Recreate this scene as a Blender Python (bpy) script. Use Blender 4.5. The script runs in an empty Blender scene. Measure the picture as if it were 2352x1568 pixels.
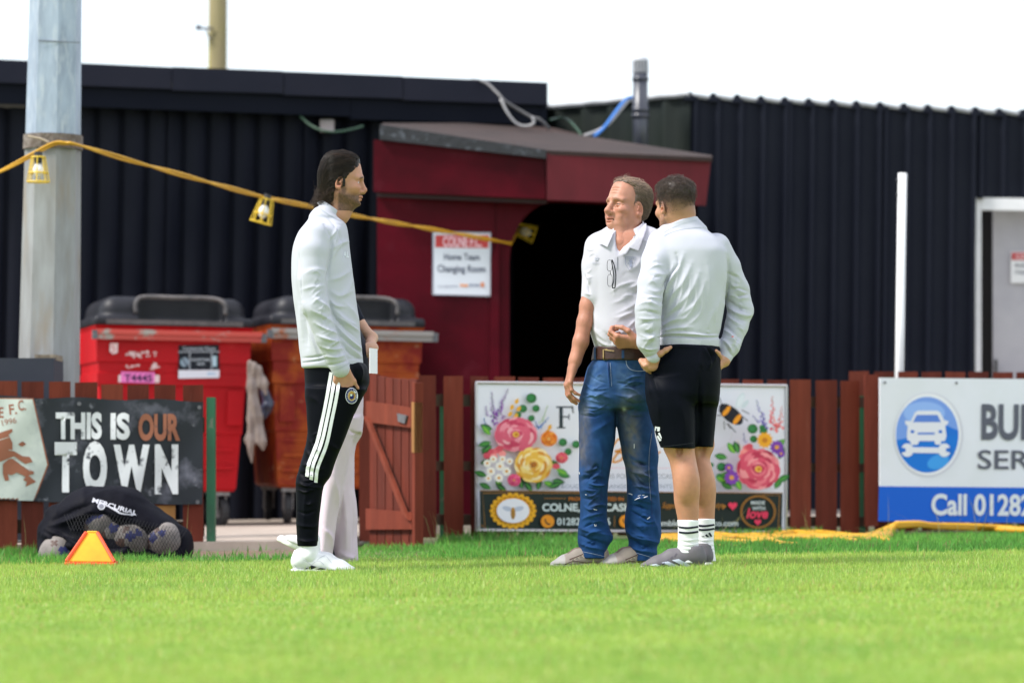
import bpy, math, random
import numpy as np
from mathutils import Vector, Matrix
from mathutils.bvhtree import BVHTree

random.seed(7); np.random.seed(7)
rng = np.random.default_rng(11)
scene = bpy.context.scene
COL = scene.collection

# ------------------------------------------------------------------ camera, sky, sun, exposure
W_, H_, FPX = 2352.0, 1568.0, 7935.0            # picture units used for measuring; focal length in them
CAM = np.array([0.0, 0.0, 0.5])
PITCH = math.atan((1048.0 - 784.0) / FPX); ROLL = math.radians(0.85)
FWD = np.array([0, math.cos(PITCH), math.sin(PITCH)])
_R0 = np.array([1.0, 0, 0]); _U0 = np.array([0, -math.sin(PITCH), math.cos(PITCH)])
RGT = _R0 * math.cos(ROLL) + _U0 * math.sin(ROLL)
UPV = _U0 * math.cos(ROLL) - _R0 * math.sin(ROLL)
cam_d = bpy.data.cameras.new("camera"); cam = bpy.data.objects.new("camera", cam_d); COL.objects.link(cam)
cam.matrix_world = Matrix(((RGT[0], UPV[0], -FWD[0], CAM[0]), (RGT[1], UPV[1], -FWD[1], CAM[1]),
                           (RGT[2], UPV[2], -FWD[2], CAM[2]), (0, 0, 0, 1)))
cam_d.sensor_fit = 'HORIZONTAL'; cam_d.sensor_width = 36.0; cam_d.lens = 36.0 * FPX / W_
cam_d.clip_start = 0.1; cam_d.clip_end = 2000
cam_d.dof.use_dof = True; cam_d.dof.focus_distance = 14.95; cam_d.dof.aperture_fstop = 2.6
scene.camera = cam

SUN_EL, SUN_AZ = math.radians(50), math.radians(-72)      # azimuth measured from behind the camera; negative = from the left
world = bpy.data.worlds.new("World"); scene.world = world; world.use_nodes = True
nt = world.node_tree; nt.nodes.clear()
_o = nt.nodes.new('ShaderNodeOutputWorld'); _add = nt.nodes.new('ShaderNodeAddShader')
_b1 = nt.nodes.new('ShaderNodeBackground'); _b2 = nt.nodes.new('ShaderNodeBackground')
_sky = nt.nodes.new('ShaderNodeTexSky'); _sky.sky_type = 'NISHITA'; _sky.sun_disc = False
_sky.sun_elevation = SUN_EL; _sky.sun_rotation = math.pi + SUN_AZ
_b1.inputs['Strength'].default_value = 0.05
nt.links.new(_sky.outputs[0], _b1.inputs['Color'])
_b2.inputs['Color'].default_value = (0.96, 0.98, 1.0, 1); _b2.inputs['Strength'].default_value = 0.43   # bright overcast
nt.links.new(_b1.outputs[0], _add.inputs[0]); nt.links.new(_b2.outputs[0], _add.inputs[1])
nt.links.new(_add.outputs[0], _o.inputs['Surface'])
sun_d = bpy.data.lights.new("sun", 'SUN'); sun = bpy.data.objects.new("sun", sun_d); COL.objects.link(sun)
sun_d.energy = 2.7; sun_d.angle = math.radians(16); sun_d.color = (1.0, 0.96, 0.9)
sv = Vector((math.sin(SUN_AZ) * math.cos(SUN_EL), -math.cos(SUN_AZ) * math.cos(SUN_EL), math.sin(SUN_EL)))
sun.rotation_euler = sv.to_track_quat('Z', 'Y').to_euler()
scene.view_settings.view_transform = 'Standard'; scene.view_settings.look = 'None'
scene.view_settings.exposure = 1.1; scene.view_settings.gamma = 1.0; scene.view_settings.use_curve_mapping = False
scene.render.engine = 'CYCLES'; scene.cycles.max_bounces = 6; scene.cycles.transparent_max_bounces = 8
scene.cycles.use_denoising = True

# ------------------------------------------------------------------ measuring helpers
def ray(px, py):
    return FWD + RGT * ((px - W_ / 2) / FPX) + UPV * ((H_ / 2 - py) / FPX)
def at(px, py, Y):                       # point at depth Y seen at a picture position
    d = ray(px, py); return CAM + d * (Y / d[1])
def proj(V):
    d = V - CAM; z = d @ FWD
    return np.stack([W_ / 2 + FPX * (d @ RGT) / z, H_ / 2 - FPX * (d @ UPV) / z], -1)
def ground(x): return 0.028 * x + 0.005  # the pitch falls gently to the left

# ------------------------------------------------------------------ materials
_mats = {}
def new_mat(name):
    m = bpy.data.materials.new(name); m.use_nodes = True
    return m, m.node_tree, m.node_tree.nodes['Principled BSDF']
def nd(t, kind, **kw):
    n = t.nodes.new(kind)
    for k, v in kw.items():
        if k.startswith('i_'): n.inputs[k[2:].replace('_', ' ')].default_value = v
        else: setattr(n, k, v)
    return n
def mat(name, c, rough=0.6, c2=None, scale=8.0, detail=5.0, bump=0.0, bscale=None, metal=0.0, spec=0.5, stretch=None, lo=0.35, hi=0.65,
        c3=None, s3=20.0, lo3=0.6, hi3=0.7, sheen=0.0, sss=0.0, trans=0.0):
    """Principled paint: base colour c, blotches of c2 (noise), flecks of c3 (finer noise), optional bump."""
    if name in _mats: return _mats[name]
    m, t, b = new_mat(name)
    b.inputs['Roughness'].default_value = rough; b.inputs['Metallic'].default_value = metal
    b.inputs['Specular IOR Level'].default_value = spec
    if sheen: b.inputs['Sheen Weight'].default_value = sheen
    if trans: b.inputs['Transmission Weight'].default_value = trans
    tc = nd(t, 'ShaderNodeTexCoord'); mp = nd(t, 'ShaderNodeMapping')
    if stretch: mp.inputs['Scale'].default_value = stretch
    t.links.new(tc.outputs['Object'], mp.inputs['Vector'])
    cur = None
    def blot(prev, col, sc, l, h):
        n = nd(t, 'ShaderNodeTexNoise', i_Scale=sc, i_Detail=detail, i_Roughness=0.6)
        t.links.new(mp.outputs[0], n.inputs['Vector'])
        r = nd(t, 'ShaderNodeMapRange'); r.inputs['From Min'].default_value = l; r.inputs['From Max'].default_value = h
        t.links.new(n.outputs['Fac'], r.inputs['Value'])
        x = nd(t, 'ShaderNodeMix', data_type='RGBA')
        t.links.new(r.outputs[0], x.inputs['Factor'])
        if prev is None: x.inputs['A'].default_value = (*c, 1)
        else: t.links.new(prev, x.inputs['A'])
        x.inputs['B'].default_value = (*col, 1)
        return x.outputs['Result']
    if c2: cur = blot(cur, c2, scale, lo, hi)
    if c3: cur = blot(cur, c3, s3, lo3, hi3)
    if cur is None: b.inputs['Base Color'].default_value = (*c, 1)
    else: t.links.new(cur, b.inputs['Base Color'])
    if bump:
        n = nd(t, 'ShaderNodeTexNoise', i_Scale=bscale or scale * 4, i_Detail=4.0)
        t.links.new(mp.outputs[0], n.inputs['Vector'])
        bm = nd(t, 'ShaderNodeBump', i_Strength=bump, i_Distance=0.01)
        t.links.new(n.outputs['Fac'], bm.inputs['Height']); t.links.new(bm.outputs[0], b.inputs['Normal'])
    _mats[name] = m
    return m
def ink(c, rough=0.55):                  # flat printed colour
    key = 'ink_%02x%02x%02x' % tuple(int(v * 255) for v in c)
    return mat(key, srgb(*c), rough=rough, spec=0.3)
def srgb(r, g, b):
    f = lambda v: v / 12.92 if v <= 0.04045 else ((v + 0.055) / 1.055) ** 2.4
    return (f(r), f(g), f(b))
def vcol_mat(name, rough=0.6, sss=0.0, wr=0.0, wscale=9.0, nscale=0.0, bump=0.0, bscale=60, sheen=0.0, trans=0.0, spec=0.4, nmix=0.25):
    """Colour from the mesh's own 'Col' attribute, broken up by noise."""
    if name in _mats: return _mats[name]
    m, t, b = new_mat(name)
    a = nd(t, 'ShaderNodeAttribute', attribute_name='Col')
    out = a.outputs['Color']
    tc = nd(t, 'ShaderNodeTexCoord')
    if nscale:
        n = nd(t, 'ShaderNodeTexNoise', i_Scale=nscale, i_Detail=5.0); t.links.new(tc.outputs['Object'], n.inputs['Vector'])
        r = nd(t, 'ShaderNodeMapRange'); r.inputs['From Min'].default_value = 0.3; r.inputs['From Max'].default_value = 0.7
        r.inputs['To Min'].default_value = 1.0 - nmix; r.inputs['To Max'].default_value = 1.0 + nmix
        t.links.new(n.outputs['Fac'], r.inputs['Value'])
        v = nd(t, 'ShaderNodeVectorMath', operation='SCALE'); t.links.new(out, v.inputs[0]); t.links.new(r.outputs[0], v.inputs['Scale'])
        out = v.outputs[0]
    t.links.new(out, b.inputs['Base Color'])
    b.inputs['Roughness'].default_value = rough; b.inputs['Specular IOR Level'].default_value = spec
    if sss:
        b.inputs['Subsurface Weight'].default_value = sss; b.inputs['Subsurface Radius'].default_value = (1.0, 0.35, 0.2)
        b.inputs['Subsurface Scale'].default_value = 0.006
    if sheen: b.inputs['Sheen Weight'].default_value = sheen
    if bump:
        n = nd(t, 'ShaderNodeTexNoise', i_Scale=bscale, i_Detail=4.0); t.links.new(tc.outputs['Object'], n.inputs['Vector'])
        bm = nd(t, 'ShaderNodeBump', i_Strength=bump, i_Distance=0.004)
        t.links.new(n.outputs['Fac'], bm.inputs['Height']); t.links.new(bm.outputs[0], b.inputs['Normal'])
        if wr:                           # soft crumples in the cloth
            w = nd(t, 'ShaderNodeTexNoise', i_Scale=wscale, i_Detail=2.0, i_Distortion=0.8); w.noise_type = 'RIDGED_MULTIFRACTAL'; w.normalize = True
            mp = nd(t, 'ShaderNodeMapping'); mp.inputs['Scale'].default_value = (1.0, 1.0, 0.6); mp.inputs['Rotation'].default_value = (0, 0.6, 0)
            t.links.new(tc.outputs['Object'], mp.inputs['Vector']); t.links.new(mp.outputs[0], w.inputs['Vector'])
            b2 = nd(t, 'ShaderNodeBump', i_Strength=wr, i_Distance=0.012)
            t.links.new(w.outputs['Fac'], b2.inputs['Height']); t.links.new(bm.outputs[0], b2.inputs['Normal']); t.links.new(b2.outputs[0], b.inputs['Normal'])
    if trans:
        tr = nd(t, 'ShaderNodeBsdfTranslucent'); mx = nd(t, 'ShaderNodeMixShader'); mx.inputs[0].default_value = trans
        t.links.new(out, tr.inputs['Color']); t.links.new(b.outputs[0], mx.inputs[1]); t.links.new(tr.outputs[0], mx.inputs[2])
        t.links.new(mx.outputs[0], t.nodes['Material Output'].inputs['Surface'])
    _mats[name] = m
    return m

# ------------------------------------------------------------------ objects
def tag(o, label=None, cat=None, group=None, kind=None):
    if label: o['label'] = label
    if cat: o['category'] = cat
    if group: o['group'] = group
    if kind: o['kind'] = kind
    return o
def empty(name, loc, label, cat, group=None):
    o = bpy.data.objects.new(name, None); o.location = loc; o.empty_display_size = 0.1; COL.objects.link(o)
    return tag(o, label, cat, group)
def root_of(o):
    p = np.zeros(3)
    while o is not None:
        p += np.array(o.location); o = o.parent
    return p
def link_mesh(name, me, parent=None):
    o = bpy.data.objects.new(name, me); COL.objects.link(o)
    if parent is not None: o.parent = parent
    return o
def np_mesh(name, V, F, mats, parent=None, smooth=False, midx=None, col=None, base=None):
    """V (n,3) world coordinates; F (m,3|4) array or list of index tuples."""
    V = np.asarray(V, dtype=np.float64)
    off = root_of(parent) if parent is not None else np.zeros(3)
    if base is not None: off = np.asarray(base, float)
    me = bpy.data.meshes.new(name)
    L = V - off
    if isinstance(F, np.ndarray):
        n, k = F.shape
        me.vertices.add(len(L)); me.vertices.foreach_set('co', L.astype(np.float32).ravel())
        me.loops.add(n * k); me.loops.foreach_set('vertex_index', F.astype(np.int32).ravel())
        me.polygons.add(n); me.polygons.foreach_set('loop_start', np.arange(0, n * k, k, dtype=np.int32))
    else:
        me.from_pydata(L.tolist(), [], F)
    me.update(calc_edges=True)
    if smooth: me.polygons.foreach_set('use_smooth', np.ones(len(me.polygons), dtype=bool))
    for m in (mats if isinstance(mats, (list, tuple)) else [mats]): me.materials.append(m)
    if midx is not None: me.polygons.foreach_set('material_index', np.asarray(midx, dtype=np.int32))
    if col is not None:
        a = me.attributes.new('Col', 'FLOAT_COLOR', 'POINT')
        c = np.ones((len(V), 4), np.float32); c[:, :3] = col; a.data.foreach_set('color', c.ravel())
    me.update()
    o = link_mesh(name, me, parent)
    if base is not None: o.location = base
    return o

class MB:
    """Collects shapes and links them as ONE mesh."""
    def __init__(s): s.v, s.f, s.m, s.mats = [], [], [], []
    def mi(s, m):
        if m not in s.mats: s.mats.append(m)
        return s.mats.index(m)
    def add(s, V, F, m):
        k = len(s.v); i = s.mi(m)
        s.v.extend([tuple(map(float, p)) for p in V]); s.f.extend([tuple(int(a) + k for a in f) for f in F]); s.m.extend([i] * len(F)); return s
    def box8(s, P, m):                   # P: 4 front (tl,tr,br,bl) then 4 back
        return s.add(P, [(0, 3, 2, 1), (4, 5, 6, 7), (0, 1, 5, 4), (3, 7, 6, 2), (0, 4, 7, 3), (1, 2, 6, 5)], m)
    def board(s, px0, px1, y0, y1, d, th, m, d2=None, y0b=None, y1b=None):   # upright board: left/right, top/bottom as seen at depth d (d2 on the right)
        d2 = d if d2 is None else d2; y0b = y0 if y0b is None else y0b; y1b = y1 if y1b is None else y1b
        a = [at(px0, y0, d), at(px1, y0b, d2), at(px1, y1b, d2), at(px0, y1, d)]
        n = np.cross(a[1] - a[0], a[3] - a[0]); n /= np.linalg.norm(n)
        if n[1] < 0: n = -n
        return s.box8(a + [p + n * th for p in a], m)
    def box(s, c, h, m, R=None):
        P = np.array([[x, y, z] for y in (-1, 1) for (x, z) in ((-1, 1), (1, 1), (1, -1), (-1, -1))], float) * np.asarray(h)
        if R is not None: P = P @ np.asarray(R).T
        return s.box8(list(P + np.asarray(c)), m)
    def tube(s, pts, r, m, n=8, cap=True):
        pts = np.asarray(pts, float); k0 = len(pts)
        rr = np.full(k0, r) if np.isscalar(r) else np.asarray(r, float)
        tg = np.gradient(pts, axis=0); tg /= np.linalg.norm(tg, axis=1)[:, None] + 1e-12
        V = []; prev = None
        for p, t, q in zip(pts, tg, rr):
            if prev is None:
                a = np.cross(t, (0, 0, 1.0)); a = a if np.linalg.norm(a) > 0.1 else np.cross(t, (1.0, 0, 0))
            else: a = prev - t * (prev @ t)
            a /= np.linalg.norm(a); b = np.cross(t, a); prev = a
            for i in range(n):
                w = 2 * math.pi * i / n; V.append(p + q * (a * math.cos(w) + b * math.sin(w)))
        F = [(j * n + i, j * n + (i + 1) % n, (j + 1) * n + (i + 1) % n, (j + 1) * n + i) for j in range(k0 - 1) for i in range(n)]
        if cap: F += [tuple(range(n - 1, -1, -1)), tuple((k0 - 1) * n + i for i in range(n))]
        return s.add(V, F, m)
    def lathe(s, prof, m, c=(0, 0, 0), n=16, R=None):     # profile of (r, z), closed at ends
        V = []; 
        for r, z in prof:
            for i in range(n): V.append((r * math.cos(2 * math.pi * i / n), r * math.sin(2 * math.pi * i / n), z))
        V = np.array(V)
        if R is not None: V = V @ np.asarray(R).T
        V = V + np.asarray(c); k0 = len(prof)
        F = [(j * n + i, j * n + (i + 1) % n, (j + 1) * n + (i + 1) % n, (j + 1) * n + i) for j in range(k0 - 1) for i in range(n)]
        F += [tuple(range(n - 1, -1, -1)), tuple((k0 - 1) * n + i for i in range(n))]
        return s.add(V, F, m)
    def build(s, name, parent=None, smooth=False, base=None):
        o = np_mesh(name, np.array(s.v), s.f, s.mats, parent, smooth, s.m, base=base)
        return o

def catmull(P, n=8):
    P = np.asarray(P, float); Q = np.vstack([2 * P[0] - P[1], P, 2 * P[-1] - P[-2]]); out = []
    for i in range(1, len(Q) - 2):
        for t in np.linspace(0, 1, n, endpoint=False):
            a, b, c, d = Q[i - 1:i + 3]
            out.append(0.5 * ((2 * b) + (c - a) * t + (2 * a - 5 * b + 4 * c - d) * t * t + (3 * b - a - 3 * c + d) * t ** 3))
    out.append(P[-1]); return np.array(out)

# ------------------------------------------------------------------ flat shapes (2-D, y down like the picture)
_tcache = {}
def text2d(s, bold=0.0):
    key = (s, bold)
    if key in _tcache: return _tcache[key]
    cu = bpy.data.curves.new('t', 'FONT'); cu.body = s; cu.size = 1.0; cu.offset = bold; cu.resolution_u = 4
    o = bpy.data.objects.new('t', cu); COL.objects.link(o)
    dg = bpy.context.evaluated_depsgraph_get()
    me = bpy.data.meshes.new_from_object(o.evaluated_get(dg))
    V = np.array([v.co[:2] for v in me.vertices]); F = [tuple(p.vertices) for p in me.polygons]
    bpy.data.objects.remove(o); bpy.data.curves.remove(cu); bpy.data.meshes.remove(me)
    _tcache[key] = (V, F); return V, F
def text_shape(s, x0, x1, ybase, cap_h, bold=0.0, shear=0.0, rot=0.0):
    """Lettering fitted between x0 and x1 with the given cap height; rot in degrees about (x0, ybase)."""
    V, F = text2d(s, bold); V = V.copy()
    mn, mx = V.min(0), V.max(0)
    ref = text2d('H', bold)[0][:, 1].max()
    V[:, 0] = (V[:, 0] - mn[0]) / (mx[0] - mn[0]) * (x1 - x0); V[:, 1] = V[:, 1] / ref * cap_h
    V[:, 0] += shear * V[:, 1]
    c, s_ = math.cos(math.radians(rot)), math.sin(math.radians(rot))
    X = V[:, 0] * c + V[:, 1] * s_; Y = -V[:, 1] * c + V[:, 0] * s_
    return np.stack([x0 + X, ybase + Y], 1), F
def poly(pts): return np.asarray(pts, float), [tuple(range(len(pts)))]
def ell(cx, cy, rx, ry, n=18, rot=0.0, a0=0, a1=360):
    a = np.radians(np.linspace(a0, a1, n, endpoint=(a1 - a0) < 360)); r = math.radians(rot)
    x, y = rx * np.cos(a), ry * np.sin(a)
    return np.stack([cx + x * math.cos(r) - y * math.sin(r), cy + x * math.sin(r) + y * math.cos(r)], 1), [tuple(range(n))]
def ringsh(cx, cy, r0, r1, n=28, sy=1.0):
    a = np.linspace(0, 2 * math.pi, n, endpoint=False)
    V = np.concatenate([np.stack([cx + r * np.cos(a), cy + sy * r * np.sin(a)], 1) for r in (r0, r1)])
    return V, [(i, (i + 1) % n, n + (i + 1) % n, n + i) for i in range(n)]
def leaf(cx, cy, L, w, ang):
    t = np.linspace(0, 1, 7); up = np.stack([t * L, np.sin(t * math.pi) ** 0.8 * w], 1); dn = np.stack([t[1:-1][::-1] * L, -np.sin(t[1:-1][::-1] * math.pi) ** 0.8 * w], 1)
    P = np.vstack([up, dn]); r = math.radians(ang)
    return np.stack([cx + P[:, 0] * math.cos(r) - P[:, 1] * math.sin(r), cy + P[:, 0] * math.sin(r) + P[:, 1] * math.cos(r)], 1), [tuple(range(len(P)))]
def rect(x0, y0, x1, y1): return poly([(x0, y0), (x1, y0), (x1, y1), (x0, y1)])
def stroke(pts, w):
    P = np.asarray(pts, float); T = np.gradient(P, axis=0); T /= np.linalg.norm(T, axis=1)[:, None] + 1e-9
    N = np.stack([-T[:, 1], T[:, 0]], 1); w = np.broadcast_to(np.asarray(w, float), (len(P),))[:, None] / 2
    V = np.vstack([P + N * w, P - N * w]); n = len(P)
    return V, [(i, i + 1, n + i + 1, n + i) for i in range(n - 1)]
class Print:
    """Flat print laid on a plane through three measured points; every shape sits a hair above the last."""
    def __init__(s, a, b, c, step=0.0005, start=0.0012):
        s.p = np.asarray(a); n = np.cross(np.asarray(b) - s.p, np.asarray(c) - s.p); n /= np.linalg.norm(n)
        s.n = n if n[1] < 0 else -n; s.e = start; s.step = step; s.mb = MB()
    def put(s, shape, m):
        V, F = shape; q = s.p + s.n * s.e; out = []
        for x, y in V:
            d = ray(x, y); out.append(CAM + d * (((q - CAM) @ s.n) / (d @ s.n)))
        A = np.array(out); F2 = []
        for f in F:
            nn = np.zeros(3)
            for i in range(len(f)): nn += np.cross(A[f[i]], A[f[(i + 1) % len(f)]])
            F2.append(f if nn @ s.n > 0 else tuple(reversed(f)))
        s.mb.add(A, F2, m); s.e += s.step
    def build(s, name, parent): return s.mb.build(name, parent)

# ================================================================== THE SETTING
M_soil = mat('turf_soil', (0.20, 0.32, 0.05), 0.9, (0.24, 0.30, 0.06), 3.0, c3=(0.13, 0.22, 0.04), s3=30)
def sheet(name, x0, x1, y0, y1, zf, m, nx=2, ny=2):
    X, Y = np.meshgrid(np.linspace(x0, x1, nx), np.linspace(y0, y1, ny), indexing='ij')
    V = np.stack([X, Y, zf(X, Y)], -1).reshape(-1, 3)
    F = np.array([(i * ny + j, (i + 1) * ny + j, (i + 1) * ny + j + 1, i * ny + j + 1) for i in range(nx - 1) for j in range(ny - 1)])
    return tag(np_mesh(name, V, F, m, smooth=True), kind='structure')
sheet('pitch', -70, 70, -8, 16.5, lambda x, y: ground(x), M_soil)
M_verge = mat('verge_soil', (0.05, 0.11, 0.02), 0.95, (0.10, 0.075, 0.04), 2.5)
sheet('verge', -70, 70, 16.5, 400, lambda x, y: ground(x), M_verge)
M_conc = mat('yard_concrete', (0.40, 0.33, 0.28), 0.9, (0.30, 0.25, 0.21), 2.5, bump=0.3, c3=(0.5, 0.43, 0.38), s3=14)
M_dirt = mat('dirt', (0.11, 0.07, 0.05), 0.95, (0.19, 0.12, 0.085), 6, bump=0.6)
mb = MB()
for xa, xb, yf in ((-6.0, -0.86, 18.74), (-0.859, 5.5, 22.6)):
    z = lambda x: ground(x) + 0.055
    P = [(xa, yf, z(xa)), (xb, yf, z(xb)), (xb, yf, z(xb) - 0.3), (xa, yf, z(xa) - 0.3)]
    mb.box8([np.array(p) for p in P] + [np.array((p[0], 40.0, p[2])) for p in P], M_conc)
tag(mb.build('yard_slab'), kind='structure')
sheet('dirt_path', -2.0, -0.35, 16.9, 18.72, lambda x, y: ground(x) + 0.006, M_dirt)

# ------------------------------------------------------------------ fences
wood_cols = [(0.185, 0.038, 0.021), (0.145, 0.030, 0.018), (0.20, 0.045, 0.025), (0.125, 0.027, 0.017)]
M_wood = [mat('red_stain_%d' % i, c, 0.75, tuple(v * 0.72 for v in c), 5.0, bump=0.25, bscale=30, stretch=(3, 3, 0.35), c3=(0.20, 0.075, 0.05), s3=9, lo3=0.64, hi3=0.9, spec=0.15)
          for i, c in enumerate(wood_cols)]
M_bare = mat('bare_timber', (0.36, 0.17, 0.045), 0.8, (0.25, 0.11, 0.03), 5, stretch=(3, 3, 0.4))
M_rail = mat('old_rail', (0.10, 0.04, 0.025), 0.85, (0.06, 0.05, 0.03), 6)
M_greenpost = mat('green_paint', (0.012, 0.13, 0.055), 0.5, (0.02, 0.09, 0.045), 4, c3=(0.12, 0.14, 0.10), s3=12, lo3=0.66, hi3=0.72)
def dL(px): return 18.55 + 0.0005 * px
def dR(px): return 19.72 + 0.00118 * (px - 850)
def plank(parent, x0, x1, yt, yb, d, m, th=0.018, lean=0.0, slope=0.00118):
    mb = MB(); j = rng.uniform(-0.7, 0.7, 4)
    a = [at(x0 + lean + j[0], yt + j[2], d), at(x1 + lean + j[1], yt + j[3], d + slope * (x1 - x0)), at(x1 + j[1] * 0.5, yb, d + slope * (x1 - x0)), at(x0 + j[0] * 0.5, yb, d)]
    mb.box8(a + [p + np.array((0, th, 0)) for p in a], m)
    return mb.build('plank', parent)

fl = empty('picket_fence', at(240, 1290, dL(240)), "red brown picket fence with the THIS IS OUR TOWN banner on it", 'fence')
for i, (x0, x1, yt) in enumerate([(-150, -100, 873), (-87, -36, 874), (-24, 39, 875), (48.6, 99, 875.5), (112, 160, 876), (172, 222, 877.7), (233, 282, 882), (293, 342, 883), (355, 403, 883.5), (420, 467, 884)]):
    yb = 1286 - i * 0.8
    if i == 8:
        p = plank(fl, x0, x1, yt, 1160, dL(x0), M_wood[1], slope=.0005)
        tag(plank(fl, x0 - 2, x1 - 1, 1161, yb, dL(x0) - 0.004, M_bare, slope=.0005), "unstained orange brown plank end")
    else: plank(fl, x0, x1, yt, yb, dL(x0), M_wood[i % 4], lean=rng.uniform(-1, 1), slope=.0005)
for y0, y1 in ((950, 985), (1190, 1222)):
    MB().board(-150, 470, y0, y1, dL(-150) + 0.05, 0.05, M_rail, d2=dL(470) + 0.05, y0b=y0 + 8, y1b=y1 + 8).build('rail', fl)
MB().board(474, 493, 912, 1246, dL(470) + 0.01, 0.09, M_greenpost).build('post', fl)['label'] = 'green painted end post'

fr = empty('picket_fence', at(1400, 1235, dR(1400)), "long red brown picket fence carrying the flower sign, right of the open gate", 'fence')
px = [(962, 1002, 862, 1234), (1020, 1065, 863, 1231), (1081, 1122, 864, 1232)]
px += [(1134.7 + 56.8 * k, 1181.7 + 56.8 * k, 865 + 0.75 * k, 1231 - 0.35 * k) for k in range(9)]
px += [(1651, 1697, 871, 1228), (1706, 1753, 872, 1228), (1763, 1807, 872.5, 1227), (1815, 1862, 872, 1226), (1873, 1922, 873, 1226), (1930, 1974, 874.5, 1226)]
for i, (x0, x1, yt, yb) in enumerate(px):
    plank(fr, x0, x1, yt, yb, dR(x0), M_wood[(i * 3 + 1) % 4], lean=rng.uniform(-1.2, 1.2))
for y0, y1 in ((905, 932), (1058, 1080), (1180, 1205)):
    MB().board(955, 1985, y0, y1, dR(955) + 0.05, 0.05, M_rail, d2=dR(1985) + 0.05, y0b=y0 + 6, y1b=y1 + 4).build('rail', fr)
MB().board(1010, 1022, 905, 1235, dR(1010) + 0.12, 0.1, M_greenpost).build('post', fr)
MB().board(1973, 1988, 909, 1222, dR(1975) + 0.12, 0.1, M_greenpost).build('post', fr)

fb = empty('picket_fence', at(2180, 1225, 21.5), "red brown picket fence standing behind the white and blue garage sign", 'fence')
px = [(1950, 1995, 852)] + [(2009 + 54.4 * k, 2054 + 54.4 * k, 853 + 0.2 * k) for k in range(13)]
for i, (x0, x1, yt) in enumerate(px):
    plank(fb, x0, x1, yt, 1222, 21.35 + 0.0012 * (x0 - 1950), M_wood[(i * 5 + 2) % 4], lean=rng.uniform(-1, 1))
for y0, y1 in ((905, 930), (1140, 1165)):
    MB().board(1945, 2710, y0, y1, 21.42, 0.05, M_rail, d2=22.3, y0b=y0 + 6, y1b=y1 + 4).build('rail', fb)
MB().board(1988, 2018, 860, 1208, 20.95, 0.09, M_wood[1]).build('post', fb)

# gate, swung open towards the pitch
g0 = at(856, 1262, 19.62); 
gate = empty('garden_gate', g0, "open red brown ledged gate with diagonal brace and metal latch", 'gate')
def gp(t, v, off=0.0):                  # t: hinge 0 .. free edge 1, v: bottom 0 .. top 1
    d = 19.62 - 0.66 * t
    x = 856 + (966 - 856) * t
    p = at(x, (1262 + 24 * t) * (1 - v) + (859 + 15 * t) * v, d)
    return p + GN * off
_a, _b = at(856, 1050, 19.62), at(966, 1060, 18.96)
_u = (_b - _a); _u[2] = 0; _u /= np.linalg.norm(_u); GN = np.array([_u[1], -_u[0], 0.0]); GN = GN if GN[0] < 0 else -GN   # the braced face looks left
if GN[1] > 0: GN = -GN
def gboard(name, q, th, off, m):
    mb = MB(); a = [gp(*c, off + th) for c in q]; b = [gp(*c, off) for c in q]; mb.box8(a + b, m); return mb.build(name, gate)
for k in range(6):
    t0, t1 = k / 6 + 0.006, (k + 1) / 6 - 0.012
    dv = rng.uniform(-0.006, 0.006)
    gboard('plank', [(t0, 1 + dv), (t1, 1 + dv), (t1, 0.0), (t0, 0.0)], 0.02, 0, M_wood[(k * 2 + 1) % 4])
gboard('ledge', [(0.0, 0.846), (0.97, 0.846), (0.97, 0.735), (0.0, 0.728)], 0.022, 0.021, M_wood[2])
gboard('ledge', [(0.0, 0.235), (0.97, 0.265), (0.97, 0.17), (0.0, 0.115)], 0.022, 0.021, M_wood[0])
gboard('brace', [(0.02, 0.76), (0.14, 0.73), (0.96, 0.22), (0.84, 0.245)], 0.02, 0.0435, M_wood[2])
gboard('edge_strip', [(0.985, 0.99), (1.04, 0.99), (1.04, -0.005), (0.985, -0.005)], 0.05, -0.005, M_wood[0])
gboard('edge_strip', [(0.99, 0.88), (1.04, 0.88), (1.04, 0.60), (0.99, 0.60)], 0.0515, -0.001, M_bare)
M_zinc = mat('zinc', (0.16, 0.165, 0.18), 0.55, (0.09, 0.09, 0.10), 30, metal=0.3)
gboard('latch', [(0.70, 0.805), (0.9, 0.80), (0.86, 0.755), (0.72, 0.76)], 0.012, 0.044, M_zinc)
gp_ = tag(MB().board(825, 855, 858, 1242, 19.66, 0.09, M_wood[3]).build('gate_post', base=at(840, 1250, 19.66)), "red brown timber post the open gate hangs on", 'post')

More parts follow.
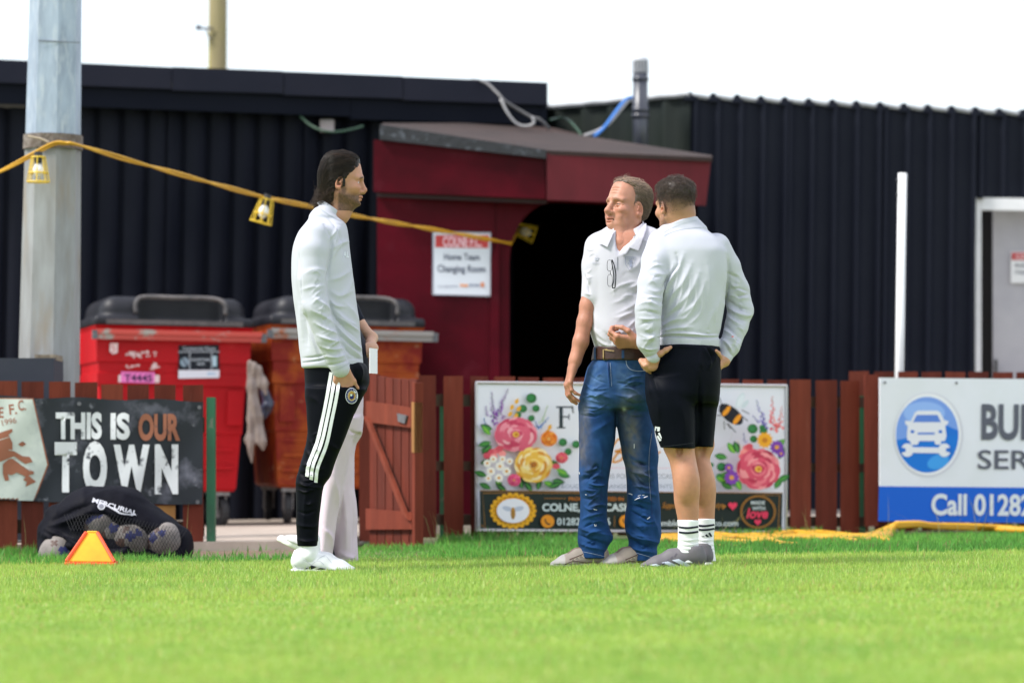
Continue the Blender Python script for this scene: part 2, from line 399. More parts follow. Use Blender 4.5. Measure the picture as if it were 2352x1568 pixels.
# ------------------------------------------------------------------ buildings
def dB(px):                              # front line of the clubhouse, running slightly away to the right
    d = 25.5
    for _ in range(4): d = 26.0 + 0.25 * at(px, 1000, d)[0]
    return d
M_navy = mat('navy_cladding', (0.0066, 0.0080, 0.0150), 0.55, (0.0100, 0.0115, 0.0190), 1.2, spec=0.08, bump=0.04, bscale=3, c3=(0.05, 0.055, 0.07), s3=45, lo3=0.72, hi3=0.76)
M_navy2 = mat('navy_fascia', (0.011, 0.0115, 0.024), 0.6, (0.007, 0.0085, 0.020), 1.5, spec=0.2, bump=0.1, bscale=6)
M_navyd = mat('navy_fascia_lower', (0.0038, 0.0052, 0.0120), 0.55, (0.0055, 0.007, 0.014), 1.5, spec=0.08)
def corrugated(name, parent, A, B, ztop, zbot, pitch, m, rib=0.34, depth=0.03, phase=0.0, groove=True, ztop2=None):
    """Trapezoid profile sheet from A to B (plan points)."""
    A, B = np.array(A, float), np.array(B, float); B = B + (B - A) / np.linalg.norm(B - A) * 0.03; L = np.linalg.norm(B - A); u = (B - A) / L; n = np.array([u[1], -u[0]])
    if n[1] > 0: n = -n
    s = -phase; prof = []
    sg = -1 if groove else 1
    while s < L + pitch:
        for q, h in ((0, 0), (1 - rib, 0), (1 - rib * 0.72, sg), (1 - rib * 0.28, sg)):
            prof.append((s + q * pitch, h * depth))
        s += pitch
    prof = [(min(max(a, 0), L), h) for a, h in prof]
    prof = [prof[0]] + [p for o, p in zip(prof, prof[1:]) if p[0] > o[0] + 1e-4]
    V = []; 
    for a, h in prof:
        p = A + u * a + n * h; zt = ztop + ((ztop2 - ztop) * a / L if ztop2 is not None else 0)
        V += [(p[0], p[1], zbot), (p[0], p[1], zt)]
    k = len(prof)
    F = np.array([(2 * i, 2 * i + 2, 2 * i + 3, 2 * i + 1) for i in range(k - 1)])
    return np_mesh(name, np.array(V), F, m, parent)
# left clubhouse
cl = empty('clubhouse', (-1.9, dB(600), 0), "long dark navy flat roofed clubhouse with a deep fascia behind the bins", 'building')
xs = [-260, 60, 380, 700, 870, 1178]
for x0, x1 in zip(xs, xs[1:]):           # separate cladding sheets
    A = at(x0, 260, dB(x0)); B = at(x1, 260, dB(x1))
    corrugated('cladding_sheet', cl, A[:2], B[:2], at(x0, 236, dB(x0))[2], -0.15, 0.1835, M_navy, rib=0.30, depth=0.055, phase=(x0 * 0.0031) % 0.1835 * 0.2)
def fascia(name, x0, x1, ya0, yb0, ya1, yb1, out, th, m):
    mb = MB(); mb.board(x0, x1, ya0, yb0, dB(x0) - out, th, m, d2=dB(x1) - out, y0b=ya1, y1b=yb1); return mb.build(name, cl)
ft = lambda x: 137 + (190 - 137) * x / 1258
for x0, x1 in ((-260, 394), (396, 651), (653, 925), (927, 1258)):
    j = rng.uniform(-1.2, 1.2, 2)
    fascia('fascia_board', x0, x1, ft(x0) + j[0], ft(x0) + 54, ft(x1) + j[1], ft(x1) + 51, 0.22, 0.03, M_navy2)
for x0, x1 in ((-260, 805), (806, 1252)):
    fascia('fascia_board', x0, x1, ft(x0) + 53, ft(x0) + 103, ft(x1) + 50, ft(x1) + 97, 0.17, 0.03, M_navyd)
roof = MB(); a = at(-260, ft(-260) + 3, dB(-260) - 0.2); b = at(1256, 193, dB(1256) - 0.2)
roof.box8([a, b, b - (0, 0, 0.1), a - (0, 0, 0.1), a + (0, 5, 0), b + (0, 5, 0), b + (0, 5, -0.1), a + (0, 5, -0.1)], M_navyd); roof.build('roof', cl)
e = at(1257, 193, dB(1257) - 0.19)       # end wall of the flat roofed block
mb = MB(); mb.box8([e, e + (0, 5, 0), e + (0, 5, -1.2), e + (0, 0, -0.33), e + (-0.05, 0, 0), e + (-0.05, 5, 0), e + (-0.05, 5, -1.2), e + (-0.05, 0, -0.33)], M_navyd); mb.build('end_wall', cl)
M_soffit = mat('soffit', (0.02, 0.018, 0.022), 0.8)
mb = MB(); a, b = at(1090, 246, dB(1090) - 0.1), at(1256, 240, dB(1256) - 0.1)
mb.box8([a, b, b - (0, 0, 0.3), a - (0, 0, 0.3), a + (0, 0.4, 0), b + (0, 0.4, 0), b + (0, 0.4, -0.3), a + (0, 0.4, -0.3)], M_soffit); mb.build('soffit', cl)

# right building
cr = empty('shed_building', at(1960, 1250, dB(1960)), "dark navy corrugated metal building with ribs standing proud above its top edge", 'building')
M_navyr = mat('navy_sheet_right', (0.0088, 0.0106, 0.0195), 0.5, (0.0120, 0.0140, 0.0235), 1.0, spec=0.09, c3=(0.05, 0.055, 0.07), s3=40, lo3=0.72, hi3=0.76)
M_green = mat('dark_green_sheet', (0.010, 0.016, 0.016), 0.5, (0.016, 0.021, 0.018), 1.2, spec=0.25)
M_flash = mat('pale_flashing', (0.42, 0.43, 0.46), 0.6, (0.25, 0.26, 0.28), 6)
rt = lambda x: 222 + (262 - 222) * (x - 1582) / 770
sheets = [(1582, 1800), (1800, 2020), (2020, 2240)]
for x0, x1 in sheets:
    A, B = at(x0, 300, dB(x0)), at(x1, 300, dB(x1))
    corrugated('cladding_sheet', cr, A[:2], B[:2], at(x0, rt(x0), dB(x0))[2], -0.1, 0.1827, M_navyr, rib=0.27, depth=0.05, groove=False, phase=0.115, ztop2=at(x1, rt(x1), dB(x1))[2])
A, B = at(2240, 300, dB(2240)), at(2760, 300, dB(2760))
corrugated('cladding_sheet', cr, A[:2], B[:2], at(2240, rt(2240), dB(2240))[2], at(2300, 459, dB(2300))[2], 0.1827, M_navyr, rib=0.27, depth=0.05, groove=False, phase=0.115, ztop2=at(2760, rt(2760), dB(2760))[2])
A = at(1584, 218, dB(1584)); B = at(1236, 249, dB(1584) + 0.9)
corrugated('cladding_sheet', cr, B[:2], A[:2], B[2], 2.5, 0.26, M_green, rib=0.4, depth=0.03, groove=False, ztop2=A[2])['label'] = 'greenish side wall above the porch roof'
MB().tube([B + (0, -0.04, 0.0), A + (0, -0.045, 0.0)], 0.022, M_flash, 6).build('edge_flashing', cr)
xr0 = 1584.0; k = 0                      # rib caps and pale roof edge between them
while xr0 < 2700:
    a, b = at(xr0 + 8, rt(xr0) - 3, dB(xr0) - 0.01), at(xr0 + 47, rt(xr0 + 47) + 1, dB(xr0 + 47) - 0.01)
    MB().tube([a, b], 0.019, M_flash, 6).build('roof_edge', cr)
    c = at(xr0 - 1, rt(xr0) + 1, dB(xr0)); mb = MB(); w = 0.045
    mb.box8([c + (-w * 0.3, -0.05, 0.035), c + (w * 0.3, -0.05, 0.035), c + (w, -0.05, -0.03), c + (-w, -0.05, -0.03), c + (-w * 0.3, 0.6, 0.06), c + (w * 0.3, 0.6, 0.06), c + (w, 0.6, -0.0), c + (-w, 0.6, -0.0)], M_navyr); mb.build('rib_cap', cr)
    xr0 += 54.7; k += 1
# doorway on the far right
M_white = mat('white_gloss', (0.78, 0.78, 0.80), 0.4, (0.68, 0.68, 0.70), 5)
M_lilac = mat('pale_door', (0.42, 0.41, 0.44), 0.55, (0.36, 0.35, 0.39), 3)
M_dark = mat('dark_interior', (0.012, 0.011, 0.012), 0.9)  # near-black panels stand in for the shade inside the doorway
dd = dB(2300)
MB().board(2240, 2254, 454, 1225, dd - 0.05, 0.08, M_white, y1b=1225).build('door_frame', cr)
MB().board(2254.5, 2760, 454, 482, dd - 0.05, 0.08, M_white, y0b=462, y1b=490).build('door_frame', cr)
MB().board(2250, 2300, 480, 1225, dd + 0.45, 0.05, M_dark).build('doorway_shade_panel', cr)
drb = MB().board(2281, 2480, 470, 1225, dd + 0.25, 0.04, M_lilac, d2=dd + 0.22).build('door', cr)
MB().board(2285, 2291, 825, 862, dd + 0.22, 0.02, mat('black_metal', (0.02, 0.02, 0.02), 0.4)).build('handle', drb)
MB().board(2480, 2760, 470, 1225, dd + 0.3, 0.04, M_dark).build('doorway_shade_panel', cr)
s2 = tag(MB().board(2322, 2420, 578, 650, dd + 0.215, 0.003, M_white).build('door_sign', base=at(2370, 650, dd + 0.21)), "small white notice with a red heading on the pale door", 'sign')
P = Print(at(2322, 578, dd + 0.213), at(2420, 578, dd + 0.213), at(2322, 650, dd + 0.213))
P.put(rect(2324, 580, 2420, 597), ink((0.70, 0.16, 0.2)))
P.put(text_shape('COLNE F.C.', 2332, 2410, 594, 10, 0.02), ink((0.93, 0.85, 0.86)))
P.put(text_shape('Away Team', 2330, 2400, 613, 9, 0.01), ink((0.25, 0.27, 0.36))); P.put(text_shape('Changing Room', 2330, 2412, 629, 9, 0.01), ink((0.25, 0.27, 0.36)))
P.build('print', s2)

# ------------------------------------------------------------------ maroon porch
M_mar = mat('maroon_paint', (0.092, 0.0008, 0.0082), 0.45, (0.042, 0.0005, 0.0042), 1.3, c3=(0.10, 0.012, 0.022), s3=3.5, lo3=0.58, hi3=0.85, bump=0.05, spec=0.1)
M_marp = mat('maroon_faded', (0.135, 0.013, 0.021), 0.65, (0.085, 0.009, 0.014), 3.5, stretch=(1, 1, 0.3), c3=(0.035, 0.008, 0.012), s3=6, lo3=0.58, hi3=0.7, spec=0.25)
M_mari = mat('maroon_painted_shade', (0.006, 0.0006, 0.0012), 0.9, (0.004, 0.0005, 0.001), 3, spec=0.1)  # maroon darkened to near black, putting the passage's shade into the colour
M_felt = mat('roof_felt', (0.036, 0.020, 0.018), 0.95, (0.024, 0.014, 0.013), 3, bump=0.3, bscale=80)
M_tar = mat('tar_edge', (0.010, 0.011, 0.016), 0.5, (0.07, 0.08, 0.10), 22, lo=0.58, hi=0.68, bump=0.6, bscale=20)
dW = 24.15
porch = empty('porch', at(1200, 1250, dW), "maroon timber porch with a dark arched opening and sloping felt roof", 'porch')
arch = [(1170, 1260), (1170, 600), (1172, 575), (1178, 548), (1188, 523), (1203, 500), (1222, 482), (1243, 470), (1266, 464)]
def wallpiece(name, pts, d, th, m):
    a = np.array([at(x, y, d) for x, y in pts]); b = a + (0, th, 0); n = len(pts)
    F = [tuple(range(n)), tuple(range(2 * n - 1, n - 1, -1))] + [(i, (i + 1) % n, n + (i + 1) % n, n + i) for i in range(n)]
    F = [tuple(reversed(f)) for f in F]
    return np_mesh(name, np.vstack([a, b]), F, m, porch)
wallpiece('wall_panel', [(866, 442), (1136, 452), (1128, 1262), (866, 1262)], dW, 0.06, M_mar)
wallpiece('wall_panel', [(1136.5, 452), (1266, 455)] + arch[::-1] + [(1128.5, 1262)], dW + 0.02, 0.08, M_mar)
wallpiece('wall_panel', [(1266.3, 455), (1596, 462), (1596, 1262), (1580, 1262), (1580, 474), (1266.3, 464)], dW + 0.02, 0.08, M_mar)
wallpiece('reveal', [(1128, 590), (1146, 555), (1147, 1262), (1120, 1262)], dW - 0.03, 0.025, M_mar)
# fascia boards
MB().board(858, 1253, 321, 440, 24.02, 0.05, M_mar, d2=23.86, y0b=362, y1b=457).build('fascia_board', porch)
MB().board(866, 1255, 443, 452, 24.08, 0.06, mat('maroon_shadow_line', (0.03, 0.006, 0.012), 0.6), d2=23.95, y0b=459, y1b=468).build('painted_shadow_strip', porch)  # dark strip painted in for the shadow gap under the fascia
fb_ = MB(); a = [at(1256, 353, 23.80), at(1634, 361, 24.05), at(1621, 472, 24.05), at(1256, 459, 23.80)]
fb_.box8(a + [p + (0, 0.05, 0) for p in a], M_marp); fb_.build('fascia_board', porch)['label'] = 'weathered right fascia board'
tarb = MB().board(872, 1254, 286, 320.5, 23.965, 0.05, M_tar, d2=23.79, y0b=344, y1b=364); tarb.build('felt_trim', porch)
rp = [at(878, 283, 24.9), at(1122, 283, dB(1122) - 0.0), at(1272, 294, 25.7), at(1345, 312, 25.5), at(1482, 334, 25.0), at(1635, 357, 24.15), at(1636, 361.5, 24.02), at(1255, 345.5, 23.80), at(878, 286.5, 24.0)]
rp = np.array(rp); n = len(rp)
np_mesh('roof', np.vstack([rp, rp - (0, 0, 0.03)]), [tuple(range(n - 1, -1, -1)), tuple(range(n, 2 * n))] + [(i, (i + 1) % n, n + (i + 1) % n, n + i) for i in range(n)], M_felt, porch)
MB().tube([at(1130, 318, 24.75), at(1400, 340, 24.6), at(1560, 352, 24.3)], 0.008, M_felt, 5).build('roof_seam', porch)
# passage behind the arch
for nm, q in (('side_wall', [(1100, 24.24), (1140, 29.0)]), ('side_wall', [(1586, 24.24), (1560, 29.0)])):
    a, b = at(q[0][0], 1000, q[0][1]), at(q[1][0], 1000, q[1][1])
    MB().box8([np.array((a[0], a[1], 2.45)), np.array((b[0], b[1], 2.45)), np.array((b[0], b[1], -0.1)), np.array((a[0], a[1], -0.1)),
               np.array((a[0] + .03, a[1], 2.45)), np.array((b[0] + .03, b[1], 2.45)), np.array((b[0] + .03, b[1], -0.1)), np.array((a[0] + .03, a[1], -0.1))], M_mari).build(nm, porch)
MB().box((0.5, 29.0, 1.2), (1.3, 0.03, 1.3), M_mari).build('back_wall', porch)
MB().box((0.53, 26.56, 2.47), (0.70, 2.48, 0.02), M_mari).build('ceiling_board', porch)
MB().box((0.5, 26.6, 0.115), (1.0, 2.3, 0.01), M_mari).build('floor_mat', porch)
# changing room sign
sg = tag(MB().board(993, 1128, 531, 677, dW - 0.012, 0.008, mat('sign_white', (0.70, 0.74, 0.82), 0.35), y0b=534, y1b=681).build('wall_sign', base=at(1060, 680, dW)),
         "white Home Team Changing Room sign with a red heading on the maroon wall", 'sign')
P = Print(at(993, 531, dW - 0.012), at(1128, 534, dW - 0.012), at(993, 677, dW - 0.012))
k5 = lambda x, y: (969 + x * 0.12, 508 + y * 0.12)
P.put(stroke([(994, 533), (1127, 535.5), (1127, 679), (995, 676.5), (994, 533)], 3.0), ink((0.55, 0.53, 0.60)))
P.put(poly([k5(260, 265), k5(1285, 265), k5(1270, 515), k5(255, 500)]), ink((0.78, 0.27, 0.27)))
P.put(text_shape('COLNE F.C.', *[k5(400, 0)[0], k5(1150, 0)[0]], k5(0, 480)[1], 23, 0.03, rot=0.6), ink((0.96, 0.80, 0.84)))
P.put(text_shape('Home Team', k5(425, 0)[0], k5(1105, 0)[0], k5(0, 740)[1], 15, 0.012, rot=0.6), ink((0.24, 0.27, 0.38)))
P.put(text_shape('Changing Room', k5(300, 0)[0], k5(1215, 0)[0], k5(0, 968)[1], 16, 0.012, rot=0.6), ink((0.24, 0.27, 0.38)))
P.put(text_shape('room supported by', k5(300, 0)[0], k5(690, 0)[0], k5(0, 1262)[1], 5.5, 0.0), ink((0.45, 0.47, 0.56)))
P.put(text_shape('boost', k5(735, 0)[0], k5(880, 0)[0], k5(0, 1250)[1], 8, 0.05), ink((0.93, 0.60, 0.35)))
P.put(text_shape('drinks', k5(900, 0)[0], k5(1110, 0)[0], k5(0, 1250)[1], 8, 0.01), ink((0.42, 0.46, 0.58)))
P.put(ell(*k5(1160, 1215), 4, 6.5), ink((0.85, 0.50, 0.28)))
P.build('print', sg)

# ------------------------------------------------------------------ flue, pole, column, white post
M_flue = mat('flue_black', (0.03, 0.033, 0.05), 0.35, (0.045, 0.05, 0.07), 4, spec=0.6)
df = 26.2; fb0 = at(1471, 360, df); ft0 = at(1471.5, 132, df)
flue = empty('boiler_flue', fb0, "black upright boiler flue with a pale slotted cap above the porch roof", 'flue')
zz = lambda y: at(1471, y, df)
R_ = 0.062
mb = MB(); mb.tube([zz(420), zz(168)], R_ * 0.92, M_flue, 18); mb.build('pipe', flue, smooth=True)
for y0, y1, r in ((262, 272, 1.08), (245, 262, 1.0), (178, 186, 1.04)):
    MB().tube([zz(y1), zz(y0)], R_ * r, M_flue, 18).build('collar', flue, smooth=True)
M_cap = mat('flue_cap', (0.45, 0.46, 0.5), 0.5)
for i in range(14):
    w = 2 * math.pi * i / 14; o_ = np.array((math.cos(w), math.sin(w), 0)) * R_ * 0.93
    MB().tube([zz(168) + o_, zz(140) + o_ * 0.98], 0.007, M_cap, 5).build('cap_bar', flue)
MB().tube([zz(141), zz(137), zz(131)], [R_ * 1.0, R_ * 0.97, R_ * 0.7], M_cap, 18).build('cap_top', flue)
MB().tube([zz(168), zz(142)], R_ * 0.75, M_flue, 12).build('cap_core', flue)

M_pole = mat('timber_pole', (0.26, 0.21, 0.12), 0.9, (0.18, 0.16, 0.07), 5, stretch=(4, 4, 0.25), bump=0.4, c3=(0.30, 0.28, 0.04), s3=3, lo3=0.6, hi3=0.7)
dp = 33.0; tp = empty('telegraph_pole', (at(500, 600, dp)[0], dp, 0.0), "weathered brown timber telegraph pole rising behind the clubhouse roof", 'pole')
a, b = at(498, 400, dp), at(504, -500, dp); MB().tube([np.array((a[0], dp, -0.2)), a, b], [0.098, 0.096, 0.082], M_pole, 16).build('shaft', tp, smooth=True)
M_iron = mat('dark_iron', (0.05, 0.05, 0.07), 0.5)
MB().tube([at(488, 66, dp - .1), at(466, 66, dp - .1), at(450, 62, dp - .1)], 0.014, M_iron, 6).build('bracket', tp)
MB().tube([at(484, 92, dp - .1), at(472, 72, dp - .1)], 0.008, M_iron, 6).build('bracket', tp)
MB().tube([at(456, 70, dp - .1), at(455, 58, dp - .1)], 0.022, M_iron, 8).build('insulator', tp)

dc = 19.75
M_galv = mat('galvanised', (0.36, 0.43, 0.53), 0.5, (0.25, 0.30, 0.38), 7, metal=0.25, stretch=(2, 2, 0.5), bump=0.05, c3=(0.42, 0.47, 0.53), s3=16, lo3=0.5, hi3=0.7, detail=8)
M_galvd = mat('galvanised_low', (0.30, 0.31, 0.32), 0.6, (0.22, 0.22, 0.22), 6, metal=0.15, stretch=(2, 2, 0.4), c3=(0.25, 0.21, 0.17), s3=4, lo3=0.55, hi3=0.75)
colm = empty('floodlight_column', (at(112, 1250, dc)[0], dc, ground(-2.6)), "thick grey galvanised steel floodlight column with a rusty band", 'column')
def octo(y0, y1, r0, r1, m, name, tw=0.16, n=8):
    c0, c1 = at(112.5 + (870 - y0) * 0.0175, y0, dc), at(112.5 + (870 - y1) * 0.0175, y1, dc)
    mb = MB(); V = [c + r * np.array((math.cos(w), math.sin(w), 0)) for c, r in ((c0, r0), (c1, r1)) for w in [2 * math.pi * (i + tw * 2) / n for i in range(n)]]
    F = [(i, (i + 1) % n, n + (i + 1) % n, n + i) for i in range(n)] + [tuple(range(n - 1, -1, -1)), tuple(range(n, 2 * n))]
    mb.add(V, F, m); return mb.build(name, colm)
rY = lambda y: (68.0 - (870 - y) * (68.0 - 58.0) / 870) / (FPX / dc) * 1.035
octo(330, -1400, rY(330), rY(-1400), M_galv, 'shaft'); octo(1300, 331, rY(1300), rY(331) + 0.002, M_galvd, 'shaft')
M_rust = mat('rusty_band', (0.10, 0.075, 0.06), 0.85, (0.20, 0.17, 0.15), 25, bump=0.8, bscale=60)
octo(344, 311, rY(330) + 0.012, rY(315) + 0.010, M_rust, 'band', n=16)
MB().tube([at(64, 313, dc - 0.17), at(92, 318, dc - 0.175), at(112, 327, dc - 0.18)], 0.006, mat('twine', (0.4, 0.33, 0.25), 0.9), 5).build('tie_end', colm)
MB().board(88, 183, 92, 95.5, dc - 0.152, 0.002, mat('seam_stain', (0.14, 0.16, 0.19), 0.7), y0b=97, y1b=100).build('weld_seam', colm)

wp = empty('white_post', (at(2062, 1200, 22.2)[0], 22.2, ground(2.5)), "slim white painted post in front of the corrugated wall", 'post')
a, b = at(2060, 1230, 22.2), at(2073, 398, 22.2); MB().tube([a, b], 0.0285, M_white, 12).build('shaft', wp, smooth=True)
for y in (413, 447):
    p = at(2072, y, 22.2); MB().tube([p + (-0.036, 0, 0), p + (0.036, 0, 0)], 0.010, M_zinc, 6).build('clip', wp)

# dark box by the column
M_box = mat('navy_board', (0.012, 0.017, 0.032), 0.6, (0.02, 0.024, 0.04), 3)
bx = empty('equipment_box', at(50, 1250, 19.15), "dark navy box top showing above the fence at the foot of the grey column", 'box')
MB().board(-150, 124, 822, 1240, 19.1, 0.4, M_box).build('body', bx)
MB().board(80, 128, 814, 827, 19.16, 0.3, mat('frayed_sack', (0.28, 0.23, 0.17), 0.95, (0.14, 0.11, 0.08), 25, bump=0.8)).build('frayed_edge', bx)

# ================================================================== SDF modelling kit (smooth solids -> one continuous mesh)
f32 = np.float32
def smin(a, b, k):
    if k <= 0: return np.minimum(a, b)
    h = np.maximum(k - np.abs(a - b), 0) / k
    return np.minimum(a, b) - h * h * (k * 0.25)
def smax(a, b, k): return -smin(-a, -b, k)
class SDF:
    def __init__(s, vox): s.vox = vox; s.pr = []
    def add(s, fn, lo, hi, op='u', k=0.0): s.pr.append((fn, np.asarray(lo, float), np.asarray(hi, float), op, k)); return s
    def rcone(s, a, b, ra, rb, k=0.02, op='u', sq=None):
        """Tapered capsule; sq = (direction, factor) flattens the section along a direction."""
        a, b = np.asarray(a, float), np.asarray(b, float); ab = b - a; L2 = float(ab @ ab) + 1e-9
        if sq is not None: w = np.asarray(sq[0], float); w /= np.linalg.norm(w); q = sq[1]
        def fn(X, Y, Z):
            x, y, z = X - a[0], Y - a[1], Z - a[2]
            t = np.clip((x * ab[0] + y * ab[1] + z * ab[2]) / L2, 0, 1)
            x, y, z = x - t * ab[0], y - t * ab[1], z - t * ab[2]
            if sq is not None:
                dw = x * w[0] + y * w[1] + z * w[2]; e = (1 / q - 1) * dw
                x, y, z = x + e * w[0], y + e * w[1], z + e * w[2]
                return (np.sqrt(x * x + y * y + z * z) - (ra + t * (rb - ra))) * min(q, 1.0)
            return np.sqrt(x * x + y * y + z * z) - (ra + t * (rb - ra))
        r = max(ra, rb) * (max(1.0, sq[1]) if sq else 1.0)
        return s.add(fn, np.minimum(a, b) - r, np.maximum(a, b) + r, op, k)
    def chain(s, pts, rs, k=0.02, op='u', sq=None):
        for i in range(len(pts) - 1): s.rcone(pts[i], pts[i + 1], rs[i], rs[i + 1], k, op, sq)
        return s
    def ell(s, c, r, k=0.02, op='u', B=None):
        """Ellipsoid; B = 3 row axes."""
        c, r = np.asarray(c, float), np.asarray(r, float); B = np.eye(3) if B is None else np.asarray(B, float)
        def fn(X, Y, Z):
            x, y, z = X - c[0], Y - c[1], Z - c[2]
            p = [(x * B[i, 0] + y * B[i, 1] + z * B[i, 2]) / r[i] for i in range(3)]
            k0 = np.sqrt(p[0] ** 2 + p[1] ** 2 + p[2] ** 2); k1 = np.sqrt((p[0] / r[0]) ** 2 + (p[1] / r[1]) ** 2 + (p[2] / r[2]) ** 2)
            return k0 * (k0 - 1) / np.maximum(k1, 1e-6)
        e = np.sqrt(((B * r[:, None]) ** 2).sum(0)); return s.add(fn, c - e, c + e, op, k)
    def loft(s, secs, k=0.02, op='u', p=2.0, cap=0.012, infl=0.0):
        """Upright solid from sections (z, cx, cy, half x, half y)."""
        S = np.array(sorted([tuple(q) for q in secs]), float); z0, z1 = S[0, 0] - infl * .5, S[-1, 0] + infl * .5
        # smooth the section curves
        zz = np.linspace(S[0, 0], S[-1, 0], max(16, len(S) * 6))
        C = np.stack([zz] + [pchip(S[:, 0], S[:, i], zz) for i in range(1, 5)], 1)
        def fn(X, Y, Z):
            z = np.clip(Z, C[0, 0], C[-1, 0]); g = [np.interp(z, C[:, 0], C[:, i]).astype(f32) for i in range(1, 5)]
            a, b = g[2] + infl, g[3] + infl
            u, v = np.abs(X - g[0]) / a, np.abs(Y - g[1]) / b
            if p == 2.0: q = np.sqrt(u * u + v * v)
            else: q = (u ** p + v ** p) ** (1 / p)
            d = (q - 1) * np.minimum(a, b)
            return smax(d, np.maximum(z0 - Z, Z - z1) + 0 * d, cap)
        hx = S[:, 3].max() + infl; hy = S[:, 4].max() + infl
        lo = np.array([(S[:, 1] - S[:, 3]).min() - infl, (S[:, 2] - S[:, 4]).min() - infl, z0]); hi = np.array([(S[:, 1] + S[:, 3]).max() + infl, (S[:, 2] + S[:, 4]).max() + infl, z1])
        return s.add(fn, lo, hi, op, k)
    def ring(s, c, axis, xdir, rx, ry, h, t, k=0.005, op='u'):
        """Band (open tube) of half height h and half thickness t round an axis."""
        c = np.asarray(c, float); A = np.asarray(axis, float); A /= np.linalg.norm(A); U = np.asarray(xdir, float); U = U - A * (U @ A); U /= np.linalg.norm(U); V = np.cross(A, U)
        def fn(X, Y, Z):
            x, y, z = X - c[0], Y - c[1], Z - c[2]
            u = (x * U[0] + y * U[1] + z * U[2]) / rx; v = (x * V[0] + y * V[1] + z * V[2]) / ry; w = x * A[0] + y * A[1] + z * A[2]
            q = (np.sqrt(u * u + v * v) - 1) * min(rx, ry)
            return smax(np.abs(q) - t, np.abs(w) - h, t)
        R = max(rx, ry) + t + h; return s.add(fn, c - R, c + R, op, k)
    def mesh(s):
        v = s.vox; pad = 3 * v
        us = [q for q in s.pr if q[3] == 'u']
        lo = np.min([q[1] for q in us], 0) - pad - 0.01; hi = np.max([q[2] for q in us], 0) + pad + 0.01
        n = np.ceil((hi - lo) / v).astype(int) + 1
        F = np.full(n, 0.08, f32); ax = [(lo[i] + v * np.arange(n[i])).astype(f32) for i in range(3)]
        for fn, a, b, op, k in s.pr:
            m = pad + k + 0.004
            i0 = np.clip(((a - m - lo) / v).astype(int), 0, n); i1 = np.clip(((b + m - lo) / v).astype(int) + 2, 0, n)
            if (i1 <= i0).any(): continue
            sl = tuple(slice(i0[i], i1[i]) for i in range(3))
            X = ax[0][sl[0]][:, None, None]; Y = ax[1][sl[1]][None, :, None]; Z = ax[2][sl[2]][None, None, :]
            d = np.broadcast_to(fn(X, Y, Z), F[sl].shape).astype(f32)
            if op == 'u': F[sl] = smin(F[sl], d, k)
            elif op == 's': F[sl] = smax(F[sl], -d, k)
            elif op == 'd': F[sl] = F[sl] + d                        # displacement field
        return surface_nets(F, lo, v)
def pchip(x, y, xi):
    """Monotone cubic interpolation."""
    x, y = np.asarray(x, float), np.asarray(y, float)
    if len(x) < 3: return np.interp(xi, x, y)
    h = np.diff(x); dl = np.diff(y) / h; m = np.zeros(len(x))
    for i in range(1, len(x) - 1):
        if dl[i - 1] * dl[i] > 0:
            w1, w2 = 2 * h[i] + h[i - 1], h[i] + 2 * h[i - 1]; m[i] = (w1 + w2) / (w1 / dl[i - 1] + w2 / dl[i])
    m[0], m[-1] = dl[0], dl[-1]
    j = np.clip(np.searchsorted(x, xi) - 1, 0, len(x) - 2); t = (xi - x[j]) / h[j]
    return (2 * t ** 3 - 3 * t ** 2 + 1) * y[j] + (t ** 3 - 2 * t ** 2 + t) * h[j] * m[j] + (-2 * t ** 3 + 3 * t ** 2) * y[j + 1] + (t ** 3 - t ** 2) * h[j] * m[j + 1]
def surface_nets(F, lo, v):
    I = F < 0; nx, ny, nz = F.shape
    c = np.zeros((nx - 1, ny - 1, nz - 1), np.uint8)
    for i in (0, 1):
        for j in (0, 1):
            for k in (0, 1): c += I[i:nx - 1 + i, j:ny - 1 + j, k:nz - 1 + k]
    act = (c > 0) & (c < 8); ids = np.full(c.shape, -1, np.int32); P = np.argwhere(act); ids[act] = np.arange(len(P), dtype=np.int32)
    cor = [(i, j, k) for i in (0, 1) for j in (0, 1) for k in (0, 1)]
    val = {q: F[P[:, 0] + q[0], P[:, 1] + q[1], P[:, 2] + q[2]] for q in cor}
    S = np.zeros((len(P), 3)); N = np.zeros(len(P))
    for q in cor:
        for ax in range(3):
            if q[ax] == 0:
                r = list(q); r[ax] = 1; r = tuple(r); a, b = val[q], val[r]; cr = (a < 0) != (b < 0)
                t = np.where(cr, a / np.where(cr, a - b, 1), 0); w = cr.astype(float)
                for e in range(3): S[:, e] += w * (q[e] + (t if e == ax else 0))
                N += w
    V = lo + v * (P + S / N[:, None])
    faces = []
    for ax in range(3):
        a, b = (ax + 1) % 3, (ax + 2) % 3
        s0 = [slice(1, m - 1) for m in F.shape]; s0[ax] = slice(0, F.shape[ax] - 1); s1 = list(s0); s1[ax] = slice(1, F.shape[ax])
        A, B = I[tuple(s0)], I[tuple(s1)]; E = np.argwhere(A != B)
        if not len(E): continue
        off = np.ones(3, int); off[ax] = 0; E = E + off
        ins = I[E[:, 0], E[:, 1], E[:, 2]]
        def cell(da, db):
            Q = E.copy(); Q[:, a] -= da; Q[:, b] -= db; return ids[Q[:, 0], Q[:, 1], Q[:, 2]]
        q = np.stack([cell(1, 1), cell(0, 1), cell(0, 0), cell(1, 0)], 1)
        q[~ins] = q[~ins][:, ::-1]; faces.append(q)
    return V, np.concatenate(faces)
def normals(V, Fq):
    n = np.cross(V[Fq[:, 2]] - V[Fq[:, 0]], V[Fq[:, 3]] - V[Fq[:, 1]]); N = np.zeros_like(V)
    for i in range(4): np.add.at(N, Fq[:, i], n)
    return N / (np.linalg.norm(N, axis=1)[:, None] + 1e-12)
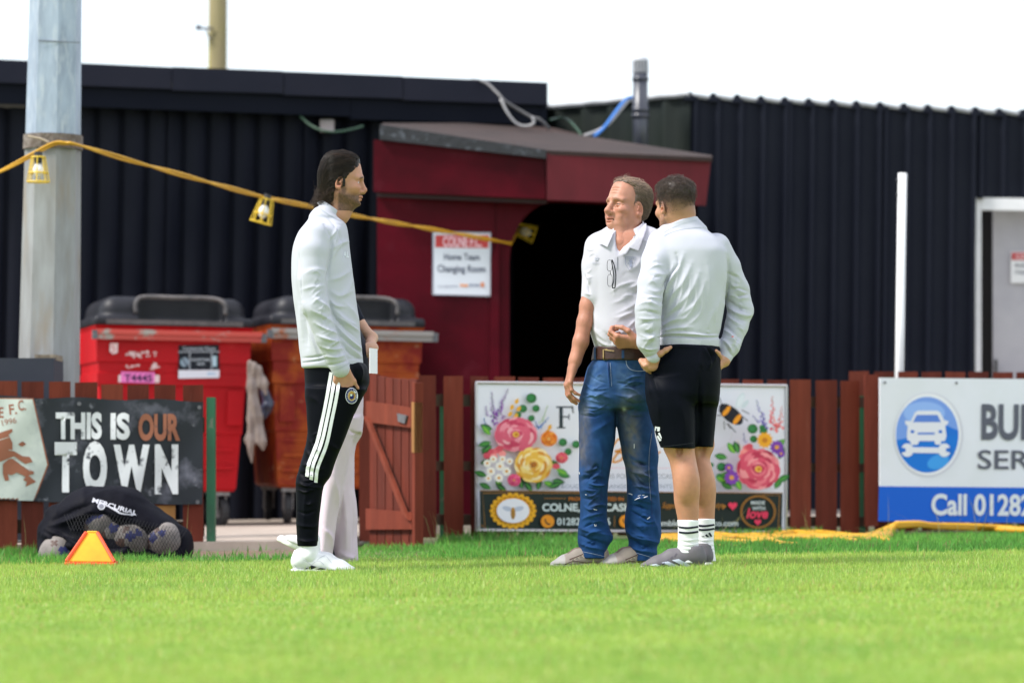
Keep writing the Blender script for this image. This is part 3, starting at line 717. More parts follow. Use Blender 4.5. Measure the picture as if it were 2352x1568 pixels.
def relax(V, Fq, it=2, lam=0.5):
    for _ in range(it):
        S = np.zeros_like(V); C = np.zeros(len(V))
        for i in range(4):
            a, b = Fq[:, i], Fq[:, (i + 1) % 4]; np.add.at(S, a, V[b]); np.add.at(S, b, V[a]); np.add.at(C, a, 1); np.add.at(C, b, 1)
        V = V + lam * (S / np.maximum(C, 1)[:, None] - V)
    return V
def waves(P, seed, freqs, amp):
    r = np.random.default_rng(seed); o = np.zeros(len(P))
    for fq in freqs:
        for _ in range(3):
            d = r.normal(size=3); d /= np.linalg.norm(d); o += np.sin(P @ d * fq + r.uniform(0, 6.28) + 1.3 * np.sin(P @ r.normal(size=3) * fq * 0.35)) / len(freqs) / 3
    return o * amp
FOLD = 1.7
def folds(V, Fq, strokes):
    """Cloth folds drawn as strokes: (points, half width, height in mm); only the side that faces the camera is shaped."""
    N = normals(V, Fq); Q = proj(V); face = np.clip(-(N @ FWD) * 2.0 + 0.3, 0, 1); D = np.zeros(len(V))
    for pts, w, amp in strokes:
        p = np.asarray(pts, float)
        if len(p) > 2: p = catmull(p, 4)
        lo, hi = p.min(0) - 3 * w, p.max(0) + 3 * w
        ix = np.where((Q > lo).all(1) & (Q < hi).all(1) & (face > 0))[0]
        if not len(ix): continue
        q = Q[ix]; best = np.full(len(ix), 1e9); tb = np.zeros(len(ix)); L = len(p) - 1
        for i in range(L):
            a, b = p[i], p[i + 1]; ab = b - a; t = np.clip(((q - a) @ ab) / (ab @ ab + 1e-9), 0, 1); d = np.linalg.norm(q - a - t[:, None] * ab, axis=1)
            m = d < best; best[m] = d[m]; tb[m] = (i + t[m]) / L
        end = np.sin(np.clip(tb, 0.04, 0.96) * math.pi) ** 0.6
        D[ix] += amp * FOLD * 0.001 * (0.55 * np.exp(-(best / w) ** 2) + 0.55 * np.exp(-1.6 * best / w)) * end
    return V + N * (D * face)[:, None]
def creases(line, hw, n, slant, w, amp, seed, t0=0.0, t1=1.0):
    """Short creases lying across a limb: line along its middle, hw half width in picture units."""
    r = np.random.default_rng(seed); P = catmull(np.asarray(line, float), 6); T = np.gradient(P, axis=0); T /= np.linalg.norm(T, axis=1)[:, None]; out = []
    for k in range(n):
        i = int((t0 + (t1 - t0) * (k + r.uniform(.1, .9)) / n) * (len(P) - 1)); t = T[i]; nn = np.array([-t[1], t[0]]); a = slant + r.normal(0, .25)
        d = nn * math.cos(a) + t * math.sin(a); s0, s1 = r.uniform(-1.0, -.1), r.uniform(.1, 1.0); c = P[i]; bow = t * r.uniform(-.3, .3) * hw
        out.append(([c + d * hw * s0, c + d * hw * (s0 + s1) / 2 + bow, c + d * hw * s1], w * r.uniform(.7, 1.3), amp * r.uniform(.5, 1.2) * (1 if r.random() < .65 else -1)))
    return out
def tess(S, F, ml):
    """Triangles of a flat shape with no side longer than ml."""
    from mathutils.geometry import tessellate_polygon
    P = [tuple(map(float, p)) for p in S]; T = []
    for f in F:
        if len(f) == 3: T.append(tuple(f))
        elif len(f) == 4: T += [(f[0], f[1], f[2]), (f[0], f[2], f[3])]
        else: T += [tuple(f[i] for i in t) for t in tessellate_polygon([[Vector((P[i][0], P[i][1], 0)) for i in f]])]
    for _ in range(9):
        out, mid, ch = [], {}, False
        def m_(a, b):
            k = (min(a, b), max(a, b))
            if k not in mid:
                mid[k] = len(P); P.append(((P[a][0] + P[b][0]) / 2, (P[a][1] + P[b][1]) / 2))
            return mid[k]
        ln = lambda a, b: math.hypot(P[a][0] - P[b][0], P[a][1] - P[b][1])
        for a, b, c in T:
            e = [(ln(a, b), a, b, c), (ln(b, c), b, c, a), (ln(c, a), c, a, b)]; sp = [q[0] > ml for q in e]
            if not any(sp): out.append((a, b, c)); continue
            ch = True; n = sum(sp)
            if n == 3:
                x, y, z = m_(a, b), m_(b, c), m_(c, a); out += [(a, x, z), (x, b, y), (z, y, c), (x, y, z)]
            elif n == 1:
                _, p, q, r = e[sp.index(True)]; x = m_(p, q); out += [(p, x, r), (x, q, r)]
            else:
                _, p, q, r = e[sp.index(False)]; x, y = m_(q, r), m_(r, p); out += [(p, q, x), (p, x, y), (y, x, r)]
        T = out
        if not ch: break
    return np.array(P), T
def decal(name, target, parent, shapes, off=0.0016, step=0.0003, ml=9.0):
    """Conforming print: flat shapes laid on a solid (V, F quads) as seen from in front."""
    V, Fq = target; bvh = BVHTree.FromPolygons(V.tolist(), Fq.tolist()); mb = MB(); e = off
    for (S, F), m in shapes:
        S, F = tess(S, F, ml); A = []; ok = []
        for x, y in S:
            d = ray(x, y); dn = d / np.linalg.norm(d); h = bvh.ray_cast(Vector(CAM), Vector(dn)); ok.append(h[0] is not None)
            if h[0] is None: A.append(np.zeros(3)); continue
            nn = np.array(h[1]); nn = nn if nn @ d < 0 else -nn
            A.append(np.array(h[0]) - dn * e * 0.6 + nn * e * 0.6)
        A = np.array(A); F2 = []
        for f in F:
            if not (ok[f[0]] and ok[f[1]] and ok[f[2]]): continue
            nn = np.cross(A[f[1]] - A[f[0]], A[f[2]] - A[f[0]])
            F2.append(tuple(f) if nn @ FWD < 0 else tuple(reversed(f)))
        mb.add(A, F2, m); e += step
    return mb.build(name, parent, smooth=True)

# ================================================================== SIGNS ON THE FENCES
# THIS IS OUR TOWN banner (vinyl, hung on eyelets)
x0b, x1b = -130.0, 467.0; nb, mbn = 40, 14
def banner_pt(u, v):
    x = x0b + (x1b - 2 * v - x0b) * u; y = (910 + 13 * max(u - 0.2, 0) * 1.0) * (1 - v) + (1149 + 11 * max(u - 0.2, 0)) * v
    sag = 2.5 * math.sin(u * 21) * (1 - v) + 1.5 * math.sin(u * 15 + 1) * v
    w = 0.006 * math.sin(u * 13 + v * 3) + 0.004 * math.sin(u * 31 + v * 9)
    return at(x, y + sag, dL(x) - 0.026 + w)
V = np.array([banner_pt(i / nb, j / mbn) for i in range(nb + 1) for j in range(mbn + 1)])
F = np.array([(i * (mbn + 1) + j, i * (mbn + 1) + j + 1, (i + 1) * (mbn + 1) + j + 1, (i + 1) * (mbn + 1) + j) for i in range(nb) for j in range(mbn)])
M_ban = mat('banner_black', (0.010, 0.014, 0.022), 0.55, (0.15, 0.15, 0.19), 5.0, lo=0.54, hi=0.72, detail=8, c3=(0.21, 0.21, 0.24), s3=14, lo3=0.64, hi3=0.72)
ban = tag(np_mesh('vinyl_banner', V, F, M_ban, smooth=True, base=at(240, 1160, dL(240) - .02)), "dark weathered vinyl banner reading THIS IS OUR TOWN", 'banner')
bt = (V, F)
M_dist = mat('worn_white', (0.74, 0.75, 0.77), 0.6, (0.05, 0.055, 0.07), 11, lo=0.60, hi=0.67, detail=9, c3=(0.3, 0.3, 0.33), s3=40, lo3=0.62, hi3=0.7)
M_brn = mat('worn_brown', (0.33, 0.115, 0.06), 0.6, (0.08, 0.05, 0.05), 12, lo=0.60, hi=0.68, detail=9)
M_shield = mat('worn_cream', (0.62, 0.66, 0.60), 0.6, (0.40, 0.44, 0.42), 6, lo=0.5, hi=0.75, detail=8)
c2 = lambda x, y: (x * 0.324, 809 + y * 0.324)
def fine(shape, n=1):                    # keeps lettering following the cloth: quads split on the long side are not needed at this size
    return shape
sh = [((poly([c2(-260, 318), c2(238, 325), c2(345, 795), c2(243, 1058), c2(-260, 1050)])), M_brn), ((poly([c2(-260, 326), c2(230, 333), c2(334, 795), c2(235, 1050), c2(-260, 1043)])), M_shield)]
sh += [(text_shape('E', *[c2(-8, 0)[0], c2(26, 0)[0]], c2(0, 462)[1], 24, 0.02), M_brn), (text_shape('F.', *[c2(68, 0)[0], c2(122, 0)[0]], c2(0, 440)[1], 23, 0.02, rot=-6), M_brn), (text_shape('C.', *[c2(132, 0)[0], c2(185, 0)[0]], c2(0, 412)[1], 23, 0.02, rot=-6), M_brn)]
sh += [(text_shape('1996', *[c2(18, 0)[0], c2(122, 0)[0]], c2(0, 520)[1], 13, 0.0, rot=-12), M_brn)]
# jagged brown fragments of the crest
for pts in ([(-60, 590), (85, 540), (90, 560), (60, 585), (88, 640), (88, 690), (60, 690), (20, 720), (-60, 760)], [(-60, 700), (60, 690), (100, 700), (160, 735), (210, 740), (232, 775), (180, 790), (140, 765), (100, 735), (60, 750), (-60, 800)],
            [(128, 650), (160, 628), (185, 650), (155, 668)], [(20, 790), (60, 755), (100, 750), (150, 800), (240, 845), (240, 860), (200, 870), (255, 915), (180, 950), (190, 915), (165, 905), (180, 880), (120, 850), (80, 870), (55, 860), (65, 905), (35, 910), (20, 860)]):
    sh.append((poly([c2(*p) for p in pts]), M_brn))
for a, b in (((-60, 640), (60, 600)), ((60, 690), (120, 700)), ((90, 750), (215, 840))): sh.append((stroke([c2(*a), c2(*b)], 1.4), M_shield))
for s_, xa, xb, yb, hh, m in (('THIS', 395, 722, 604, 58, M_dist), ('IS', 784, 920, 606, 57, M_dist), ('OUR', 980, 1275, 614, 58, M_brn), ('T', 386, 544, 965, 107, M_dist), ('O', 588, 758, 973, 110, M_dist), ('W', 804, 1060, 974, 104, M_dist), ('N', 1096, 1262, 978, 106, M_dist)):
    sh.append((text_shape(s_, c2(xa, 0)[0], c2(xb, 0)[0], c2(0, yb)[1], hh, 0.045 if len(s_) > 1 else 0.06), m))
decal('print', bt, ban, sh, off=0.003, step=0.0005)
for x, y in ((182, 927), (458, 935), (453.6, 1152), (175, 1146)):
    p = at(x, y, dL(x) - 0.045); MB().lathe([(0.004, -0.004), (0.011, -0.004), (0.011, 0.004), (0.004, 0.004)], M_zinc, c=p, n=12, R=np.array([[1, 0, 0], [0, 0, -1], [0, 1, 0]])).build('eyelet', ban)

# flower shop sign
C_ = lambda x, y: (1053.7 + x * 0.3240, 846.7 + y * 0.3240)
dS0, dS1 = dR(1092) - 0.05, dR(1806) - 0.05
fs = empty('shop_sign', at(1450, 1218, dR(1450) - 0.05), "large florist sign with painted flowers and a bumblebee on the fence", 'sign')
M_signw = mat('sign_face', (0.80, 0.805, 0.88), 0.4, (0.76, 0.77, 0.84), 2)
MB().board(1094, 1806, 879, 1217, dS0, 0.012, M_signw, d2=dS1, y0b=886, y1b=1221).build('panel', fs)
M_alu = mat('aluminium_edge', (0.5, 0.5, 0.53), 0.35, metal=0.7)
def edge(x0, y0, x1, y1, da, db):
    MB().tube([at(x0, y0, da - 0.006), at(x1, y1, db - 0.006)], 0.0085, M_alu, 6).build('frame', fs)
edge(1093, 878, 1807, 885.5, dS0, dS1); edge(1093, 1218, 1807, 1222, dS0, dS1); edge(1094, 878, 1094, 1218, dS0, dS0); edge(1806.5, 886, 1805, 1222, dS1, dS1)
P = Print(at(1094, 879, dS0), at(1806, 886, dS1), at(1094, 1217, dS0), step=0.00022, start=0.002)
G1, G2, G3, G4 = ink((0.16, 0.42, 0.20)), ink((0.30, 0.58, 0.25)), ink((0.10, 0.28, 0.16)), ink((0.50, 0.75, 0.25))
def pleaf(x, y, L, w, a, m=G1, vein=True):
    x, y = C_(x, y); P.put(leaf(x, y, L * 0.324, w * 0.324, a), m)
    if vein: P.put(leaf(x, y, L * 0.29, w * 0.13, a), G2 if m is not G2 else G4)
def disc(x, y, rx, ry, m, rot=0, n=18): P.put(ell(*C_(x, y), rx * 0.324, ry * 0.324, n, rot), m)
def rose(x, y, R, tints, core, sq=1.0):
    r = np.random.default_rng(int(x))
    for k, f in enumerate((1.0, 0.86, 0.72, 0.58, 0.45, 0.32, 0.2)):
        n = max(5, int(13 * f)); ph = r.uniform(0, 6.28)
        for i in range(n):
            w = ph + 6.283 * i / n + r.uniform(-.12, .12); m = tints[(i + k) % len(tints)] if r.random() > .25 else tints[0]
            rr = R * f * 0.72; P.put(ell(*C_(x + rr * math.cos(w), y + rr * sq * math.sin(w)), R * f * 0.34 * .324, R * f * 0.25 * .324, 12, math.degrees(w) + 90), m)
        P.put(ell(*C_(x, y), R * f * 0.74 * .324, R * f * 0.74 * sq * .324, 18), tints[(k + 1) % len(tints)])
    disc(x, y, R * 0.15, R * 0.13, core); disc(x + R * .02, y, R * 0.08, R * .07, ink((0.75, 0.45, 0.1)))
def daisy(x, y, R, pet, core, n=9, w=0.3):
    for i in range(n): P.put(leaf(*C_(x, y), R * .324, R * w * .324, 360 * i / n + x), pet)
    disc(x, y, R * .32, R * .3, core)
def spike(x0, y0, x1, y1, w, cols, n=26):
    r = np.random.default_rng(int(x0 + y0))
    P.put(stroke([C_(x0, y0), C_(x1, y1)], 1.0), G1)
    for i in range(n):
        t = i / (n - 1); ww = w * (1 - 0.8 * t)
        disc(x0 + (x1 - x0) * t + r.uniform(-ww, ww), y0 + (y1 - y0) * t, max(3.5, ww * .42), max(3, ww * .34), cols[i % len(cols)], r.uniform(0, 180), 8)
pur = [ink((0.55, 0.33, 0.68)), ink((0.67, 0.45, 0.75)), ink((0.45, 0.25, 0.6))]; blu = [ink((0.15, 0.42, 0.75)), ink((0.25, 0.55, 0.82)), ink((0.2, 0.3, 0.65))]
pnk = [ink((0.88, 0.38, 0.48)), ink((0.95, 0.58, 0.64)), ink((0.80, 0.25, 0.38)), ink((0.97, 0.70, 0.73))]; pnk2 = [ink((0.85, 0.32, 0.42)), ink((0.92, 0.48, 0.54)), ink((0.74, 0.20, 0.32)), ink((0.95, 0.60, 0.62))]
yel = [ink((0.93, 0.73, 0.28)), ink((0.97, 0.85, 0.50)), ink((0.86, 0.58, 0.18)), ink((0.98, 0.90, 0.68))]; lav = [ink((0.42, 0.38, 0.72)), ink((0.55, 0.50, 0.80)), ink((0.35, 0.28, 0.6))]
cor = [ink((0.90, 0.42, 0.45)), ink((0.95, 0.58, 0.56)), ink((0.82, 0.30, 0.36))]
# left bouquet
spike(250, 390, 233, 165, 26, pur); spike(200, 330, 196, 265, 14, pur, 10); spike(280, 330, 352, 140, 26, pur); spike(210, 440, 180, 350, 20, blu, 14); spike(320, 350, 290, 300, 18, pur, 10)
spike(560, 420, 640, 345, 20, blu, 14); spike(585, 380, 632, 262, 14, [G4, ink((0.75, 0.83, 0.5))], 14); spike(560, 420, 540, 370, 16, blu, 8)
for x, y, r in ((515, 208, 37), (455, 282, 30), (548, 280, 27), (515, 350, 24), (420, 325, 24), (738, 520, 30), (832, 535, 29), (775, 587, 26)): disc(x, y, r, r * .95, G1); disc(x - 5, y - 4, r * .6, r * .55, ink((0.2, 0.5, 0.28))); P.put(stroke([C_(x - r * .5, y + r * .6), C_(x + r * .4, y - r * .5)], .7), G2)
for x, y in ((405, 225), (372, 268), (355, 312), (400, 330), (415, 275), (640, 410), (620, 440)): pleaf(x - 5, y + 25, 46, 14, -75 + (x % 30), ink((0.92, 0.68, 0.2)), False)
for x, y, a in ((240, 430, 200), (230, 520, 165), (250, 580, 185), (225, 470, 230), (240, 640, 160), (235, 540, 140), (200, 760, 200), (230, 850, 205), (300, 860, 250), (450, 850, 260), (560, 860, 280), (600, 800, 20), (660, 790, 10), (640, 650, 30), (700, 740, 15), (690, 710, 25), (340, 870, 215), (520, 870, 235), (640, 840, 340)): pleaf(x, y, 95, 22, a, (G1, G3, G2)[int(x + y) % 3])
rose(405, 465, 158, pnk, yel[0], 0.74); 
for x, y in ((235, 590), (270, 580), (310, 600), (200, 615), (250, 620), (290, 565)): disc(x, y, 26, 22, cor[(x // 10) % 3])
rose(530, 680, 140, yel, ink((0.55, 0.3, 0.12)), 0.92)
rose(640, 495, 62, [ink((0.93, 0.52, 0.15)), ink((0.97, 0.66, 0.25)), ink((0.85, 0.40, 0.1))], yel[1], 0.9); rose(730, 630, 46, [ink((0.85, 0.28, 0.36)), ink((0.93, 0.48, 0.5))], yel[0], 0.85); rose(392, 788, 50, [ink((0.85, 0.25, 0.45)), ink((0.92, 0.42, 0.56))], yel[0], 0.9)
disc(690, 690, 28, 20, cor[2])
for x, y, r in ((202, 668, 30), (245, 640, 28), (310, 640, 26), (362, 655, 26), (292, 690, 34), (228, 725, 34), (340, 725, 34), (285, 772, 33), (210, 775, 26)): daisy(x, y, r, ink((0.95, 0.93, 0.88)), ink((0.86, 0.58, 0.15)), 10)
# lettering in the middle (big serif F, gold script, small lines)
kF = ink((0.10, 0.17, 0.20))
for r_ in ((690, 265, 812, 277), (712, 265, 738, 422), (695, 412, 757, 422), (737, 335, 785, 345)): P.put(rect(*C_(r_[0], r_[1]), *C_(r_[2], r_[3])), kF)
P.put(poly([C_(800, 270), C_(812, 265), C_(815, 315), C_(806, 315)]), kF); P.put(poly([C_(778, 320), C_(786, 320), C_(786, 362), C_(778, 362)]), kF)
gold = ink((0.82, 0.55, 0.20))
P.put(stroke(catmull([C_(1085, 560), C_(1130, 500), C_(1165, 520), C_(1150, 570), C_(1110, 585), C_(1165, 600), C_(1150, 645), C_(1095, 660), C_(1110, 620), C_(1180, 540)], 6), 5), gold)
P.put(stroke(catmull([C_(1240, 640), C_(1280, 540), C_(1300, 620), C_(1340, 560), C_(1380, 620), C_(1430, 585)], 6), 4), gold)
P.put(stroke([C_(905, 700), C_(1520, 703)], 1.2), ink((0.90, 0.70, 0.76))); P.put(stroke([C_(715, 208), C_(850, 208)], 1.0), ink((0.93, 0.84, 0.87)))
gy = ink((0.60, 0.62, 0.66)); P.put(text_shape('FLOWERS FOR EVERY OCCASION', *[C_(905, 0)[0], C_(1600, 0)[0]], C_(0, 776)[1], 10.5, 0.012), gy)
P.put(text_shape('BOUQUETS ARRANGEMENTS EVENTS', *[C_(728, 0)[0], C_(1512, 0)[0]], C_(0, 846)[1], 9, 0.008), gy)
# bumblebee
bk, og = ink((0.08, 0.09, 0.14)), ink((0.93, 0.60, 0.12)); wg = ink((0.80, 0.85, 0.88))
P.put(ell(*C_(1995, 225), 19, 8, 16, -65), wg); P.put(ell(*C_(1997, 227), 17, 6.5, 16, -65), ink((0.88, 0.91, 0.94))); P.put(ell(*C_(2030, 250), 12, 5, 14, -50), wg)
for a, b in (((1870, 330), (1830, 330)), ((1880, 370), (1885, 430)), ((1910, 390), (1965, 450)), ((1990, 320), (2050, 370)), ((2005, 290), (2060, 320)), ((1862, 245), (1848, 205)), ((1900, 385), (1930, 425))): P.put(stroke([C_(*a), C_(*b)], 2.0), bk)
P.put(ell(*C_(1932, 325), 32, 17, 22, 38), bk); P.put(ell(*C_(1890, 290), 15, 14, 16), bk)
for t0, m in ((-14, og), (17, og)):
    c, s_ = math.cos(math.radians(38)), math.sin(math.radians(38)); x, y = C_(1932, 325); P.put(ell(x + t0 * c, y + t0 * s_, 5.6, 14.5, 14, 38), m)
P.put(ell(*C_(1872, 270), 8.5, 8, 12), bk)
P.put(stroke(catmull([C_(1810, 575), C_(1880, 555), C_(1930, 490), C_(1935, 450)], 6), 0.9), ink((0.82, 0.80, 0.80)))
# right bouquet
spike(2180, 420, 2108, 222, 30, lav); spike(2120, 380, 2085, 330, 16, lav, 10); spike(2235, 440, 2222, 195, 34, cor, 34); spike(2275, 420, 2288, 270, 26, cor, 22); spike(2030, 520, 2018, 455, 14, lav, 10); spike(2000, 560, 1975, 510, 14, [ink((0.93, 0.85, 0.68))], 8)
for x, y, r in ((2083, 425, 37), (2160, 440, 28), (2090, 497, 27), (1863, 695, 34), (1850, 765, 27), (1905, 690, 25), (1790, 680, 18), (2150, 415, 20)): disc(x, y, r, r * .95, G1); disc(x - 5, y - 4, r * .6, r * .55, ink((0.2, 0.5, 0.28)))
for x, y, a in ((1905, 630, 190), (1960, 600, 235), (1985, 600, 250), (1910, 800, 200), (1940, 850, 210), (2000, 860, 245), (1950, 760, 190), (2240, 850, 300), (2260, 800, 330), (2240, 560, 320), (1960, 830, 225), (2270, 640, 290)): pleaf(x, y, 95, 24, a, (G1, G2, G3)[int(x + y) % 3])
for x, y in ((2040, 560), (2070, 580), (2020, 590), (2010, 620), (2060, 550)): disc(x, y, 26, 22, cor[(x // 10) % 3])
rose(2125, 710, 162, pnk2, yel[0], 0.92); daisy(2170, 505, 60, ink((0.93, 0.66, 0.15)), ink((0.78, 0.48, 0.1)), 12, .26)
for x, y, r in ((2255, 555, 52), (1935, 770, 56), (1915, 700, 34), (2285, 600, 30)): daisy(x, y, r, ink((0.48, 0.24, 0.66)), ink((0.85, 0.6, 0.3)), 10, .3)
# dark green strip
dg_ = ink((0.055, 0.13, 0.12)); P.put(poly([C_(148, 862), C_(2297, 880), C_(2290, 1148), C_(152, 1130)]), dg_)
gl = ink((0.62, 0.42, 0.15)); P.put(stroke([C_(150, 862), C_(2297, 880)], 1.6), gl)
for a in ([(185, 1110), (170, 880), (1000, 880)], [(2265, 1130), (2275, 895), (2150, 893)], [(160, 1105), (195, 1130)], [(2285, 1110), (2245, 1140)]): P.put(stroke([C_(*q) for q in a], 1.6), gl)
bx_, by_ = 385, 1005
P.put(ell(*C_(bx_, by_), 50, 38, 30), ink((0.90, 0.66, 0.12)))
for i in range(22): w = 2 * math.pi * i / 22; disc(bx_ + 150 * math.cos(w), by_ + 115 * math.sin(w), 17, 15, ink((0.90, 0.66, 0.12)), n=10); disc(bx_ + 132 * math.cos(w), by_ + 100 * math.sin(w), 6, 6, ink((0.62, 0.40, 0.06)), n=8)
P.put(ell(*C_(bx_, by_), 37.5, 28, 28), ink((0.90, 0.90, 0.93)))
for s_ in (-1, 1): P.put(ell(*C_(bx_ + s_ * 40, by_ - 15), 12, 5.5, 14, s_ * -14), ink((0.72, 0.75, 0.82)))
P.put(ell(*C_(bx_, by_ + 18), 5.5, 14, 14), ink((0.72, 0.52, 0.2)))
for k in range(4): P.put(stroke([C_(bx_ - 13 + k, by_ + 5 + 14 * k), C_(bx_ + 13 - k, by_ + 5 + 14 * k)], 1.3), ink((0.25, 0.2, 0.12)))
P.put(stroke([C_(605, 917), C_(760, 918)], 1.3), gl); P.put(text_shape('PROUDLY ROOTED IN', *[C_(780, 0)[0], C_(1168, 0)[0]], C_(0, 933)[1], 8, 0.02), ink((0.72, 0.42, 0.10)))
wt = ink((0.80, 0.85, 0.86))
P.put(text_shape('COLNE, LANCASHIRE', *[C_(592, 0)[0], C_(1330, 0)[0]], C_(0, 1006)[1], 17, 0.03), wt)
for x in (630, 1185):
    P.put(ell(*C_(x, 1080), 15.5, 15, 22), ink((0.88, 0.56, 0.12)))
    P.put(stroke(catmull([C_(x - 18, 1062), C_(x - 12, 1085), C_(x + 6, 1100), C_(x + 20, 1098)], 5), 3.2), dg_)
P.put(text_shape('01282 442266', *[C_(697, 0)[0], C_(1075, 0)[0]], C_(0, 1105)[1], 16, 0.02), wt); P.put(stroke([C_(1105, 1045), C_(1104, 1120)], 1.3), gl)
P.put(text_shape('www.bumblebeeflowerco.com', *[C_(1235, 0)[0], C_(1980, 0)[0]], C_(0, 1112)[1], 13, 0.018), wt)
P.put(text_shape('Supporting our community', *[C_(1440, 0)[0], C_(1860, 0)[0]], C_(0, 985)[1], 13, 0.015, shear=0.3), gl)
P.put(poly([C_(1865, 955), C_(1900, 972), C_(1868, 998)]), gl)
def heart(x, y, r, m):
    t = np.linspace(0, 2 * math.pi, 22, endpoint=False); X = 16 * np.sin(t) ** 3; Y = -(13 * np.cos(t) - 5 * np.cos(2 * t) - 2 * np.cos(3 * t) - np.cos(4 * t))
    a = np.array(C_(x, y)); P.put((np.stack([a[0] + X * r / 16, a[1] + Y * r / 16], 1), [tuple(range(22))]), m)
rd = ink((0.88, 0.22, 0.36)); heart(1942, 970, 10.5, rd); heart(2120, 1085, 8, rd)
cx_, cy_ = C_(2122, 1012)
P.put(ringsh(cx_, cy_, 36.5, 38.8, sy=0.93), gl); P.put(ringsh(cx_, cy_, 39.6, 41.2, sy=0.93), gl)
P.put(text_shape('MADE', *[C_(2072, 0)[0], C_(2170, 0)[0]], C_(0, 960)[1], 8, 0.02), wt); P.put(text_shape('WITH', *[C_(2080, 0)[0], C_(2172, 0)[0]], C_(0, 1000)[1], 8, 0.02), wt)
P.put(text_shape('love', *[C_(2040, 0)[0], C_(2188, 0)[0]], C_(0, 1056)[1], 22, 0.03, shear=0.2), rd)
P.build('print', fs)

# garage sign
gs = empty('garage_sign', at(2200, 1205, 20.9), "white and blue car servicing sign with a round car and spanner emblem", 'sign')
dG = lambda x: 20.88 + 0.0011 * (x - 2020)
MB().board(2021, 2760, 867, 1196, dG(2021), 0.012, mat('garage_white', (0.79, 0.80, 0.87), 0.4, (0.74, 0.76, 0.80), 2.5), d2=dG(2760), y0b=874, y1b=1206).build('panel', gs)
P = Print(at(2021, 867, dG(2021)), at(2760, 874, dG(2760)), at(2021, 1196, dG(2021)), step=0.00025, start=0.002)
k6 = lambda x, y: (2022.7 + x * 0.24, 846.7 + y * 0.24)
P.put(poly([(2019, 1116), (2760, 1123), (2760, 1205), (2017, 1196)]), ink((0.03, 0.37, 0.80)))
ex, ey = k6(458, 630)
P.put(ell(ex, ey, 80, 97, 40), ink((0.82, 0.82, 0.86))); P.put(ell(ex - 1.5, ey - 1, 76, 94, 40), ink((0.93, 0.93, 0.95)))
P.put(ell(ex - 3, ey, 72, 87, 40), ink((0.47, 0.62, 0.90)))
t = np.radians(np.linspace(-8, 172, 24)); P.put((np.stack([ex - 3 + 72 * np.cos(t), ey + 87 * np.sin(t)], 1), [tuple(range(24))]), ink((0.06, 0.46, 0.84)))
P.put(poly([k6(170, 740), k6(250, 660), k6(640, 545), k6(740, 590), k6(744, 620), k6(180, 760)]), ink((0.08, 0.44, 0.83)))
P.put(ell(ex - 10, ey - 50, 48, 26, 20), ink((0.58, 0.72, 0.95))); P.put(ell(ex + 22, ey + 62, 26, 16, 18, -20), ink((0.25, 0.62, 0.92)))
cw = ink((0.90, 0.90, 0.93)); cb = ink((0.36, 0.52, 0.84)); cb2 = ink((0.10, 0.42, 0.80))
P.put(poly([k6(290, 500), k6(330, 415), k6(360, 400), k6(540, 400), k6(570, 415), k6(608, 490), k6(650, 500), k6(640, 530), k6(618, 545), k6(630, 640), k6(615, 690), k6(580, 690), k6(575, 725), k6(525, 725), k6(515, 690), k6(370, 690), k6(355, 725), k6(295, 728), k6(280, 690), k6(255, 680), k6(250, 640), k6(260, 545), k6(238, 530), k6(232, 495)]), cw)
P.put(poly([k6(308, 510), k6(345, 440), k6(545, 440), k6(578, 510)]), cb); P.put(rect(*k6(355, 608), *k6(518, 628)), cb)
for x in (305, 572): P.put(ell(*k6(x, 600), 4.5, 3.8, 12), cb2)
P.put(stroke([k6(265, 775), k6(600, 780)], 13), cw)
for x, s_ in ((255, -1), (610, 1)):
    P.put(ell(*k6(x, 777), 14.5, 15.5, 20), cw); P.put(poly([k6(x + s_ * 15, 762), k6(x + s_ * 75, 745), k6(x + s_ * 75, 805), k6(x + s_ * 15, 792)]), cb2)
dgy = ink((0.36, 0.37, 0.42))
P.put(text_shape('BURNLEY', k6(965, 0)[0], 2560, k6(0, 665)[1], 79, 0.03, rot=0.5), dgy); P.put(text_shape('SERVICES', k6(930, 0)[0], 2560, k6(0, 955)[1], 43, 0.01, rot=0.5), dgy)
P.put(text_shape('Call 01282 425425', k6(485, 0)[0], 2545, k6(0, 1390)[1], 47, 0.03, rot=0.45), ink((0.86, 0.88, 0.90)))
P.build('print', gs)
for x, y in (k6(42, 130), k6(727, 135)): MB().lathe([(0.0, -0.003), (0.008, -0.003), (0.008, 0.003), (0.0, 0.003)], M_zinc, c=at(x, y, dG(x) - 0.012), n=10, R=np.array([[1, 0, 0], [0, 0, -1], [0, 1, 0]])).build('screw', gs)

# ================================================================== BINS
M_binr = mat('bin_red', (0.47, 0.005, 0.011), 0.5, (0.36, 0.005, 0.009), 2.5, c3=(0.52, 0.05, 0.045), s3=7, lo3=0.66, hi3=0.8, spec=0.2)
M_bino = mat('bin_orange', (0.31, 0.058, 0.009), 0.6, (0.20, 0.014, 0.009), 4.5, lo=0.45, hi=0.6, spec=0.2, c3=(0.38, 0.19, 0.10), s3=10, lo3=0.62, hi3=0.72)
M_lid = mat('lid_black', (0.006, 0.0065, 0.011), 0.5, (0.016, 0.016, 0.022), 3, bump=0.15, spec=0.3)
M_lidg = mat('lid_worn', (0.13, 0.115, 0.115), 0.7, (0.05, 0.048, 0.052), 8)
M_barr = mat('bar_red_worn', (0.50, 0.06, 0.045), 0.5, (0.33, 0.30, 0.27), 9, lo=0.55, hi=0.62)
M_baro = mat('bar_grey_worn', (0.28, 0.26, 0.25), 0.6, (0.34, 0.10, 0.04), 9, lo=0.55, hi=0.65)
M_rub = mat('rubber', (0.02, 0.02, 0.022), 0.7); M_steel = mat('castor_steel', (0.30, 0.29, 0.29), 0.45, (0.2, 0.18, 0.17), 20, metal=0.5)
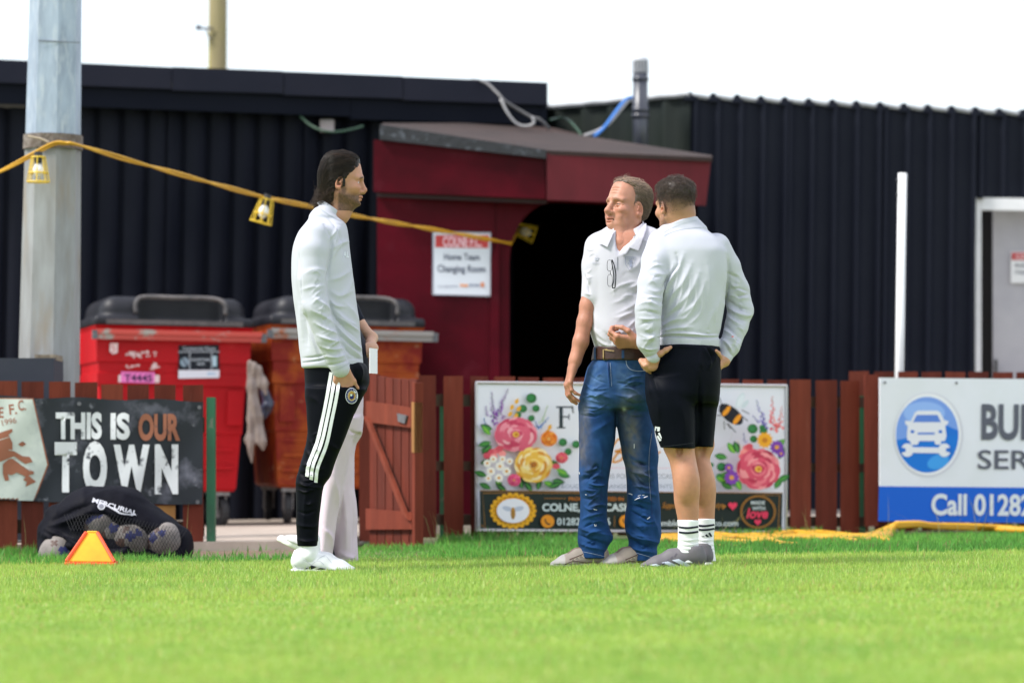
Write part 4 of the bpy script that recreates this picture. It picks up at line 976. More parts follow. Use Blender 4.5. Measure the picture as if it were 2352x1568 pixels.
def wheelie_bin(name, cx, cy, zg, yaw, S, mbody, mbar, label):
    """Four wheeled waste container; front face towards -y before turning; S scales widths."""
    root = empty(name, (cx, cy, zg), label, 'bin', 'large waste bins')
    cz, sz = math.cos(yaw), math.sin(yaw); R = np.array([[cz, -sz, 0], [sz, cz, 0], [0, 0, 1]]); T = np.array((cx, cy, zg))
    W = lambda x, y, z: R @ np.array((x, y, z)) + T
    def prism(nm, prof, m, par=root):     # prof: (z, half width, front y, back y)
        mb = MB(); V = []
        for z, w, yf, yb in prof: V += [W(-w, yf, z), W(w, yf, z), W(w, yb, z), W(-w, yb, z)]
        F = [(4 * i + j, 4 * i + (j + 1) % 4, 4 * i + 4 + (j + 1) % 4, 4 * i + 4 + j) for i in range(len(prof) - 1) for j in range(4)] + [(3, 2, 1, 0), tuple(4 * (len(prof) - 1) + j for j in range(4))]
        mb.add(V, F, m); return mb.build(nm, par)
    w = 0.535 * S; D = 1.15
    prism('body', [(0.24, w - .09, 0.10, D - .08), (0.26, w - .075, 0.085, D - .06), (0.62, w - .052, 0.062, D - .04), (0.625, w - .044, 0.05, D - .04), (0.94, w - .028, 0.034, D - .02), (0.945, w - .014, 0.015, D - .02), (1.02, w - .012, 0.013, D - .02), (1.025, w - .02, 0.022, D - .02), (1.09, w - .018, 0.020, D), (1.095, w - .006, 0.004, D), (1.31, w, 0, D), (1.335, w + .012, -0.015, D + .01)], mbody)
    # vertical pocket ribs and moulded panels on the front
    MB().box(W(w - .10, 0.033, 0.80), (0.05, 0.02, 0.115), mbody, R).build('pocket', root)
    MB().box(W(-w + .12, 0.040, 0.80), (0.05, 0.02, 0.115), mbody, R).build('pocket', root)
    for z in ((0.40, 0.52) if mbody is M_binr else (0.36, 0.46, 0.56, 0.70, 0.78, 0.86, 1.14, 1.20)): MB().box(W(0, 0.065, z), (w - .10, 0.008, 0.012), mbody, R).build('moulded_rib', root)
    # lifting bar
    bar = MB(); bar.box(W(0.03, -0.045, 1.275), (w + .035, 0.022, 0.034), mbar, R); bar.box(W(0.03, -0.07, 1.29), (w + .03, 0.012, 0.012), mbar, R); b_ = bar.build('lifting_bar', root)
    for s_ in (-1, 1): MB().box(W(0.03 + s_ * (w + .045), -0.045, 1.27), (0.018, 0.026, 0.03), M_zinc, R).build('bar_end', b_)
    # lid: domed with two humps and a sunken grip between
    s = SDF(0.011)
    def lid(X, Y, Z):
        x, y, z = X - T[0], Y - T[1], Z - T[2]; u = x * cz + y * sz; v = -x * sz + y * cz
        bx = np.maximum(np.abs(u) - (w - .005), 0); by = np.maximum(np.abs(v - D / 2) - (D / 2 + .0), 0)
        base = np.sqrt(bx ** 2 + by ** 2 + np.maximum(np.abs(z - 1.365) - 0.012, 0) ** 2) - 0.022
        def rb(cu, hu, hv, hz, r, cv=D / 2, c=1.37):
            return np.sqrt(np.maximum(np.abs(u - cu) - hu + r, 0) ** 2 + np.maximum(np.abs(v - cv) - hv + r, 0) ** 2 + np.maximum(np.abs(z - c) - hz + r, 0) ** 2) - r
        dome = rb(0, w - .03, D / 2 - .03, 0.165, 0.10)
        d = smin(base, dome, 0.03)
        d = smax(d, -rb(0.05, w * 0.56, 0.10, 0.11, 0.03, cv=0.03, c=1.475), 0.012)
        return d
    s.add(lid, T + (-1.6, -1.6, 1.28), T + (1.6, 1.6, 1.6)); V, F = s.mesh(); lo = np_mesh('lid', V, F, M_lid, root, smooth=True)
    ar = catmull([W(-w * .50, -0.0, 1.42), W(-w * .50, 0.01, 1.49), W(-w * .40, 0.03, 1.528), W(0, 0.035, 1.53), W(w * .50, 0.03, 1.528), W(w * .65, 0.01, 1.49), W(w * .66, -0.0, 1.42)], 5)
    MB().tube(ar, 0.016, M_lidg, 8).build('grip_edge', lo, smooth=True)
    MB().box(W(0.0, -0.024, 1.36), (w - .06, 0.006, 0.016), M_lidg, R).build('lid_lip', lo)
    for x in (-w + .16, w - .16):
        for y in (0.16, D - .16):
            c = MB(); c.box(W(x, y, 0.225), (0.05, 0.045, 0.012), M_steel, R)
            for q in (-1, 1): c.box(W(x + q * .03, y + .02, 0.155), (0.004, 0.03, 0.07), M_steel, R)
            cst = c.build('castor', root)
            Rw = R @ np.array([[0, 0, 1], [0, 1, 0], [-1, 0, 0]])
            wob = rng.uniform(-.4, .4); cw_, sw_ = math.cos(wob), math.sin(wob); Rw = np.array([[cw_, -sw_, 0], [sw_, cw_, 0], [0, 0, 1]]) @ Rw
            MB().lathe([(0.06, -0.022), (0.092, -0.024), (0.1, -0.012), (0.1, 0.012), (0.092, 0.024), (0.06, 0.022)], M_rub, c=W(x, y + .03, 0.1), n=20, R=Rw).build('tyre', cst)
            MB().lathe([(0.01, -0.026), (0.058, -0.02), (0.06, 0.0), (0.058, 0.02), (0.01, 0.026)], M_steel, c=W(x, y + .03, 0.1), n=16, R=Rw).build('wheel_hub', cst)
    return root, W, w
zs = lambda x: ground(x) + 0.055
c0 = at(398, 1180, 23.2); red, Wr, wr = wheelie_bin('waste_bin', c0[0], 23.05, zs(c0[0]), math.radians(13), 0.97, M_binr, M_barr, "red waste bin with a black lid, pink T4445 label and commercial waste sticker")
c1 = at(792, 1180, 23.4); org, Wo, wo = wheelie_bin('waste_bin', c1[0], 23.35, zs(c1[0]), math.radians(13), 0.97, M_bino, M_baro, "faded orange waste bin half hidden behind the man in profile")
# stickers on the red bin
def on_bin(Wf, tl_px, z_off=0.0):
    return None
def bin_print(Wf, y=0.0):                # plane of the upper front panel
    a, b, c = Wf(-0.5, 0.004, 1.10), Wf(0.5, 0.004, 1.10), Wf(-0.5, 0.0, 1.31); return Print(a, b, c, step=0.0006, start=0.003)
P = bin_print(Wr)
k1 = lambda x, y: (169.3 + .36 * x, 658.6 + .36 * y)
P.put(poly([k1(668, 372), k1(926, 368), k1(930, 528), k1(668, 530)]), ink((0.06, 0.08, 0.13))); P.put(text_shape('Commercial Waste', *[k1(695, 0)[0], k1(905, 0)[0]], k1(0, 402)[1], 7.5, 0.02), ink((0.72, 0.75, 0.8)))
for q in (((668, 415), (930, 413)), ((740, 415), (740, 528)), ((880, 415), (880, 528))): P.put(stroke([k1(*q[0]), k1(*q[1])], 1.8), ink((0.75, 0.78, 0.82)))
P.put(text_shape('NON RECYCLABLE', *[k1(750, 0)[0], k1(870, 0)[0]], k1(0, 472)[1], 6, 0.02), ink((0.75, 0.78, 0.82))); P.put(text_shape('WASTE', *[k1(785, 0)[0], k1(835, 0)[0]], k1(0, 500)[1], 6, 0.02), ink((0.75, 0.78, 0.82)))
P.put(ell(*k1(707, 480), 10, 11, 14), ink((0.55, 0.62, 0.68))); P.put(stroke([k1(690, 450), k1(725, 510)], 2.5), ink((0.06, 0.08, 0.13))); P.put(poly([k1(885, 440), k1(912, 440), k1(912, 508), k1(888, 508)]), ink((0.7, 0.8, 0.85)))
P.put(poly([k1(668, 531), k1(930, 529), k1(928, 580), k1(668, 584)]), ink((0.86, 0.86, 0.90))); P.put(text_shape('BIFFA', *[k1(855, 0)[0], k1(905, 0)[0]], k1(0, 562)[1], 6, 0.02), ink((0.55, 0.72, 0.85)))
P.build('waste_sticker', red); P = bin_print(Wr); wsc = ink((0.88, 0.78, 0.78))
r = np.random.default_rng(5)
for cx_, cy_, sx, sy, n in ((425, 432, 90, 22, 26), (515, 505, 22, 20, 9), (350, 505, 40, 10, 5)):
    for _ in range(n):
        x, y = cx_ + r.normal() * sx * .55, cy_ + r.normal() * sy * .5; P.put(ell(*k1(x, y), r.uniform(1.5, 6), r.uniform(1, 3), 9, r.uniform(-20, 20)), wsc)
P.put(poly([k1(232, 360), k1(283, 358), k1(280, 420), k1(250, 430), k1(228, 410)]), wsc); P.put(stroke([k1(240, 370), k1(262, 400), k1(245, 420)], 1.8), ink((0.75, 0.2, 0.22)))
P.build('paint_scuff', red)['kind'] = 'stuff'
a, b, c = Wr(-0.5, 0.015, 0.95), Wr(0.5, 0.015, 0.95), Wr(-0.5, 0.013, 1.02); P = Print(a, b, c, step=0.0008, start=0.012)
P.put(poly([k1(285, 562), k1(548, 562), k1(546, 612), k1(285, 608)]), wsc)
P.put(poly([k1(302, 540), k1(518, 545), k1(516, 614), k1(300, 608)]), ink((0.90, 0.47, 0.74))); P.put(text_shape('T4445', *[k1(322, 0)[0], k1(502, 0)[0]], k1(0, 600)[1], 15.5, 0.03, rot=0.8), ink((0.22, 0.13, 0.28)))
P.build('number_label', red)
# plastic bag hanging between the bins
pb = SDF(0.008); db = 22.85
pp = lambda x, y, o=0: at(x, y, db) + np.array((0, o, 0))
pb.chain([pp(574, 832), pp(590, 850), pp(606, 880), pp(610, 905)], [0.014, 0.034, 0.032, 0.012], 0.015, sq=((0, 1, 0), .5)); pb.chain([pp(572, 838), pp(578, 890), pp(580, 960), pp(574, 1010), pp(578, 1062)], [0.015, 0.026, 0.033, 0.030, 0.010], 0.015, sq=((0, 1, 0), .5)); pb.chain([pp(578, 880), pp(592, 960), pp(602, 1015), pp(604, 1032)], [0.022, 0.030, 0.028, 0.010], 0.012, sq=((0, 1, 0), .5))
V, F = pb.mesh(); N = normals(V, F); Q = proj(V)
V = V + N * (0.003 * np.sin(Q[:, 0] * .4 + 2.5 * np.sin(Q[:, 1] * .03)) + waves(V, 3, (25, 60), 0.009))[:, None]
M_bag = mat('dirty_plastic', (0.36, 0.29, 0.26), 0.3, (0.24, 0.185, 0.16), 9, trans=0.35)
tag(np_mesh('plastic_bag', V, F, M_bag, smooth=True, base=pp(585, 1070)), "dirty translucent plastic bag hanging between the red and orange bins", 'plastic bag')
bb = SDF(0.01); bb.chain([pp(604, 900, .12), pp(612, 930, .12), pp(606, 950, .12)], [0.03, 0.04, 0.03], 0.02); V, F = bb.mesh(); V = V + normals(V, F) * waves(V, 8, (70,), 0.012)[:, None]
tag(np_mesh('dark_bag', V, F, mat('navy_plastic', (0.02, 0.025, 0.05), 0.35), smooth=True, base=pp(608, 950, .12)), "dark blue scrap of plastic behind the hanging bag", 'plastic bag')

# ================================================================== BALL BAG, BALLS, CONE
dbb = 17.55
kb = lambda x, y, o=0.0: at(75.3 + x * .16, 1119.6 + y * .16, dbb) + np.array((0, o, 0))     # measured on an enlargement
s = SDF(0.009)
s.chain([kb(330, 1000), kb(700, 960), kb(1300, 960), kb(1950, 960)], [0.075, 0.10, 0.115, 0.10], 0.08, sq=((0, 1, 0), 1.5))
s.chain([kb(380, 480, .05), kb(800, 420, .05), kb(1250, 470, .05), kb(1700, 720, .02), kb(2040, 790)], [0.06, 0.14, 0.15, 0.12, 0.085], 0.08, sq=((0, 1, 0), 1.25))
s.chain([kb(300, 420, .05), kb(330, 700, .03), kb(280, 900)], [0.045, 0.07, 0.06], 0.06)
s.rcone(kb(860, 280, .05), kb(1200, 330, .05), 0.055, 0.06, 0.07)
s.rcone(kb(170, 600, .03), kb(120, 900, .03), 0.03, 0.02, 0.04)
for pts, rr in (([kb(720, 620, -.21), kb(1000, 520, -.25), kb(1300, 640, -.26), kb(1700, 740, -.24), kb(1960, 770, -.2)], [0.08, 0.13, 0.135, 0.128, 0.115]), ([kb(330, 950, -.19), kb(520, 1000, -.21)], [0.11, 0.11])):
    s.chain(pts, rr, 0.02, op='s', sq=((0, 0, 1), .58))       # sagging net windows
V, F = s.mesh()
st = [([(x * .16 + 75.3, y * .16 + 1119.6) for x, y in p], w, a) for p, w, a in (
    ([(180, 600), (450, 720), (700, 850), (900, 800)], 6, 16), ([(250, 560), (600, 440), (850, 340)], 6, 12), ([(300, 480), (560, 330), (840, 240)], 5, -10), ([(850, 340), (1250, 560), (1700, 640), (1930, 650)], 5, 10), ([(1250, 960), (1400, 860), (1700, 850)], 6, 10), ([(1350, 1080), (1600, 950), (1800, 930)], 6, 8), ([(950, 700), (1250, 800), (1600, 850), (1900, 900)], 5, 12), ([(1990, 640), (2060, 760), (2000, 940)], 5, 10), ([(330, 700), (560, 800), (640, 900)], 5, -12), ([(120, 640), (300, 760), (480, 900)], 6, 12))]
V = folds(V, F, st); V = V + normals(V, F) * waves(V, 4, (25, 55), 0.008)[:, None]
V[:, 2] = np.maximum(V[:, 2], ground(V[:, 0]) + 0.004)
M_bagk = mat('bag_black', (0.003, 0.003, 0.006), 0.6, (0.007, 0.007, 0.012), 8, spec=0.06, bump=0.2, bscale=50)
bag = tag(np_mesh('ball_bag', V, F, M_bagk, smooth=True, base=kb(1150, 1120)), "black ball bag slumped on the grass with footballs showing through its net", 'bag')
wl = ink((0.72, 0.72, 0.76))
q = lambda x, y: (75.3 + x * .16, 1119.6 + y * .16)
sx0, sy0 = q(1505, 330); 
sh = [(text_shape('MERCURIAL', q(850, 0)[0], q(850, 0)[0] + 106, q(850, 205)[1], 10, 0.03, rot=17), wl), (ell(*q(985, 268), 9, 8, 16), wl), (ell(*q(985, 268), 6, 5.4, 14), ink((0.45, 0.45, 0.5))), (stroke(catmull([q(1060, 260), q(1200, 330), q(1260, 370), q(1400, 390), q(1470, 380)], 4), 4), wl), (stroke(catmull([q(1060, 268), q(1190, 345), q(1260, 382), q(1400, 400)], 4), 1.2), ink((0.2, 0.2, 0.25)))]
decal('print', (V, F), bag, sh, off=0.004, step=0.0008)
# footballs: panelled spheres
def football(c, R_, rot, lab):
    bpyv, faces = [], []
    n1, n2 = 24, 36; V = []
    for i in range(n1 + 1):
        th = math.pi * i / n1
        for j in range(n2): ph = 2 * math.pi * j / n2; V.append((math.sin(th) * math.cos(ph), math.sin(th) * math.sin(ph), math.cos(th)))
    V = np.array(V); Fq = np.array([(i * n2 + j, (i + 1) * n2 + j, (i + 1) * n2 + (j + 1) % n2, i * n2 + (j + 1) % n2) for i in range(n1) for j in range(n2)])
    g = (1 + 5 ** .5) / 2; ico = np.array([(0, a, b * g) for a in (-1, 1) for b in (-1, 1)]); ico = np.vstack([ico, ico[:, [1, 2, 0]], ico[:, [2, 0, 1]]]); ico /= np.linalg.norm(ico, axis=1)[:, None]
    D = V @ ico.T; D.sort(axis=1); seam = np.clip((D[:, -1] - D[:, -2]) / 0.10, 0, 1)
    cen = np.array([V[f].mean(0) for f in Fq]); cen /= np.linalg.norm(cen, axis=1)[:, None]
    mk = np.array([0.9, -0.25, .35]); mk /= np.linalg.norm(mk)
    m = np.zeros(len(Fq), int); m[(cen @ mk) > 0.975] = 1; m[(cen @ np.array([.55, .75, .36])) > 0.97] = 1; m[(cen @ np.array([.45, -.8, -.4])) > 0.95] = 2
    Rm = np.array(Matrix.Rotation(rot, 3, 'Z') @ Matrix.Rotation(rot * .6, 3, 'X'))
    W = (V * (R_ * (0.975 + 0.025 * seam))[:, None]) @ Rm.T + c
    wc = cen @ Rm.T; m[:] = 0
    for (dx, dz, cs, kk) in ((math.sin(rot * 3) * .42, .22, .975, 1), (math.sin(rot * 3) * .42 - .42, -.1, .968, 2), (math.sin(rot * 3) * .42 + .38, .42, .985, 1), (-.2, .6, .985, 2)):
        d_ = np.array([dx, -.8, dz]); d_ /= np.linalg.norm(d_); m[(wc @ d_) > cs] = kk
    return tag(np_mesh('football', W, Fq, [mat('ball_white', (0.22, 0.195, 0.185), 0.6, (0.13, 0.115, 0.11), 9, spec=0.2), ink((0.13, 0.15, 0.34)), ink((0.30, 0.22, 0.20))], smooth=True, midx=m, base=c), lab, 'football', 'footballs in the black bag')
for x, y, o, R_, rot, lab in ((1000, 520, -.10, .108, 3.6, "topmost football in the black bag, below the white lettering"), (1880, 775, -.105, .108, 3.9, "football at the right hand end of the black bag"), (1440, 760, -.13, .108, 5.2, "football low in the middle of the bag's net window"), (1640, 640, -.06, .108, 4.2, "football tucked between the middle one and the right end one"), (1150, 650, -.10, .105, 2.2, "football half covered under the topmost one"), (400, 965, -.085, .108, 4.4, "football at the left end of the bag beside the orange cone")):
    football(kb(x, y, o + 0.048), R_, rot, lab)
# net over the window: thin cords
M_net = mat('net_cord', (0.006, 0.006, 0.009), 0.8)
nb_ = MB()
for k in range(34):
    x = 620 + k * 46
    for sl_ in (-1, 1):
        y0, y1 = 400 + max(0, (x - 1100)) * .22, 800 + max(0, (x - 1000)) * .13
        nb_.tube([kb(x - sl_ * 110, y0 - 30, -.165), kb(x, (y0 + y1) / 2, -.205), kb(x + sl_ * 110, y1 + 40, -.185)], .0013, M_net, 4, cap=False)
nb_.build('net', bag)['kind'] = 'stuff'
# cone
dk = 16.35
M_cone = mat('cone_yellow', (0.95, 0.42, 0.008), 0.5, (0.85, 0.30, 0.005), 5, c3=(0.6, 0.17, 0.01), s3=16, lo3=0.68, hi3=0.75)
M_coner = mat('cone_red', (0.80, 0.07, 0.008), 0.5)
cb_ = at(210, 1296, dk); kc = FPX / dk
cone = empty('training_cone', cb_, "low orange and yellow training cone standing in front of the black ball bag", 'cone')
sw, hw_, hh = 0.117, 0.026, 0.152
yr = math.radians(4); Rk = np.array([[math.cos(yr), -math.sin(yr), 0], [math.sin(yr), math.cos(yr), 0], [0, 0, 1]])
def sq4(w, z, r=0.25): return [cb_ + Rk @ np.array((a * w, b * w, z)) for a, b in ((-1, -1), (1, -1), (1, 1), (-1, 1))]
def frustum(name, prof, m):
    mb = MB(); V = sum([sq4(w, z) for w, z in prof], []); n = len(prof)
    mb.add(V, [(4 * i + j, 4 * i + (j + 1) % 4, 4 * i + 4 + (j + 1) % 4, 4 * i + 4 + j) for i in range(n - 1) for j in range(4)] + [(3, 2, 1, 0), tuple(4 * n - 4 + j for j in range(4))], m)
    o = mb.build(name, cone); bv = o.modifiers.new('soft', 'BEVEL'); bv.width = 0.006; bv.segments = 2; return o
frustum('base_flange', [(sw + .003, -0.01), (sw + .003, 0.016)], M_coner)
frustum('shell', [(sw - .006, 0.0165), (hw_, hh)], M_cone)
for a, b in ((-1, -1), (1, -1)):         # darker raised corner ridges
    p0, p1 = cb_ + Rk @ np.array((a * (sw - .006), b * (sw - .006), 0.018)), cb_ + Rk @ np.array((a * hw_, b * hw_, hh)); MB().tube([p0, p1], 0.009, M_coner, 6).build('corner_ridge', cone)
frustum('top_cap', [(hw_ + .002, hh + .0005), (hw_ - .004, hh + .007)], M_cone)

# ================================================================== STRING LIGHTS, CABLES
M_yel = mat('yellow_cable', (0.62, 0.33, 0.012), 0.5, (0.50, 0.25, 0.01), 8); M_yel2 = mat('yellow_cage', (0.72, 0.48, 0.03), 0.45)
M_bulb = mat('bulb_white', (0.85, 0.85, 0.85), 0.25); M_sock = mat('socket_black', (0.02, 0.02, 0.025), 0.5)
cab = [(-260, 470, 19.0), (-80, 425, 19.25), (0, 394, 19.4), (70, 358, 19.5), (122, 331, 19.55), (150, 329.5, 19.55), (182, 334, 19.58), (300, 369, 19.95), (440, 408, 20.5), (600, 451, 21.2), (700, 472, 21.6), (790, 491, 22.0), (900, 511, 22.6), (1000, 528, 23.2), (1100, 546, 23.75), (1168, 558, 24.08), (1174, 556, 24.2), (1190, 530, 24.7)]
pts = catmull([at(*c) for c in cab], 8)
sl = tag(bpy.data.objects.new('festoon_cable', None), "yellow twin festoon cable strung from the grey column to the maroon porch", 'cable'); sl.location = at(440, 408, 20.5); COL.objects.link(sl)
L = np.concatenate([[0], np.cumsum(np.linalg.norm(np.diff(pts, axis=0), axis=1))])
for ph in (0, math.pi):
    o_ = np.stack([0 * L, 0.007 * np.cos(L * 5 + ph), 0.0085 * np.sin(L * 5 + ph)], 1); MB().tube(pts + o_, 0.0075, M_yel, 6).build('strand', sl, smooth=True)
def cage_lamp(px, py, d, length, tilt, label, side=0.0):
    top = at(px, py, d); root = empty('cage_lamp', top, label, 'lamp', 'caged bulbs on the yellow cable')
    Rm = np.array(Matrix.Rotation(tilt, 3, 'Y') @ Matrix.Rotation(side, 3, 'X')); q = lambda r, w, z: top + Rm @ np.array((r * math.cos(w), r * math.sin(w), -z))
    Lh, r0, r1 = length, length * .26, length * .42
    cage = MB()
    for i in range(8):
        w = 2 * math.pi * i / 8; cage.tube([q(r0, w, 0.01), q(r1, w, Lh)], 0.0035, M_yel2, 5)
    for z, r in ((0.01, r0), (Lh * .66, r0 + (r1 - r0) * .66), (Lh, r1)):
        cage.tube([q(r, 2 * math.pi * i / 16, z) for i in range(17)], 0.0042, M_yel2, 5, cap=False)
    cage.build('cage', root)
    MB().lathe([(0.0, 0.02), (0.022, 0.02), (0.024, -0.005), (0.02, -0.045), (0.0, -0.045)], M_sock, c=top, n=12, R=Rm).build('socket', root)
    z0 = Lh * .30; rb = Lh * .20
    MB().lathe([(0.0, -z0), (rb * .5, -z0 - rb * .1), (rb * .95, -z0 - rb * .9), (rb, -z0 - rb * 1.5), (rb * .75, -z0 - rb * 2.2), (rb * .3, -z0 - rb * 2.6), (0.0, -z0 - rb * 2.65)], M_bulb, c=top, n=14, R=Rm).build('bulb', root, smooth=True)
    return root
cage_lamp(88, 357, 19.45, 0.150, math.radians(-1), "yellow caged bulb hanging in front of the grey column")
cage_lamp(614, 454, 21.22, 0.158, math.radians(14), "yellow caged bulb hanging against the dark cladding left of the man in profile")
cage_lamp(1182, 524, 24.75, 0.15, math.radians(-72), "dim yellow caged bulb lying in the porch arch")

def cable(name, pts, r, m, label, mats_parts=None):
    P_ = catmull([at(*p) for p in pts], 6); o = MB(); o.tube(P_, r, m, 6); return tag(o.build(name, smooth=True, base=P_.mean(0)), label, 'cable')
M_cw = mat('grey_cable', (0.36, 0.35, 0.36), 0.5); M_cgr = mat('dark_grey_cable', (0.12, 0.115, 0.12), 0.5); M_cb = mat('blue_cable', (0.03, 0.17, 0.55), 0.45); M_cg = mat('green_cable', (0.035, 0.08, 0.05), 0.5)
cable('power_cable', [(1085, 184, 25.9), (1115, 190, 25.65), (1140, 212, 25.5), (1160, 233, 25.45), (1190, 252, 25.5), (1222, 270, 25.5), (1240, 275, 25.5), (1262, 297, 25.55)], 0.012, M_cgr, "thick grey cable running over the clubhouse fascia down to the porch roof")
cable('power_cable', [(1150, 228, 25.42), (1165, 258, 25.4), (1185, 283, 25.4), (1208, 290, 25.4), (1226, 283, 25.4), (1222, 268, 25.4)], 0.010, M_cw, "pale looped cable hanging below the clubhouse fascia")
cable('power_cable', [(1262, 276, 26.0), (1285, 271, 26.2), (1305, 276, 26.0), (1328, 300, 25.6), (1334, 312, 25.5)], 0.008, M_cg, "thin green cable arching over the porch roof")
cable('power_cable', [(1342, 312, 25.45), (1375, 300, 25.5), (1400, 282, 25.6), (1425, 252, 25.8), (1445, 228, 26.0)], 0.013, M_cw, "white cable rising to the black flue")
cable('power_cable', [(1365, 314, 25.44), (1385, 296, 25.5), (1405, 270, 25.6), (1425, 243, 25.8), (1440, 227, 25.95), (1452, 224, 26.0)], 0.012, M_cb, "blue cable rising to the black flue")
jb = empty('junction_box', at(750, 290, dB(750) - .05), "small pale junction box under the clubhouse fascia", 'junction box')
MB().board(735, 767, 275, 303, dB(750) - 0.09, 0.05, mat('box_pink', (0.42, 0.36, 0.37), 0.6)).build('case', jb)
MB().board(738, 764, 277, 280, dB(750) - 0.095, 0.004, M_cw).build('lid', jb)
cable('thin_cable', [(690, 268, 25.45), (712, 287, 25.4), (740, 300, 25.35), (775, 303, 25.35), (810, 297, 25.4), (834, 290, 25.45)], 0.009, M_cg, "thin slack cable looping under the junction box")

hs = empty('cable_bundle', at(1850, 1236, 20.3), "bundle of yellow extension cables lying along the foot of the fence", 'cable')
kh = lambda x, y: (1599 + .32 * x, 1129 + .32 * y)
def hose(pts, d0, d1, r=0.0155):
    def lie(x, y):                       # rest the cable on the ground in front of the fence
        d = 20.0
        for _ in range(6):
            X = at(x, y, d)[0]; lim = 19.62 + .32 * (X + .4); yh = 1048 + math.tan(ROLL) * (x - W_ / 2)
            d = min(max(FPX * (0.5 - ground(X) - .02) / max(y - yh, 1), 18.2), lim)
        return at(x, y, d)
    P_ = catmull([lie(x, y) for x, y in pts], 6); MB().tube(P_, r, M_yel, 6).build('strand', hs, smooth=True)
base_l = [(-300, 345), (-100, 335), (120, 328), (450, 335), (700, 318), (900, 318), (1180, 335), (1300, 295), (1430, 235)]
for k in range(7):
    hose([kh(x, y - 6 + rng.uniform(-26, 30)) for x, y in base_l[:7]] + [kh(1300 + k * 6, 288 + k * 9), kh(1436 - k * 9, 232 + k * 20)], 19.55, 20.3)
hose([kh(120, 390), kh(300, 395), kh(460, 330), kh(620, 372), kh(720, 380)], 19.5, 19.8)
for k in range(3):
    hose([kh(1430, 225 + k * 12), kh(1600, 222 + k * 9), kh(1700, 235 + k * 8), kh(1950, 240 + k * 10), kh(2150, 250 + k * 10), kh(2350, 262 + k * 8), kh(2500, 262 + k * 8)], 20.35, 21.0)

# ================================================================== PEOPLE
M_skin = vcol_mat('skin', 0.5, sss=0.12, nscale=38, nmix=0.07, bump=0.12, bscale=300, spec=0.35)
M_hair = vcol_mat('hair', 0.45, spec=0.3)
M_top = vcol_mat('pale_jersey', 0.75, wr=.35, wscale=7.0, nscale=5, nmix=0.03, bump=0.10, bscale=500, sheen=0.1, spec=0.2)
M_black = vcol_mat('black_cloth', 0.55, wr=.3, wscale=6.0, nscale=8, nmix=0.12, bump=0.1, bscale=400, spec=0.06)
M_denim = vcol_mat('denim', 0.8, wr=.5, wscale=11.0, nscale=26, nmix=0.2, bump=0.25, bscale=260, spec=0.15)
M_shoe = vcol_mat('shoe_upper', 0.6, nscale=20, nmix=0.08, bump=0.15, bscale=200, spec=0.3)
M_pinkc = vcol_mat('pink_cotton', 0.8, nscale=10, nmix=0.05, bump=0.1, bscale=300, spec=0.2)

class Px:
    """Measured points at a person's own depth."""
    def __init__(s, Y): s.Y = Y; s.k = FPX / Y
    def __call__(s, px, py, dy=0.0): return at(px, py, s.Y + dy)
    def secs(s, rows, dy=0.0):            # rows: (py, left px, right px, half depth[, dy])
        out = []
        for r in rows:
            d = dy + (r[4] if len(r) > 4 else 0); a, b = s(r[1], r[0], d), s(r[2], r[0], d)
            out.append(((a[2] + b[2]) / 2, (a[0] + b[0]) / 2, s.Y + d, (b[0] - a[0]) / 2, r[3]))
        return out

class Head:
    """Head built round the midpoint between the ears: x forward, y to the person's left, z up."""
    def __init__(s, O, yaw, pitch=0.0, roll=0.0, scale=1.0):
        s.O = np.asarray(O, float); s.sc = scale
        f = np.array((math.cos(yaw), math.sin(yaw), 0)); l = np.array((-math.sin(yaw), math.cos(yaw), 0)); u = np.array((0, 0, 1.0))
        f, u = f * math.cos(pitch) + u * math.sin(pitch), u * math.cos(pitch) - f * math.sin(pitch)
        l, u = l * math.cos(roll) + u * math.sin(roll), u * math.cos(roll) - l * math.sin(roll)
        s.B = np.stack([f, l, u])
    def w(s, x, y, z): return s.O + (np.array((x, y, z)) * s.sc) @ s.B
    def loc(s, V): return (V - s.O) @ s.B.T / s.sc
    def fn(s, g):
        B, O, k = s.B, s.O, s.sc
        def h(X, Y, Z):
            x, y, z = X - O[0], Y - O[1], Z - O[2]
            return g(*[(x * B[i, 0] + y * B[i, 1] + z * B[i, 2]) / k for i in range(3)]) * k
        return h
def head_base(S, front_p=2.3):
    S = np.array(sorted(S)); zz = np.linspace(S[0, 0], S[-1, 0], 90); C = [pchip(S[:, 0], S[:, i], zz) for i in (1, 2, 3)]
    def g(x, y, z):
        zc = np.clip(z, zz[0], zz[-1]); xf, xb, w = [np.interp(zc, zz, c).astype(f32) for c in C]
        xc = np.minimum(xb + (xf - xb) * 0.42, xf - 0.02)
        u = np.where(x > xc, (x - xc) / (xf - xc), (xc - x) / (xc - xb)); v = np.abs(y) / w
        p = np.where(x > xc, front_p, 2.15); q = (np.abs(u) ** p + v ** p) ** (1 / p)
        d = (q - 1) * np.minimum(w, 0.07)
        return smax(d, np.maximum(zz[0] - z, z - zz[-1]), 0.012)
    return g
HS = [(.142, .005, -.030, .022), (.137, .040, -.055, .043), (.128, .060, -.070, .056), (.112, .075, -.083, .067), (.09, .0835, -.0925, .0735), (.065, .0895, -.097, .0765), (.042, .0935, -.097, .0770), (.022, .0885, -.095, .0745), (.002, .0875, -.091, .0710), (-.018, .0885, -.084, .0680), (-.034, .0880, -.072, .0635), (-.050, .0850, -.056, .0590), (-.064, .0815, -.034, .0530), (-.077, .0780, -.012, .0430), (-.086, .066, .0, .0290), (-.090, .05, .01, .018)]
